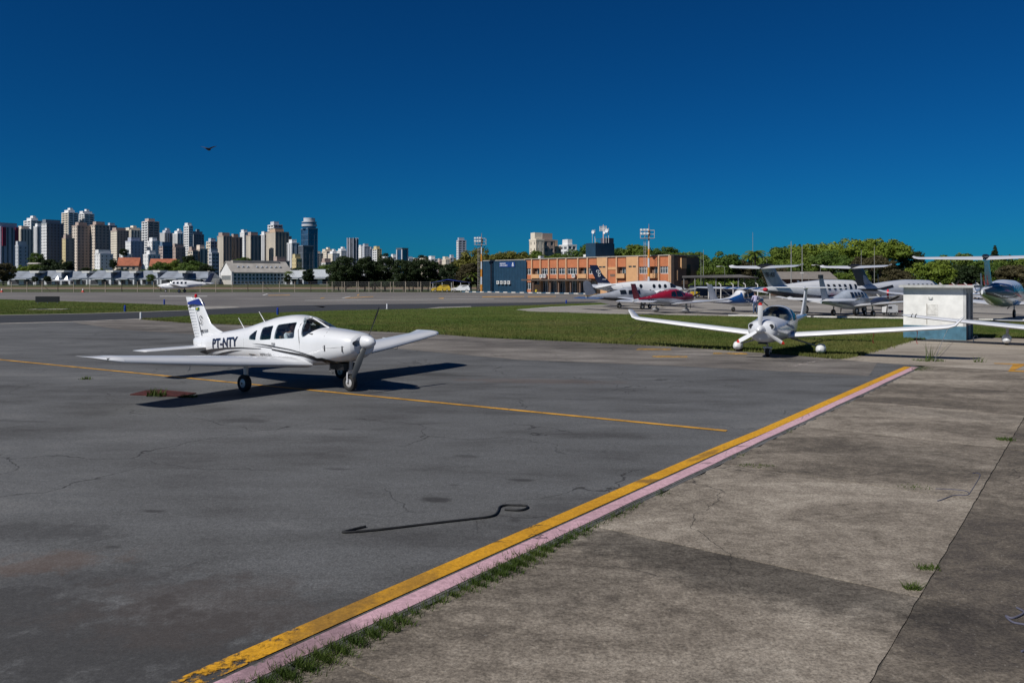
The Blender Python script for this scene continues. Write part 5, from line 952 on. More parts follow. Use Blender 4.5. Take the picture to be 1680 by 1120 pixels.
# ------------------------------------------------------------------ floodlight masts
def mast(u, Y, top, label):
    X = (u - 840) / F * Y; t = thing('floodlight_mast', (X, Y, 0), -.2, label, 'light mast', 'orange and white floodlight masts'); OR = M('mast_orange', (.62, .26, .04), .5); n = 7; seg = (top - .3) / n
    for i in range(n): MB().tube([(0, 0, seg * i), (0, 0, seg * (i + 1))], [.24 - .016 * i, .24 - .016 * (i + 1)], 14).build('pole_section', OR if i % 2 == 0 else WHITE2, t, 40)
    lad = MB(); lad.tube([(-.55, 0, .4), (-.55, 0, top - 1.5)], .03, 5); lad.tube([(-.85, 0, .4), (-.85, 0, top - 1.5)], .03, 5)
    for i in range(int(top * 2)): lad.tube([(-.85, 0, .6 + .5 * i), (-.55, 0, .6 + .5 * i)], .02, 4)
    for i in range(8): lad.tube([(-.85, 0, 1.5 + i * (top - 3) / 7), (-.85, .0, 1.5 + i * (top - 3) / 7), (-.0, 0, 1.5 + i * (top - 3) / 7)], .02, 4)
    lad.build('ladder', M('mast_metal', (.45, .42, .40), .5), t)
    cg_ = MB()
    for z in (top - 1.7, top - 1.0, top - .3): cg_.b2((-1.5, -.5, z), (1.0, -.44, z + .06)); cg_.b2((-1.5, .44, z), (1.0, .5, z + .06)); cg_.b2((-1.5, -.5, z), (-1.44, .5, z + .06)); cg_.b2((.94, -.5, z), (1.0, .5, z + .06))
    for xx in (-1.47, -.7, .1, .97):
        for yy in (-.47, .47): cg_.b2((xx - .03, yy - .03, top - 1.7), (xx + .03, yy + .03, top - .25))
    cg_.build('platform', M('mast_metal'), t); MB().b2((-1.45, -.42, top - 1.72), (.95, .42, top - 1.66)).build('platform_deck', M('mast_metal'), t)
    for xx in (-1.3, -.75, -.2):
        for z in (top - .85, top - .2): MB().box((xx, -.62, z), (.4, .22, .32)).build('floodlight', ACW, t)
    MB().tube([(0, 0, top - .3), (0, 0, top + .9)], [.05, .02], 6).build('lightning_rod', OR, t); MB().b2((-.1, -.3, top - 1.3), (.25, .3, top - .4)).build('control_box', M('box_brown', (.16, .10, .06), .7), t)
mast(790, 172, 12.0, 'orange and white floodlight mast in front of the navy end block'); mast(1064.5, 139, 11.7, 'orange and white floodlight mast standing behind the navy-tailed aircraft')

# ------------------------------------------------------------------ hangars and sheds across the field
SHW = M('shed_white', (.64, .66, .69), .8, var=.12, scale=.3); SHR = M('shed_roof', (.25, .28, .33), .7, var=.2, scale=.2); HGR = M('hangar_roof', (.36, .34, .31), .8, var=.15, scale=.3); HGW = M('hangar_white', (.72, .72, .70), .8, var=.06, scale=.4)
hx, hy, _ = W(381, 459, 425); hg = thing('hangar', (hx, hy, 0), math.radians(36), 'big white hangar with pitched grey roof, dormers and three rows of windows', 'hangar'); LG, DG, EZ, RZ = 33.0, 22.0, 6.6, 12.9
MB().loft([[(x, 0, 0), (x, 0, EZ), (x, DG / 2, RZ - .4), (x, DG, EZ), (x, DG, 0)] for x in (0, LG)]).build('wall', HGW, hg)
rf = MB().loft([[(x, -.6, EZ - .2), (x, DG / 2, RZ - .25), (x, DG + .6, EZ - .2), (x, DG + .6, EZ + .1), (x, DG / 2, RZ + .05), (x, -.6, EZ + .1)] for x in (-.5, LG + .5)]).build('roof', HGR, hg)
MB().b2((3, DG / 2 - 2, RZ - .9), (LG - 4, DG / 2 + 2, RZ + .5)).build('ridge_monitor', HGR, rf)
for i in [0, 1, 2, 4, 5, 6, 7, 8, 9]:
    x = 4 + i * 2.6; MB().loft([[(x, 4.2, 8.2), (x + 1.7, 4.2, 8.2), (x + 1.7, 4.2, 9.4), (x + .85, 4.2, 10.1), (x, 4.2, 9.4)], [(x, 7.2, 9.9), (x + 1.7, 7.2, 9.9), (x + 1.7, 7.2, 10.2), (x + .85, 7.2, 10.6), (x, 7.2, 10.2)]]).build('dormer', SHR, rf); MB().b2((x + .2, 4.05, 8.35), (x + 1.5, 4.19, 9.4)).build('dormer_window', DGLASS, rf)
for fl in range(3):
    for i in range(16): MB().b2((1.0 + i * 2.0, -.08, .7 + fl * 2.0), (2.1 + i * 2.0, -.001, 1.9 + fl * 2.0)).build('window', GLZ, hg)
MB().b2((-.12, 2, .0), (-.02, DG - 2, 5.2)).build('hangar_door', M('door_cream', (.50, .48, .44), .8), hg)
for i in range(8): MB().b2((-.2, 2.4 + i * 2.2, 2.6), (-.121, 4.2 + i * 2.2, 4.9)).build('door_pane', M('pane_grey', (.22, .24, .25), .3), hg)
MB().b2((-.5, -.5, 0), (.5, .5, 7.2)).build('corner_tower', HGW, hg); MB().b2((-.5, DG - .5, 0), (.5, DG + .5, 7.6)).build('corner_tower', HGW, hg)
def shed(u0, u1, Y, ze, zr, label, rz, roof=SHR, wall_=SHW, dep=18, openings=3, mono=True):
    x0, x1 = (u0 - 840) / F * Y, (u1 - 840) / F * Y; Lg = (x1 - x0); t = thing('shed', (x0, Y, 0), rz, label, 'shed', 'long white sheds across the field')
    MB().b2((0, 0, 0), (Lg, dep, ze)).build('wall', wall_, t)
    MB().loft([[(-.2, -.5, ze), (Lg + .2, -.5, ze), (Lg + .2, dep + .5, ze), (-.2, dep + .5, ze)], [(Lg * .14, dep * .3, zr), (Lg * .86, dep * .3, zr), (Lg * .86, dep * .7, zr), (Lg * .14, dep * .7, zr)]]).build('roof', roof, t)
    if mono: MB().loft([[(Lg * .82, -.6, zr - 1.0), (Lg * 1.10, -.6, zr - 1.0), (Lg * 1.10, dep * .5, zr - 1.0), (Lg * .82, dep * .5, zr - 1.0)], [(Lg * .78, -.6, zr + .1), (Lg * 1.14, -.6, zr + .1), (Lg * 1.14, dep * .5, zr + .1), (Lg * .78, dep * .5, zr + .1)]]).build('roof_monitor', HGW, t)
    for i in range(openings): MB().b2((Lg * (i + .15) / openings, -.06, .2), (Lg * (i + .8) / openings, -.001, ze * .72)).build('opening', M('dark_opening', (.02, .025, .035), .8), t)  # dark slabs on the wall, painted as the unlit inside of the shed
    MB().b2((Lg * .25, -2.2, ze * .78), (Lg * .75, -.01, ze * .86)).build('awning', SHW, t)
sh = [12, 62, 104, 146, 185, 223, 262, 304]
for i in range(len(sh) - 1): shed(sh[i], sh[i + 1] - 3, 418 + 2 * (i % 3), 3.6, 7.3 + .3 * (i % 2), ['white shed nearest the bare tree, with blue-grey hipped roof', 'white shed behind the small dark trees', 'white shed behind the two peaked tents', 'white shed just past the tents, with a long awning', 'white shed beneath the red-roofed house', 'white shed beneath the broad red roof', 'white shed behind the small round tree'][i], 0, openings=2 + i % 3)
shed(303, 341, 424, 3.6, 7.2, 'white shed behind the taxiing twin', 0, mono=False)
shed(468, 498, 440, 4.0, 8.0, 'pale shed next to the big hangar, with white roof', 0, M('pale_roof', (.42, .45, .48), .7), SHW); shed(503, 548, 445, 4.2, 8.6, 'pale shed beyond the dark tree with a broad flat roof', 0, M('pale_roof'), SHW, openings=2)
for u in (95, 110):
    X, Y, _ = W(u, 460, 398); t = thing('tent', (X, Y, 0), 0, 'white pyramid tent with a pointed peak in front of the sheds', 'tent', 'white pyramid tents')
    MB().loft([[(-2.2, -2.2, 2.2), (2.2, -2.2, 2.2), (2.2, 2.2, 2.2), (-2.2, 2.2, 2.2)], [(-.9, -.9, 2.9), (.9, -.9, 2.9), (.9, .9, 2.9), (-.9, .9, 2.9)], [(-.1, -.1, 4.6), (.1, -.1, 4.6), (.1, .1, 4.6), (-.1, .1, 4.6)]]).build('canopy', WHITE, t)
    for a in (-2.1, 2.1):
        for b in (-2.1, 2.1): MB().tube([(a, b, 0), (a, b, 2.25)], .05, 6).build('post', METAL, t)
for u0, u1, v0, v1, Y, lab in ((193, 224, 422, 436, 520, 'house with steep red tiled roof above the sheds'), (246, 284, 424, 437, 530, 'house with long red tiled roof beside the trees'), (45, 70, 421, 433, 540, 'small cream house among the dark trees')):
    x0, _, zt = W(u0, v0, Y); x1, _, zb = W(u1, v1, Y); Lg = x1 - x0; t = thing('house', (x0, Y, 0), .25, lab, 'house')
    MB().b2((0, 0, 0), (Lg, 9, zb)).build('wall', M('house_cream', (.5, .42, .34), .85), t); MB().loft([[(-.5, -.5, zb), (-.5, 4.5, zt if Lg > 11.5 else zb + 1), (-.5, 9.5, zb)], [(Lg + .5, -.5, zb), (Lg + .5, 4.5, zt if Lg > 11.5 else zb + 1), (Lg + .5, 9.5, zb)]]).build('roof', M('pale_tile', (.5, .46, .42), .85) if Lg < 11.5 else M('red_tile', (.40, .13, .07), .85, var=.2, scale=.5), t)
    for i in range(3): MB().b2((Lg * (.15 + .28 * i), -.06, zb - 2.2), (Lg * (.27 + .28 * i), -.001, zb - 1)).build('window', GLZ, t)

# ------------------------------------------------------------------ fences
POST = M('concrete_post', (.38, .33, .26), .9, var=.2); POSTD = M('dark_wood_post', (.05, .04, .035), .9)
fn = thing('fence', ((-640) / F * 172, 172, 0), 0, 'long wire fence on concrete posts at the far side of the apron', 'fence'); xs_ = []
x = -114 + 640 / F * 172
X0 = 640 / F * 172
for i in range(30):
    xx = -113 + 3.45 * i + X0 + R.uniform(-.15, .15); hgt = 2.3 + R.uniform(-.08, .1)
    MB().box((xx, 0, hgt / 2), (.11, .11, hgt), taper=.85).build('post', POST if i % 4 else POSTD, fn)
    if i % 7 == 3: MB().tube([(xx, 0, 1.7), (xx + 1.9, 0, .05)], .05, 5).build('brace', POSTD, fn)
for z in (.3, .8, 1.3, 1.8, 2.2): MB().tube([(-113 + X0, .09, z), (-113 + 3.45 * 29 + X0, .09, z)], .012, 4).build('wire', METAL, fn)
f2 = thing('fence', (28, 112, 0), 0, 'fence of white angled concrete posts behind the parked aircraft', 'fence')
for i in range(26):
    x = i * 1.75; MB().tube([(x, 0, 0), (x, 0, 1.9), (x + .0, .0, 2.0), (x - .32, .05, 2.25)], .075, 6).build('post', M('white_post', (.62, .60, .56), .85), f2)
for z in (.5, 1.1, 1.7): MB().tube([(0, .09, z), (25 * 1.75, .09, z)], .012, 4).build('wire', METAL, f2)
f3 = thing('fence', ((545 - 840) / F * 176.5, 176.5, 0), 0, 'fence of pale posts in front of the dark row of trees', 'fence')
for i in range(9): MB().box((i * 2.75, 0, 1.15), (.12, .12, 2.3), taper=.85).build('post', POST, f3)
for z in (.4, 1.0, 1.6, 2.1): MB().tube([(0, .09, z), (8 * 2.75, .09, z)], .012, 4).build('wire', METAL, f3)

# ------------------------------------------------------------------ shelters, vehicles, poles
bx0 = (712 - 840) / F * 181; sh_ = thing('car_shelter', (bx0, 181, 0), 0, 'blue fabric car shelter between the dark trees and the navy block', 'shelter')
MB().loft([[(-.6, -2.5, 2.0), (3.3, -2.5, 2.75), (8.5, -2.5, 2.1), (8.5, -2.5, 2.0), (3.3, -2.5, 2.65), (-.6, -2.5, 1.92)], [(-.6, 3, 2.1), (3.3, 3, 2.95), (8.5, 3, 2.2), (8.5, 3, 2.1), (3.3, 3, 2.85), (-.6, 3, 2.02)]]).build('roof', M('shelter_blue', (.01, .025, .20), .7), sh_)
for x in (0, 2.1, 4.2, 6.3, 8.2):
    for y in (-2.4, 2.9): MB().tube([(x, y, 0), (x, y, 2.05)], .06, 6).build('post', ACW, sh_)
s2 = thing('open_shelter', ((1139 - 840) / F * 112, 112, 0), 0, 'open flat-roofed shelter with dark roof behind the high-wing aircraft', 'shelter')
MB().loft([[(0, 0, 3.0), (8.8, 0, 3.05), (9.8, 2, 2.85), (9.8, 8, 2.9), (0, 8, 3.0)], [(.0, .0, 3.14), (6.6, 0.3, 3.45), (9.8, 2, 3.05), (9.8, 8, 3.1), (0, 8, 3.3)]]).build('roof', M('shelter_roof', (.10, .095, .09), .85), s2)
for x in (.2, 3.2, 6.4, 9.4):
    for y in (.4, 7.6): MB().tube([(x, y if x < 9 else max(y, 2.2), 0), (x, y if x < 9 else max(y, 2.2), 3.0)], .09, 8).build('post', M('shelter_post', (.2, .2, .2), .7), s2)
MB().b2((1, 5, .3), (8, 7.4, 1.9)).build('back_wall', M('shelter_blue_wall', (.02, .04, .08), .7), s2)
def car(loc, rz, label, paint, van=False, ln=4.2, pickup=False):
    t = thing('car', loc, rz, label, 'car'); w = .85; h1 = .62 if not van else .8; top = 1.48 if not van else 1.95; a = -ln / 2
    side = [(a, .35), (a, .85), (a + .1, .95), (a + .35, top - .08), (a + .6, top), (a + 2.3, top), (a + 2.95, .98), (a + ln - .25, .86), (a + ln, .65), (a + ln, .3)] if not van else [(a, .35), (a, top - .1), (a + .15, top), (a + 3.0, top), (a + 3.6, 1.15), (a + ln - .1, .95), (a + ln, .6), (a + ln, .3)]
    if pickup: side = [(a, .35), (a, .95), (a + 1.5, .95), (a + 1.6, top), (a + 2.6, top), (a + 3.1, 1.0), (a + ln - .2, .9), (a + ln, .6), (a + ln, .3)]
    MB().loft([[(x, y * (1 if z < 1.0 else .86), z) for x, z in side] for y in (-w, -w + .12, w - .12, w)]).build('body', paint, t, 30)
    gw = [(a + .5, 1.0), (a + .62, top - .12), (a + 2.2, top - .12), (a + 2.7, 1.0)] if not pickup else [(a + 1.68, 1.0), (a + 1.72, top - .12), (a + 2.5, top - .12), (a + 2.9, 1.0)]
    for sd in (-1, 1): MB().loft([[(x, sd * (w * .86 + .045), z) for x, z in gw], [(x, sd * (w * .86 + .02), z) for x, z in gw]]).build('side_window', DGLASS, t)
    for sx in (a + .75, a + ln - .8):
        for sd in (-1, 1): wheel(t, sx, sd * (w - .08), .31, .2)
    for sd in (-1, 1): MB().box((a + ln - .02, sd * .6, .68), (.1, .3, .14)).build('headlight', FRAME, t); MB().box((a + .01, sd * .68, .75), (.06, .2, .2)).build('tail_light', RED, t)
    return t
YLW = M('car_yellow', (.62, .42, .02), .35, coat=.4)
car(((724 - 840) / F * 174, 174, 0), math.pi, 'yellow saloon car parked by the blue shelter', YLW); car(((757 - 840) / F * 176, 176, 0), math.pi * .95, 'white car parked under the blue shelter', WHITE); car(((1156 - 840) / F * 118, 118, 0), .15, 'yellow airport car on the apron beyond the navy-tailed aircraft', YLW, ln=4.4, pickup=True)
car(((1300 - 840) / F * 125, 125, 0), 0, 'white van on the apron below the wooden building', WHITE, True); car(((1440 - 840) / F * 118, 118, 0), .1, 'dark green van beyond the grey twin', M('van_green', (.03, .08, .06), .4), True); car(((1512 - 840) / F * 128, 128, 0), 0, 'pale van seen over the hut roof', WHITE2, True, 5.0); car(((1586 - 840) / F * 124, 124, 0), 0, 'red van seen over the hut roof', RED, True, 5.0)
def pole(u, vtop, Y, label, lamp=False, r=.06, col=None):
    r *= .62
    X, _, zt = W(u, vtop, Y); t = thing('lamp_post' if lamp else 'pole', (X, Y, 0), 0, label, 'lamp post' if lamp else 'pole'); MB().tube([(0, 0, 0), (0, 0, zt)], [r * 1.4, r * .7], 8).build('shaft', col or M('pole_grey', (.27, .27, .26), .6), t)
    if lamp: MB().tube([(0, 0, zt - .05), (-.5, 0, zt + .15), (-.9, 0, zt + .12)], .04, 6).build('arm', M('pole_grey'), t); MB().box((-1.0, 0, zt + .1), (.45, .2, .1)).build('lamp_head', ACW, t)
    MB().lathe([(r * 2.5, 0), (r * 2.5, .06)], (0, 0, 0), 'z', 8).build('base', CONC, t)
pole(1298, 396, 120, 'tall grey pole rising between the first T-tail and the broad trees', r=.11); pole(1316, 404, 116, 'grey pole just right of the first T-tail', r=.1); pole(1235, 381, 150, 'very tall thin mast beside the palm tree', r=.07); pole(1413, 410, 122, 'thin pale pole above the black-finned T-tail'); pole(1434.5, 404, 122, 'pale pole over the wing side of the black-finned T-tail'); pole(1346, 436, 112, 'lamp post standing behind the grey twin', True); pole(1327, 449, 114, 'short lamp post by the wooden building', True, .04); pole(1189, 438, 120, 'lamp post at the corner of the open shelter', True, .05); pole(1150, 414, 128, 'thin pole beside the end wall of the terminal', r=.05); pole(1154, 410, 126, 'taller thin pole beside the end wall of the terminal', r=.07); pole(1258, 414, 150, 'short mast left of the broad trees', r=.06); pole(1253, 416, 152, 'thin mast near the palm crown', r=.05)
wb = thing('wooden_building', ((1283 - 840) / F * 132, 132, 0), 0, 'low wooden building with grey roof under the broad trees', 'building'); MB().b2((0, 0, 0), (8.8, 6, 2.9)).build('wall', M('brown_wood', (.16, .07, .045), .85), wb); MB().loft([[(-.4, -.6, 2.8), (-.4, 3, 4.1), (-.4, 6.6, 2.8)], [(9.2, -.6, 2.8), (9.2, 3, 4.1), (9.2, 6.6, 2.8)]]).build('roof', M('old_roof', (.20, .18, .16), .9), wb)
for i in range(4): MB().b2((.8 + 2.1 * i, -.06, .9), (1.9 + 2.1 * i, -.001, 2.0)).build('window', GLZ, wb)
gx, gy, _ = G(1460, 516.5); gc = thing('ground_power_cart', (gx, gy, 0), .3, 'white ground power cart on small wheels behind the white kerb', 'cart'); MB().b2((-.48, -.3, .2), (.48, .3, .74)).build('body', WHITE, gc); MB().b2((-.44, -.32, .52), (-.1, -.3, .66)).build('control_panel', DKGREY, gc); MB().b2((-.4, -.22, .74), (.36, .22, .79)).build('lid', WHITE2, gc)
for x in (-.33, .33):
    for y in (-.27, .27): wheel(gc, x, y, .12, .09)
MB().tube([(.48, 0, .28), (1.0, 0, .25)], .025, 6).build('tow_bar', RED, gc)

# ------------------------------------------------------------------ small things on the airfield
sb = thing('sign_board', G(78, 497.5), .03, 'long black back of a taxiway sign standing on the grass', 'sign'); MB().b2((-1.33, -.09, .14), (1.33, .09, .8)).build('panel', BLACK, sb)
for x in (-1.1, 0, 1.1): MB().b2((x - .03, -.03, 0), (x + .03, .03, .14)).build('leg', METAL, sb)
for i, (u, vb, hh, lab) in enumerate([(205, 511.5, .5, 'blue taxiway edge light on the grass, nearest the dark taxiway'), (269.5, 499.5, .5, 'blue taxiway edge light at the far rim of the grass triangle'), (455.5, 516.5, .5, 'blue taxiway edge light on the grass behind the trainer cabin'), (929, 497.5, .35, 'blue taxiway edge light by the grey rounded-fin aircraft')]):
    t = thing('taxiway_light', G(u, vb), 0, lab, 'edge light', 'blue taxiway edge lights'); MB().lathe([(.085, 0), (.085, hh * .8), (.07, hh * .9)], (0, 0, 0), 'z', 10).build('stem', M('light_blue_paint', (.01, .05, .30), .4), t); MB().lathe([(.075, hh * .9), (.08, hh), (.03, hh * 1.12)], (0, 0, 0), 'z', 10).build('lens', M('lens_blue', (.01, .03, .4), .1), t)
for u, vb, lab in ((231, 524, 'white marker post at the rim of the dark taxiway behind the trainer tail'), (635, 507, 'white marker post beyond the trainer propeller')):
    t = thing('marker_post', G(u, vb), 0, lab, 'post'); MB().lathe([(.07, 0), (.07, .42), (.06, .5)], (0, 0, 0), 'z', 10).build('stem', WHITE, t, 40); MB().lathe([(.12, 0), (.12, .04)], (0, 0, 0), 'z', 10).build('foot', CONC, t)
for u, lab in ((136, 'small red and white cone at the foot of the wire fence'), (3, 'red and white cone beside the fence end')):
    t = thing('traffic_cone', ((u - 840) / F * 171, 171, 0), 0, lab, 'cone'); MB().lathe([(.28, .05), (.17, .42)], (0, 0, 0), 'z', 12).build('lower', M('cone_red', (.6, .08, .04), .6), t); MB().lathe([(.17, .42), (.12, .58), (.03, .8)], (0, 0, 0), 'z', 12).build('upper', WHITE, t); MB().b2((-.3, -.3, 0), (.3, .3, .05)).build('foot', M('cone_red'), t)
dh = thing('drain_slab', G(80, 507.8), .1, 'low concrete drain with dark slot in the grass triangle', 'drain'); MB().b2((-1.6, -.7, 0), (1.6, .7, .05)).build('slab', m_conc, dh); MB().b2((-1.0, -.1, .05), (-.2, .3, .09)).build('grate', BLACK, dh)
# rusty cover plate with weeds
rp = gp((213, 648), (300, 651.5), (322, 645.5), (262, 640.0), (240, 641))
cv = MB().prism(rp, .004, .022).build('cover_plate', paving('rusty_plate', [(.38, (.028, .010, .009)), (.5, (.060, .014, .012)), (.62, (.095, .026, .018))], crack=None, big=.5)); tag(cv, 'rust-red cover plate sunk in the asphalt beside the trainer wing shadow', 'plate')
def tuft(u, v, n, r, hmin, hmax, label, z=.0, wd=.012):
    x, y, _ = G(u, v); p = np.array([x, y]) + np.clip(NR.normal(0, r, (n, 2)), -1.5 * r, 1.5 * r) * np.array([1.3, .8]); o = blades('weed_tuft', p - np.array([x, y]), hmin, hmax, wd * .6, wd * 1.4, m_weed, label, z, 1.1); o.location = (x, y, 0); o['category'] = 'weed'; del o['kind']; return o
tuft(258, 650, 90, .10, .05, .22, 'weed tuft growing out of the rust-red cover plate', .02, .03); tuft(310, 651, 110, .09, .03, .10, 'low weeds at the corner of the rust-red plate', .0, .03); tuft(141, 622, 40, .08, .04, .12, 'tiny weed tuft alone on the asphalt near the trainer wingtip', 0, .03)
tuft(1523, 932, 130, .05, .015, .06, 'flat leafy weed in the joint between the concrete slabs'); tuft(1497, 965, 130, .035, .02, .09, 'dark green weed at the crossing of two slab joints'); tuft(1650, 722, 110, .06, .02, .09, 'weed in the slab joint farther along the walk', 0, .02); tuft(1252, 765, 120, .08, .01, .04, 'flat weed patch on the concrete near the pink kerb', 0, .02); tuft(1500, 799, 120, .10, .01, .04, 'thin weed line in the cross joint by the blue cord', 0, .02); tuft(1224, 763, 70, .05, .01, .04, 'little weed on the concrete beside the flat weed patch', 0, .02)
tuft(1524, 592, 260, .22, .04, .12, 'green weeds at the end of the pink kerb', 0, .02); tuft(1525, 590, 16, .06, .4, .75, 'tall dry weed stalks at the end of the pink kerb', 0, .02); tuft(1606, 594, 26, .08, .08, .25, 'dark dry weed in the joint of the pale pad', 0, .03)
# cords
def cord(name, pts, r, mat, label, z=None, n=8):
    P = [np.array(G(u, v, 0)) for u, v in pts]; Q = []
    for i in range(len(P) - 1):
        a, b, c_, d = P[max(i - 1, 0)], P[i], P[i + 1], P[min(i + 2, len(P) - 1)]
        for k in range(n): t = k / n; Q.append(.5 * (2 * b + (c_ - a) * t + (2 * a - 5 * b + 4 * c_ - d) * t * t + (3 * b - a - 3 * c_ + d) * t ** 3))
    Q.append(P[-1]); Q = [(q[0], q[1], r + .002) for q in Q]; return tag(MB().tube(Q, r, 6).build(name, mat, None, 60), label, 'cord')
cord('hose', [(600, 865), (585, 868.5), (567, 873), (563, 874.5), (580, 874), (625, 870), (700, 861), (770, 853), (800, 849.5), (812, 846), (817, 840), (820, 833), (830, 830), (845, 830), (860, 830.5), (866, 833), (860, 837), (848, 838.5), (828, 837)], .0125, M('hose_black', (.012, .012, .012), .6), 'black rubber hose lying in a hooked line on the asphalt')
cord('rope', [(1535, 802), (1560, 803), (1585, 806), (1588, 812), (1565, 813), (1545, 820), (1538, 822)], .0045, M('rope_blue', (.06, .07, .13), .8), 'thin blue cord lying in the joint of the concrete slabs')
cord('rope', [(1590, 811), (1600, 795), (1608, 780), (1602, 776), (1596, 777)], .004, M('rope_blue'), 'short blue cord end running along the slab joint'); cord('rope', [(1668, 998), (1680, 1006), (1662, 1015), (1650, 1012), (1662, 1022), (1690, 1030), (1700, 1060), (1676, 1070)], .008, M('rope_grey', (.10, .10, .14), .8), 'loop of grey-blue rope at the edge of the dark slab')
# bird
bd = thing('bird', W(342, 245, 36), 1.42, 'dark bird with spread wings gliding in the blue sky', 'bird'); BIRD = M('bird_brown', (.06, .035, .028), .8)
Hull([(-.22, .03, -.01, .03, .01, 2, 2), (-.12, .05, -.04, .045, 0, 2, 2), (.05, .06, -.06, .06, 0, 2, 2), (.15, .05, -.02, .035, .02, 2, 2), (.20, .02, .0, .005, .01, 2, 2)]).mb(14, 12).build('body', BIRD, bd, 60)
for sd in (-1, 1): MB().loft([[(.10, sd * .03, .02), (-.08, sd * .03, .02), (.0, sd * .03, .035)], [(.11, sd * .18, .09), (-.08, sd * .17, .08), (.02, sd * .18, .10)], [(.06, sd * .33, .13), (-.05, sd * .31, .12), (.01, sd * .33, .135)], [(.0, sd * .42, .13), (-.04, sd * .41, .13), (-.02, sd * .42, .133)]]).build('wing', M('bird_wing', (.10, .07, .06), .8), bd)
MB().loft([[(-.2, -.03, .01), (-.2, .03, .01), (-.2, 0, .02)], [(-.34, -.07, .0), (-.34, .07, .0), (-.34, 0, .01)]]).build('tail', BIRD, bd)
# ------------------------------------------------------------------ trees
def leaf_mesh(name, centers, normals, sizes):
    n = len(centers); nn = normals / (np.linalg.norm(normals, axis=1)[:, None] + 1e-9); r = NR.normal(0, 1, (n, 3))
    a = np.cross(nn, r); a /= np.linalg.norm(a, axis=1)[:, None] + 1e-9; b = np.cross(nn, a); s = sizes[:, None]
    asp = NR.uniform(.55, 1.0, n)[:, None]
    V = np.stack([centers - a * s - b * s * asp * .35, centers + a * s * .2 - b * s * asp, centers + a * s + b * s * asp * .3, centers - a * s * .1 + b * s * asp], 1).reshape(-1, 3)
    me = bpy.data.meshes.new(name); me.vertices.add(n * 4); me.vertices.foreach_set('co', V.reshape(-1)); me.loops.add(n * 4); me.loops.foreach_set('vertex_index', np.arange(n * 4, dtype=np.int32))
    me.polygons.add(n); me.polygons.foreach_set('loop_start', np.arange(0, n * 4, 4, dtype=np.int32)); me.update(calc_edges=True); return me
def crown(kind, seed, nl, per, size):
    """unit crown: radius 1 across, standing on z = 0; leaves clustered on many small boughs"""
    g = np.random.default_rng(seed); C = []; Rr = []
    while len(C) < nl:
        d = g.normal(0, 1, 3); d /= np.linalg.norm(d); q = g.uniform(.35, 1) ** .6
        if kind == 'dome':
            d[2] = abs(d[2]); p = np.array([d[0] * q, d[1] * q, .18 + d[2] * q * .62]); r = g.uniform(.14, .25)
        elif kind == 'round': p = np.array([d[0] * q * .85, d[1] * q * .85, .75 + d[2] * q * .72]); r = g.uniform(.16, .28)
        elif kind == 'tall': p = np.array([d[0] * q * .75, d[1] * q * .75, 1.1 + d[2] * q * 1.05]); r = g.uniform(.16, .27)
        elif kind == 'cone':
            z = g.uniform(0, 1) ** 1.3; w = (1 - z) * .85 + .05; a = g.uniform(0, 6.28); p = np.array([math.cos(a) * w * g.uniform(.5, 1), math.sin(a) * w * g.uniform(.5, 1), (round(z * 14) / 14 * .7 + z * .3) * 2.8 + .2]); r = .10 + .14 * (1 - z)
        elif kind == 'bush': d[2] = abs(d[2]); p = np.array([d[0] * q, d[1] * q, d[2] * q * .55]); r = g.uniform(.2, .32)
        C.append(p); Rr.append(r)
    P, Nn = [], []
    for c, r in zip(C, Rr):
        d = g.normal(0, 1, (per, 3)); d[:, 2] += .35; d /= np.linalg.norm(d, axis=1)[:, None]
        P.append(c + d * r * g.uniform(.55, 1.08, (per, 1)) * np.array([1.15, 1.15, .72])); Nn.append(d + g.normal(0, .45, (per, 3)))
    P = np.concatenate(P); Nn = np.concatenate(Nn); return leaf_mesh('crown_' + kind, P, Nn, g.uniform(.6, 1.25, len(P)) * size)
CR = {'dome': [crown('dome', s, 80, 150, .036) for s in (1, 2, 3)], 'round': [crown('round', s, 75, 120, .042) for s in (4, 5, 6)], 'tall': [crown('tall', s, 80, 120, .043) for s in (7, 8)], 'cone': [crown('cone', 9, 130, 70, .05)], 'bush': [crown('bush', s, 40, 110, .052) for s in (10, 11)]}
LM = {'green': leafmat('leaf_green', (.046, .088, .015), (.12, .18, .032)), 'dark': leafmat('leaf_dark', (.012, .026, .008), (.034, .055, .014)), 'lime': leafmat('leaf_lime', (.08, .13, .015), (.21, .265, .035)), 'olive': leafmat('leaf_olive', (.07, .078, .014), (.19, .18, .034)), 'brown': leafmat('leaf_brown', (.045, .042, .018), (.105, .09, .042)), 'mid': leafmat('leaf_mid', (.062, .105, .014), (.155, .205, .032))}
BARK = M('bark', (.085, .065, .048), .95, var=.3, scale=2)
HZ = {'dome': .95, 'round': 1.6, 'tall': 2.2, 'cone': 3.1, 'bush': .8}
TN = [0]
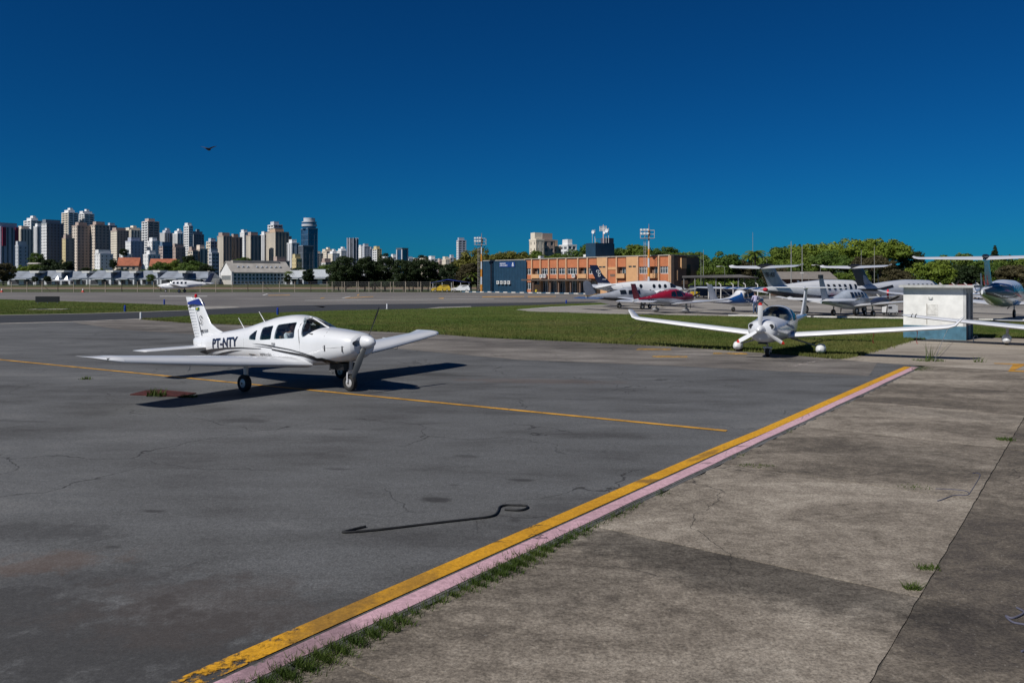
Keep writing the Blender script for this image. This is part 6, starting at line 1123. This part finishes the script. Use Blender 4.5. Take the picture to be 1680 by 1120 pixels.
def tree(u, vtop, hw, Y, kind, leaf, label, group=None, sq=1.0, clear=None):
    X, _, zt = W(u, vtop, Y); zt = max(zt, 1.5); r = hw * Y / F; ch = min(zt * (.97 if kind == 'bush' else .88), r * HZ[kind] * sq); base = max(zt - ch, 0)
    t = thing('tree' if kind != 'bush' else 'shrub', (X, Y, 0), R.uniform(0, 6.28), label, 'tree' if kind != 'bush' else 'shrub', group)
    pr = CR[kind]; me = pr[TN[0] % len(pr)]; TN[0] += 1
    o = bpy.data.objects.new('crown', me); SC.collection.objects.link(o); o.parent = t
    if not me.materials: me.materials.append(LM['green'])
    o.material_slots[0].link = 'OBJECT'; o.material_slots[0].material = LM[leaf]; o.location = (0, 0, base); o.scale = (r, r, ch / HZ[kind])
    tr = MB(); k = max(.12, r * .055); b0 = base + ch * .35; tr.tube([(0, 0, -.1), (.05 * r, .02 * r, base * .5), (.02 * r, -.03 * r, max(b0, .4))], [k * 1.3, k, k * .7], 8)
    for i in range(5):
        a = i * 1.256 + R.uniform(-.3, .3); tr.tube([(.02 * r, -.02 * r, base * .8 + .1), (math.cos(a) * r * .28, math.sin(a) * r * .28, base + ch * .25), (math.cos(a) * r * .58, math.sin(a) * r * .58, base + ch * .5)], [k * .6, k * .4, k * .15], 5)
    tr.build('trunk', BARK, t, 50); return t
# dark row behind the fence
for i, (u, v, hw) in enumerate([(566, 418, 27), (598, 419, 22), (632, 416, 24), (662, 424, 22), (692, 419, 26), (716, 426, 20), (738, 431, 18), (548, 430, 16), (612, 428, 16), (678, 430, 16)]):
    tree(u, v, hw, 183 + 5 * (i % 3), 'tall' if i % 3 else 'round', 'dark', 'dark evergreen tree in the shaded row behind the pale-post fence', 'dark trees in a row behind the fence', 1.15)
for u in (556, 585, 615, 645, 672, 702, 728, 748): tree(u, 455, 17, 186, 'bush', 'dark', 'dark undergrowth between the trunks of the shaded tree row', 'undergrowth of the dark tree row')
tree(785, 405, 42, 188, 'dome', 'olive', 'big yellow-green tree overhanging the blue shelter', sq=1.3); tree(768, 430, 24, 181, 'tall', 'brown', 'brown leafy tree draped with vines beside the first mast'); tree(838, 406, 40, 205, 'dome', 'olive', 'broad yellow-green crown above the navy block'); tree(802, 440, 16, 183, 'tall', 'dark', 'dark narrow tree beside the navy block')
for u, v, hw, Y, k, l, lab in [(872, 409, 34, 215, 'dome', 'mid', 'low green crown over the navy end of the terminal'), (908, 411, 34, 212, 'dome', 'mid', 'spreading green crown behind the terminal pilasters'), (944, 409, 34, 212, 'dome', 'green', 'green crown below the white water-tower building'), (973, 394, 26, 205, 'round', 'green', 'tall leafy tree left of the rooftop antennas'), (1022, 402, 30, 205, 'dome', 'green', 'green tree just right of the navy roof block'), (1048, 399, 32, 200, 'round', 'mid', 'bushy green tree left of the second mast'), (1088, 403, 34, 200, 'dome', 'green', 'green crown above the end bays of the terminal'), (1122, 409, 30, 195, 'dome', 'mid', 'lower crown above the brown end wall'), (1145, 412, 20, 190, 'round', 'green', 'small green tree past the end wall')]: tree(u, v, hw, Y, k, l, lab)
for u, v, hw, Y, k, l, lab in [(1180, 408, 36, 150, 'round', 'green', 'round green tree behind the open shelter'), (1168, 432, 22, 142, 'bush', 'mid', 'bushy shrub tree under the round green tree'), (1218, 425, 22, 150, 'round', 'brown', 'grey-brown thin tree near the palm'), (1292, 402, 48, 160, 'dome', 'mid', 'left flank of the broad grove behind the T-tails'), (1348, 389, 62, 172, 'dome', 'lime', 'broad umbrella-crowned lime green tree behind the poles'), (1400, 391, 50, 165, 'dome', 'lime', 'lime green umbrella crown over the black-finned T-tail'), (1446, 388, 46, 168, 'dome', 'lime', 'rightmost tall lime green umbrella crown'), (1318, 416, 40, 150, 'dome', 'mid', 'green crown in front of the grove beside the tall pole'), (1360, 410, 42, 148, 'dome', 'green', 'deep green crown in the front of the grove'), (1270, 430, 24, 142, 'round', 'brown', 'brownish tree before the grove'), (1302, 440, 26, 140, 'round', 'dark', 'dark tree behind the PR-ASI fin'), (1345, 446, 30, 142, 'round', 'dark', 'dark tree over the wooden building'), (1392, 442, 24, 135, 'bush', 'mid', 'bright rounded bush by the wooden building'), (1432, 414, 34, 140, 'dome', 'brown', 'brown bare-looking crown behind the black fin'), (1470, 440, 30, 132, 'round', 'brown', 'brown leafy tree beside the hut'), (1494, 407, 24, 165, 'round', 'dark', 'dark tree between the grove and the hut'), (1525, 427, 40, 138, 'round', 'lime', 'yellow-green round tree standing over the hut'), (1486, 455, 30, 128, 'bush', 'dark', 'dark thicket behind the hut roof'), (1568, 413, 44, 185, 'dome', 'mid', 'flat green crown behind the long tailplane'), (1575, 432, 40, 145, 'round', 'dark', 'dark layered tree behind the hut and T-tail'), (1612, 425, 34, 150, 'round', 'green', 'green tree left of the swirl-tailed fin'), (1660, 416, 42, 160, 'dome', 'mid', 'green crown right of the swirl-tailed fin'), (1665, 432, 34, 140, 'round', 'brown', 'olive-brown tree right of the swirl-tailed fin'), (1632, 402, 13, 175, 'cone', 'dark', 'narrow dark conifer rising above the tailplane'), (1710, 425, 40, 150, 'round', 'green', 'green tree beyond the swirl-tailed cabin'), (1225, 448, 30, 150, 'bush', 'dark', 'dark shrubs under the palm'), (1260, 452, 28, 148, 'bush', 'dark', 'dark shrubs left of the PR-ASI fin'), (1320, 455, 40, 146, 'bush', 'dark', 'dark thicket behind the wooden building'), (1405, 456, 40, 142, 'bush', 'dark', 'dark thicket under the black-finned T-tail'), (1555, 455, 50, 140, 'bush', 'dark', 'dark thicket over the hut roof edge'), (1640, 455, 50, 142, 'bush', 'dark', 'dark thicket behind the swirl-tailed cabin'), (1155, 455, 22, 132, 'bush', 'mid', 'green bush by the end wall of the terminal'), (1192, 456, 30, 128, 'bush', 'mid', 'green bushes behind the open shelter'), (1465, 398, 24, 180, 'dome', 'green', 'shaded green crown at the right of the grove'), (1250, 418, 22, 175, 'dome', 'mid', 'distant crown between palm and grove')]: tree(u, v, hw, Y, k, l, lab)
# left-hand trees beyond the field
for u, v, hw, Y, k, l, lab in [(6, 430, 20, 390, 'round', 'brown', 'bare-looking brown tree before the shed row'), (34, 433, 14, 470, 'round', 'lime', 'yellow-green tree next to the bare brown tree'), (56, 432, 15, 465, 'round', 'mid', 'green tree under the grey towers'), (78, 424, 18, 480, 'round', 'dark', 'large dark tree in front of the dark tower'), (103, 424, 18, 475, 'round', 'dark', 'second large dark tree under the tall white tower'), (90, 430, 28, 470, 'bush', 'dark', 'dark thicket joining the two large dark trees'), (140, 438, 10, 470, 'round', 'dark', 'small dark tree under the brown towers'), (165, 438, 14, 470, 'round', 'lime', 'lime tree behind the shed monitors'), (186, 424, 8, 490, 'tall', 'dark', 'slim dark tree beside the red-roofed house'), (205, 438, 20, 468, 'bush', 'dark', 'dark thicket before the red-roofed house'), (240, 438, 16, 470, 'round', 'mid', 'green tree between the two red roofs'), (262, 428, 18, 470, 'round', 'green', 'green tree at the left of the big leafy mass'), (288, 426, 24, 475, 'dome', 'mid', 'broad green crown above the sheds'), (318, 426, 24, 470, 'dome', 'green', 'broad green crown near the hangar gable'), (338, 432, 16, 465, 'round', 'dark', 'dark tree at the hangar gable'), (300, 440, 40, 462, 'bush', 'dark', 'dark undergrowth behind the last shed'), (400, 421, 16, 520, 'dome', 'green', 'green crown peeping over the hangar ridge'), (506, 440, 12, 425, 'tall', 'dark', 'round dark tree in front of the pale shed'), (57, 453, 6, 405, 'round', 'dark', 'small dark tree at the left of the tents'), (77, 451, 7, 405, 'round', 'dark', 'small dark tree next to the tents'), (247, 449, 8, 405, 'round', 'green', 'small round tree in front of the sheds'), (472, 450, 8, 420, 'tall', 'dark', 'small dark tree at the hangar corner'), (310, 416, 12, 620, 'round', 'dark', 'dark tree on the slope between the apartment blocks'), (203, 407, 8, 640, 'round', 'dark', 'dark slope tree between cream towers'), (60, 414, 14, 640, 'round', 'green', 'green slope tree below the grey tower'), (485, 436, 18, 520, 'bush', 'dark', 'dark trees behind the pale sheds'), (535, 432, 20, 500, 'round', 'green', 'green tree left of the dark row')]: tree(u, v, hw, Y, k, l, lab)
for i in range(15): tree(1140 + 40 * i, 442 - 6 * (i % 3), 30, 186 + 4 * (i % 4), 'bush', ('dark', 'green', 'dark', 'mid')[i % 4], 'dense undergrowth closing the view behind the grove', 'undergrowth behind the grove')
def palm(u, vtop, Y, label, r=2.6):
    X, _, zt = W(u, vtop, Y); t = thing('palm_tree', (X, Y, 0), 0, label, 'palm tree'); MB().tube([(0, 0, 0), (.15, 0, zt * .5), (.1, 0, zt - r * .3)], [.25, .2, .16], 8).build('trunk', BARK, t, 50); mb = MB()
    for k in range(26):
        a = k * 2.4; e = 1.25 - 1.5 * (k / 26); pts = []
        for q in range(7):
            s = q / 6; rr = r * s; pts.append(Vector((.1 + math.cos(a) * rr * math.cos(e * (1 - s * .4)), math.sin(a) * rr * math.cos(e * (1 - s * .4)), zt - r * .3 + r * .75 * math.sin(e) * s - r * .55 * s * s)))
        for q in range(6):
            d = (pts[q + 1] - pts[q]); sd_ = Vector((-math.sin(a), math.cos(a), 0)); w = .42 * (1 - abs(q - 2) / 6)
            for sg_ in (-1, 1):
                for j in range(2): p = pts[q] + d * (j * .5); mb.add([p, p + d * .45, p + d * .5 + sd_ * sg_ * w - Vector((0, 0, w * .5)), p + d * .2 + sd_ * sg_ * w * .8 - Vector((0, 0, w * .45))], [(0, 1, 2, 3)])
    mb.build('crown', LM['mid'], t); return t
palm(1238, 409, 150, 'palm tree with feathery crown beside the very tall mast'); palm(1228, 416, 155, 'shorter palm behind the feathery palm', 2.2); palm(772, 445, 180, 'palm leaning out under the big yellow-green tree', 2.4); palm(474, 444, 428, 'slender palm next to the hangar corner', 3.2)

# ------------------------------------------------------------------ hill and city
hb = MB(); nx_, ny_ = 40, 10; vs = []
for j in range(ny_ + 1):
    for i in range(nx_ + 1):
        x = -1700 + 3400 * i / nx_; y = 560 + 1500 * j / ny_; s = j / ny_; vs.append((x, y, -.5 + (26 + 10 * math.sin(x * .004)) * min(1, s * 1.6) ** 1.5 + 1.5 * math.sin(i * 2.1 + j)))
hb.add(vs, [(j * (nx_ + 1) + i, j * (nx_ + 1) + i + 1, (j + 1) * (nx_ + 1) + i + 1, (j + 1) * (nx_ + 1) + i) for j in range(ny_) for i in range(nx_)])
struct(hb.build('hill', M('hill_green', (.03, .05, .018), .95, var=.4, scale=.03), None, 60))
CW = {'white': (.74, .74, .74), 'cream': (.75, .67, .55), 'beige': (.68, .59, .50), 'brown': (.42, .33, .285), 'grey': (.50, .52, .56), 'blue': (.13, .20, .29), 'pink': (.52, .42, .38), 'red': (.28, .03, .07), 'dark': (.20, .23, .27), 'tan': (.50, .38, .28), 'yellow': (.60, .50, .28), 'lilac': (.42, .44, .52)}
CWM = {k: M('tower_' + k, c, .8, var=.06, scale=.05) for k, c in CW.items()}; TGL = M('tower_glass', (.12, .13, .15), .25, var=.4, scale=.12, spec=.6); TGB = M('tower_glass_blue', (.02, .08, .17), .08, var=.3, scale=.08, spec=.9)
def tower(u0, u1, vt, Y, label, col='white', style='grid', fl=.3, side=None, delta=24, roof=1, gl=None, bays=None, crownm=None):
    """apartment block: a dark glazed core behind proud piers and floor bands, lift block and parapet on top"""
    uc = (u0 + u1) / 2; phi = math.atan((uc - 840) / F); th = -phi + math.radians(delta); pxm = Y / F / math.cos(phi) * math.cos(phi)
    tot = (u1 - u0) * Y / F; w = max(5, tot * (1 - fl) / math.cos(math.radians(delta))); d = max(6, min(32, tot * fl / math.sin(math.radians(delta))))
    X, _, zt = W(uc, vt, Y); ht = zt + 3; t = thing('apartment_tower', (X, Y, -3), th, label, 'tower'); wm = CWM[col]; sm = CWM[side] if side else wm; gl = gl or TGL
    rh = 4.2 if roof else 0; hb_ = ht - rh; nf = max(3, int(hb_ / 3.05)); fh = hb_ / nf
    MB().b2((-w / 2 + .35, -d / 2 + .35, 0), (w / 2 - .35, d / 2 - .35, hb_ - .3)).build('glazing', gl, t)
    for wl, dl_, ax, m_ in ((w, d, 0, wm), (d, w, 1, sm)):
        mb = MB(); nb = bays or max(2, int(wl / 3.2)); bw = wl / nb
        for sg_ in (-1, 1):
            def put(a0, a1, z0, z1, pr=0.0):
                q0, q1 = sorted((sg_ * (dl_ / 2 - .45), sg_ * (dl_ / 2 + pr)))
                if ax == 0: mb.b2((a0, q0, z0), (a1, q1, z1))
                else: mb.b2((q0, a0, z0), (q1, a1, z1))
            if style in ('grid', 'vert', 'slot'):
                pw = {'grid': .52, 'vert': .6, 'slot': .74}[style] * bw
                for i in range(nb + 1):
                    a = -wl / 2 + i * bw; put(max(-wl / 2, a - pw / 2), min(wl / 2, a + pw / 2), 0, hb_)
            if style in ('grid', 'band', 'slot', 'balc'):
                bh = {'grid': .48, 'band': .5, 'slot': .55, 'balc': .38}[style] * fh
                for f in range(nf + 1): put(-wl / 2 + .02, wl / 2 - .02, max(0, f * fh - bh / 2), min(hb_, f * fh + bh / 2), .55 if style == 'balc' else -.06)
            if style in ('band', 'balc'):
                for a0, a1 in ((-wl / 2, -wl / 2 + wl * .1), (wl / 2 - wl * .1, wl / 2), (-wl * .05, wl * .05)): put(a0, a1, 0, hb_, .1)
            if style == 'glass':
                for i in range(nb + 1): a = -wl / 2 + i * bw; put(max(-wl / 2, a - .15), min(wl / 2, a + .15), 0, hb_, -.25)
                for f in range(0, nf + 1, 2): put(-wl / 2 + .02, wl / 2 - .02, max(0, f * fh - .15), min(hb_, f * fh + .15), -.28)
        mb.build('facade', m_, t)
    MB().b2((-w / 2 - .1, -d / 2 - .1, hb_ - .3), (w / 2 + .1, d / 2 + .1, hb_ + .7)).build('parapet', wm, t)
    if roof:
        k = .3 + .25 * R.random(); MB().b2((-w * k, -d * .3, hb_ + .6), (w * (k - .12), d * .3, ht)).build('roof_block', crownm or wm, t)
        if roof > 1: MB().b2((-w * .12, -d * .18, ht), (w * .16, d * .18, ht + 3)).build('water_tank', crownm or wm, t)
    return t
# skyline from left to right: columns in the photograph, row of the top, distance
for a in [
    (0, 28, 366, 760, 'grey tower with crimson upper corners at the left end of the skyline', 'lilac', 'vert', .12, None), (28, 52, 371, 900, 'beige tower with an orange stripe behind the crimson-topped one', 'beige', 'vert', .3, 'cream'), (27, 44, 396, 700, 'low grey-blue block before the beige tower', 'grey', 'slot', .2, None), (41, 67, 358, 1050, 'white stepped tower at the back left', 'white', 'band', .4, None), (56, 71, 367, 980, 'narrow white tower with a dark side', 'white', 'vert', .35, None), (70, 102, 361, 850, 'dark blue-grey tower with bright white edges', 'dark', 'grid', .25, 'white'),
    (103, 127, 345, 1100, 'tallest white tower with rounded roof blocks', 'white', 'balc', .4, 'cream'), (131, 153, 347, 1120, 'tall white tower twin to the tallest one', 'white', 'balc', .35, None), (103, 121, 385, 800, 'yellowish block in front of the tallest white tower', 'brown', 'slot', .3, 'yellow'), (120, 149, 365, 840, 'brown tower with beige lit flank, left of the pair', 'brown', 'grid', .27, 'beige'), (149, 178, 364, 845, 'brown tower with beige lit flank, right of the pair', 'brown', 'grid', .27, 'beige'), (176, 191, 366, 1150, 'grey tower with flat top behind the brown pair', 'grey', 'band', .3, None),
    (183, 210, 374, 1000, 'dark tower with cream flank behind the white block', 'brown', 'grid', .35, 'cream'), (204, 233, 374, 1080, 'broad cream tower with dark middle', 'cream', 'vert', .4, None), (234, 260, 359, 980, 'tall pinkish white tower with a roof block, left of centre', 'pink', 'balc', .35, 'white'), (207, 235, 390, 820, 'white block with narrow windows before the cream tower', 'lilac', 'slot', .3, 'white'), (242, 262, 390, 830, 'white block under the pinkish tower', 'white', 'slot', .4, None), (157, 184, 410, 700, 'low white block in front of the brown pair', 'white', 'slot', .3, None), (197, 216, 410, 690, 'low white block with a small roof tower by the red roof', 'white', 'slot', .35, None), (236, 262, 411, 700, 'low white apartment block by the long red roof', 'white', 'slot', .3, None),
    (263, 285, 378, 1100, 'grey-white tower left of the slender white tower', 'grey', 'vert', .35, 'white'), (284, 303, 379, 1090, 'white tower with grey middle next to the slender one', 'white', 'vert', .4, None), (302, 316, 366, 1000, 'slender white tower with a bright flank', 'white', 'band', .55, None), (314, 334, 380, 1020, 'dark tower attached behind the slender white tower', 'dark', 'grid', .2, 'grey'), (262, 285, 397, 800, 'blue-grey banded block with pinkish flank', 'blue', 'band', .25, 'pink'), (284, 303, 400, 760, 'dark reddish brown block near the slender tower', 'brown', 'slot', .25, None), (309, 324, 405, 740, 'small beige block below the dark tower', 'brown', 'band', .5, 'cream'), (320, 340, 402, 750, 'low beige and brown block', 'beige', 'vert', .4, None), (339, 358, 391, 900, 'grey block with beige top floors', 'grey', 'band', .35, 'cream'), (344, 358, 408, 700, 'low banded grey-blue block below the beige floors', 'grey', 'band', .2, None),
    (357, 380, 382, 880, 'cream tower with tall dark window slots, left of the hangar ridge', 'brown', 'vert', .42, 'cream'), (376, 397, 384, 890, 'brown tower joined to the cream tower', 'brown', 'vert', .25, 'beige'), (394, 408, 377, 1050, 'white narrow tower behind the beige pair', 'white', 'slot', .5, None), (404, 428, 381, 880, 'beige tower with cream flank above the hangar', 'brown', 'vert', .32, 'cream'), (427, 441, 380, 950, 'narrow white tower beside the crowned tower', 'white', 'vert', .5, None), (437, 473, 376, 900, 'large beige tower with stepped crown', 'tan', 'vert', .42, 'cream'), (440, 463, 364, 930, 'grey banded crown tower rising from the beige tower', 'grey', 'balc', .4, 'white'), (466, 478, 383, 960, 'brown tower at the right of the crowned one', 'brown', 'slot', .25, 'beige'), (471, 491, 393, 820, 'white tower with dark middle beside the blue glass tower', 'white', 'vert', .4, None), (445, 475, 421, 640, 'low brownish block behind the hangar roof', 'brown', 'slot', .3, 'beige'),
    (480, 494, 417, 660, 'low pale yellow block beside the dark glass', 'yellow', 'slot', .5, None), (514, 530, 412, 1150, 'beige block right of the dark glass block', 'beige', 'grid', .4, 'cream'), (528, 548, 409, 1250, 'pale stepped block among the low skyline', 'cream', 'grid', .4, None), (538, 557, 412, 1200, 'tan and white block above the dark trees', 'white', 'slot', .4, 'cream'), (552, 572, 408, 1300, 'pale block left of the ribbed glass tower', 'white', 'slot', .4, None), (527, 545, 424, 800, 'low white block with brown side near the tree row', 'brown', 'slot', .4, 'white'), (588, 598, 402, 1100, 'white narrow block right of the ribbed tower', 'white', 'slot', .5, None), (594, 607, 400, 1080, 'grey block with a roof house', 'grey', 'slot', .3, None), (605, 613, 405, 1200, 'small lilac block between the low towers', 'lilac', 'slot', .3, None), (611, 626, 404, 1050, 'white and yellow block at the end of the low group', 'yellow', 'band', .5, 'white'),
    (640, 652, 417, 1000, 'low white block left of the flared glass tower', 'white', 'band', .4, None), (688, 702, 420, 1000, 'low cream block among rooftops', 'cream', 'slot', .4, None), (700, 718, 420, 980, 'white banded block behind the dark trees', 'white', 'band', .4, None), (717, 727, 424, 1000, 'small pinkish block among the low rooftops', 'pink', 'slot', .4, None), (725, 738, 421, 960, 'cream block with few windows', 'cream', 'slot', .5, None), (735, 748, 418, 980, 'grey block next to the tan tower base', 'grey', 'grid', .3, 'tan'), (749, 765, 390, 1100, 'grey tower with dark central strip standing alone', 'lilac', 'band', .2, 'white'),
    (869, 892, 382, 430, 'cream apartment block with square balconies above the terminal', 'cream', 'slot', .5, None), (886, 907, 383, 440, 'shaded brown wing of the block above the terminal', 'brown', 'grid', .1, None), (905, 915, 394, 450, 'small tan block behind the brown wing', 'tan', 'slot', .2, None), (917, 946, 393, 520, 'white building with a roof house above the terminal trees', 'white', 'band', .5, None)]:
    u0, u1, vt, Y, lab, col, style, fl, side = a
    tower(u0, u1, vt, Y, lab, col, style, fl, side, delta=30 if u0 > 860 else 24, roof=2 if Y > 1000 and u1 - u0 > 18 else 1)
fill = [(12, 392), (50, 384), (93, 380), (118, 392), (172, 388), (196, 394), (222, 388), (255, 384), (276, 390), (296, 388), (326, 393), (350, 399), (384, 395), (420, 392), (462, 396), (484, 400), (520, 417), (534, 418), (563, 416), (600, 417), (632, 420), (648, 422), (672, 421), (683, 423), (709, 424), (742, 424), (756, 423)]
for i, (u, v) in enumerate(fill):
    w_ = 13 + 5 * (i % 3) if u < 500 else 10 + 3 * (i % 3)
    tower(u - w_ / 2, u + w_ / 2, v, 1400 + 35 * (i % 5), 'pale distant apartment block filling a gap in the skyline', ('white', 'cream', 'grey', 'beige', 'pink')[i % 5], ('slot', 'band', 'grid')[i % 3], .35 + .05 * (i % 3), ('white', 'cream')[i % 2], roof=1)['group'] = 'distant pale apartment blocks'
# crimson corners on the first tower
t = [o for o in bpy.data.objects if o.get('label', '').startswith('grey tower with crimson')][0]
for x in (-7.2, 4.2): MB().b2((x, -4.2, 38), (x + 3.2, 3.2, 56)).build('crimson_panel', CWM['red'], t)
# glass towers
tower(494, 521, 376, 900, 'tall blue glass tower with stepped silver crown', 'blue', 'glass', .42, None, 24, 0, TGB)
X, Y_, zt = W(508, 358, 900); t = [o for o in bpy.data.objects if o.get('label', '').startswith('tall blue glass')][0]
for z0, z1, r, m_ in ((zt - 9.5 + 3, zt - 7 + 3, 8.6, CWM['grey']), (zt - 7 + 3, zt - 5 + 3, 7.8, TGB), (zt - 5 + 3, zt - 4.2 + 3, 8.4, CWM['grey']), (zt - 4.2 + 3, zt + 3, 6.5, CWM['grey']), (zt - 12.6 + 3, zt - 9.5 + 3, 7.6, TGB)): MB().lathe([(r, z0), (r, z1)], (0, 0, 0), 'z', 24).build('crown_tier', m_, t, 30)
tower(490, 514, 404, 760, 'dark glass block in front of the blue glass tower', 'dark', 'glass', .3, None, 24, 0)
X, Y_, zt = W(578.5, 391, 1000); t = thing('glass_tower', (X, Y_, -3), 0, 'round blue-black glass tower with silver ribs', 'tower'); MB().lathe([(6.6, 0), (6.6, zt + 3)], (0, 0, 0), 'z', 20).build('glazing', TGL, t)
for k in range(10): a = k * math.pi / 5; MB().box((6.6 * math.cos(a), 6.6 * math.sin(a), (zt + 3.5) / 2), (1.5, 1.0, zt + 3.5), a).build('rib', CWM['lilac'], t)
X, Y_, zt = W(660, 407, 950); t = thing('glass_tower', (X, Y_, -3), .9, 'small blue glass tower with flared flat crown', 'tower'); MB().b2((-4.4, -4.4, 0), (4.4, 4.4, zt + 1)).build('glazing', TGB, t)
for a in (-1, 1):
    for b in (-1, 1): MB().b2((a * 4.4 - .8, b * 4.4 - .8, 0), (a * 4.4 + .8, b * 4.4 + .8, zt + 1)).build('corner_pier', CWM['grey'], t)
MB().loft([[(-4.6, -4.6, zt + 1), (4.6, -4.6, zt + 1), (4.6, 4.6, zt + 1), (-4.6, 4.6, zt + 1)], [(-5.6, -5.6, zt + 3), (5.6, -5.6, zt + 3), (5.6, 5.6, zt + 3), (-5.6, 5.6, zt + 3)]]).build('crown', CWM['dark'], t)
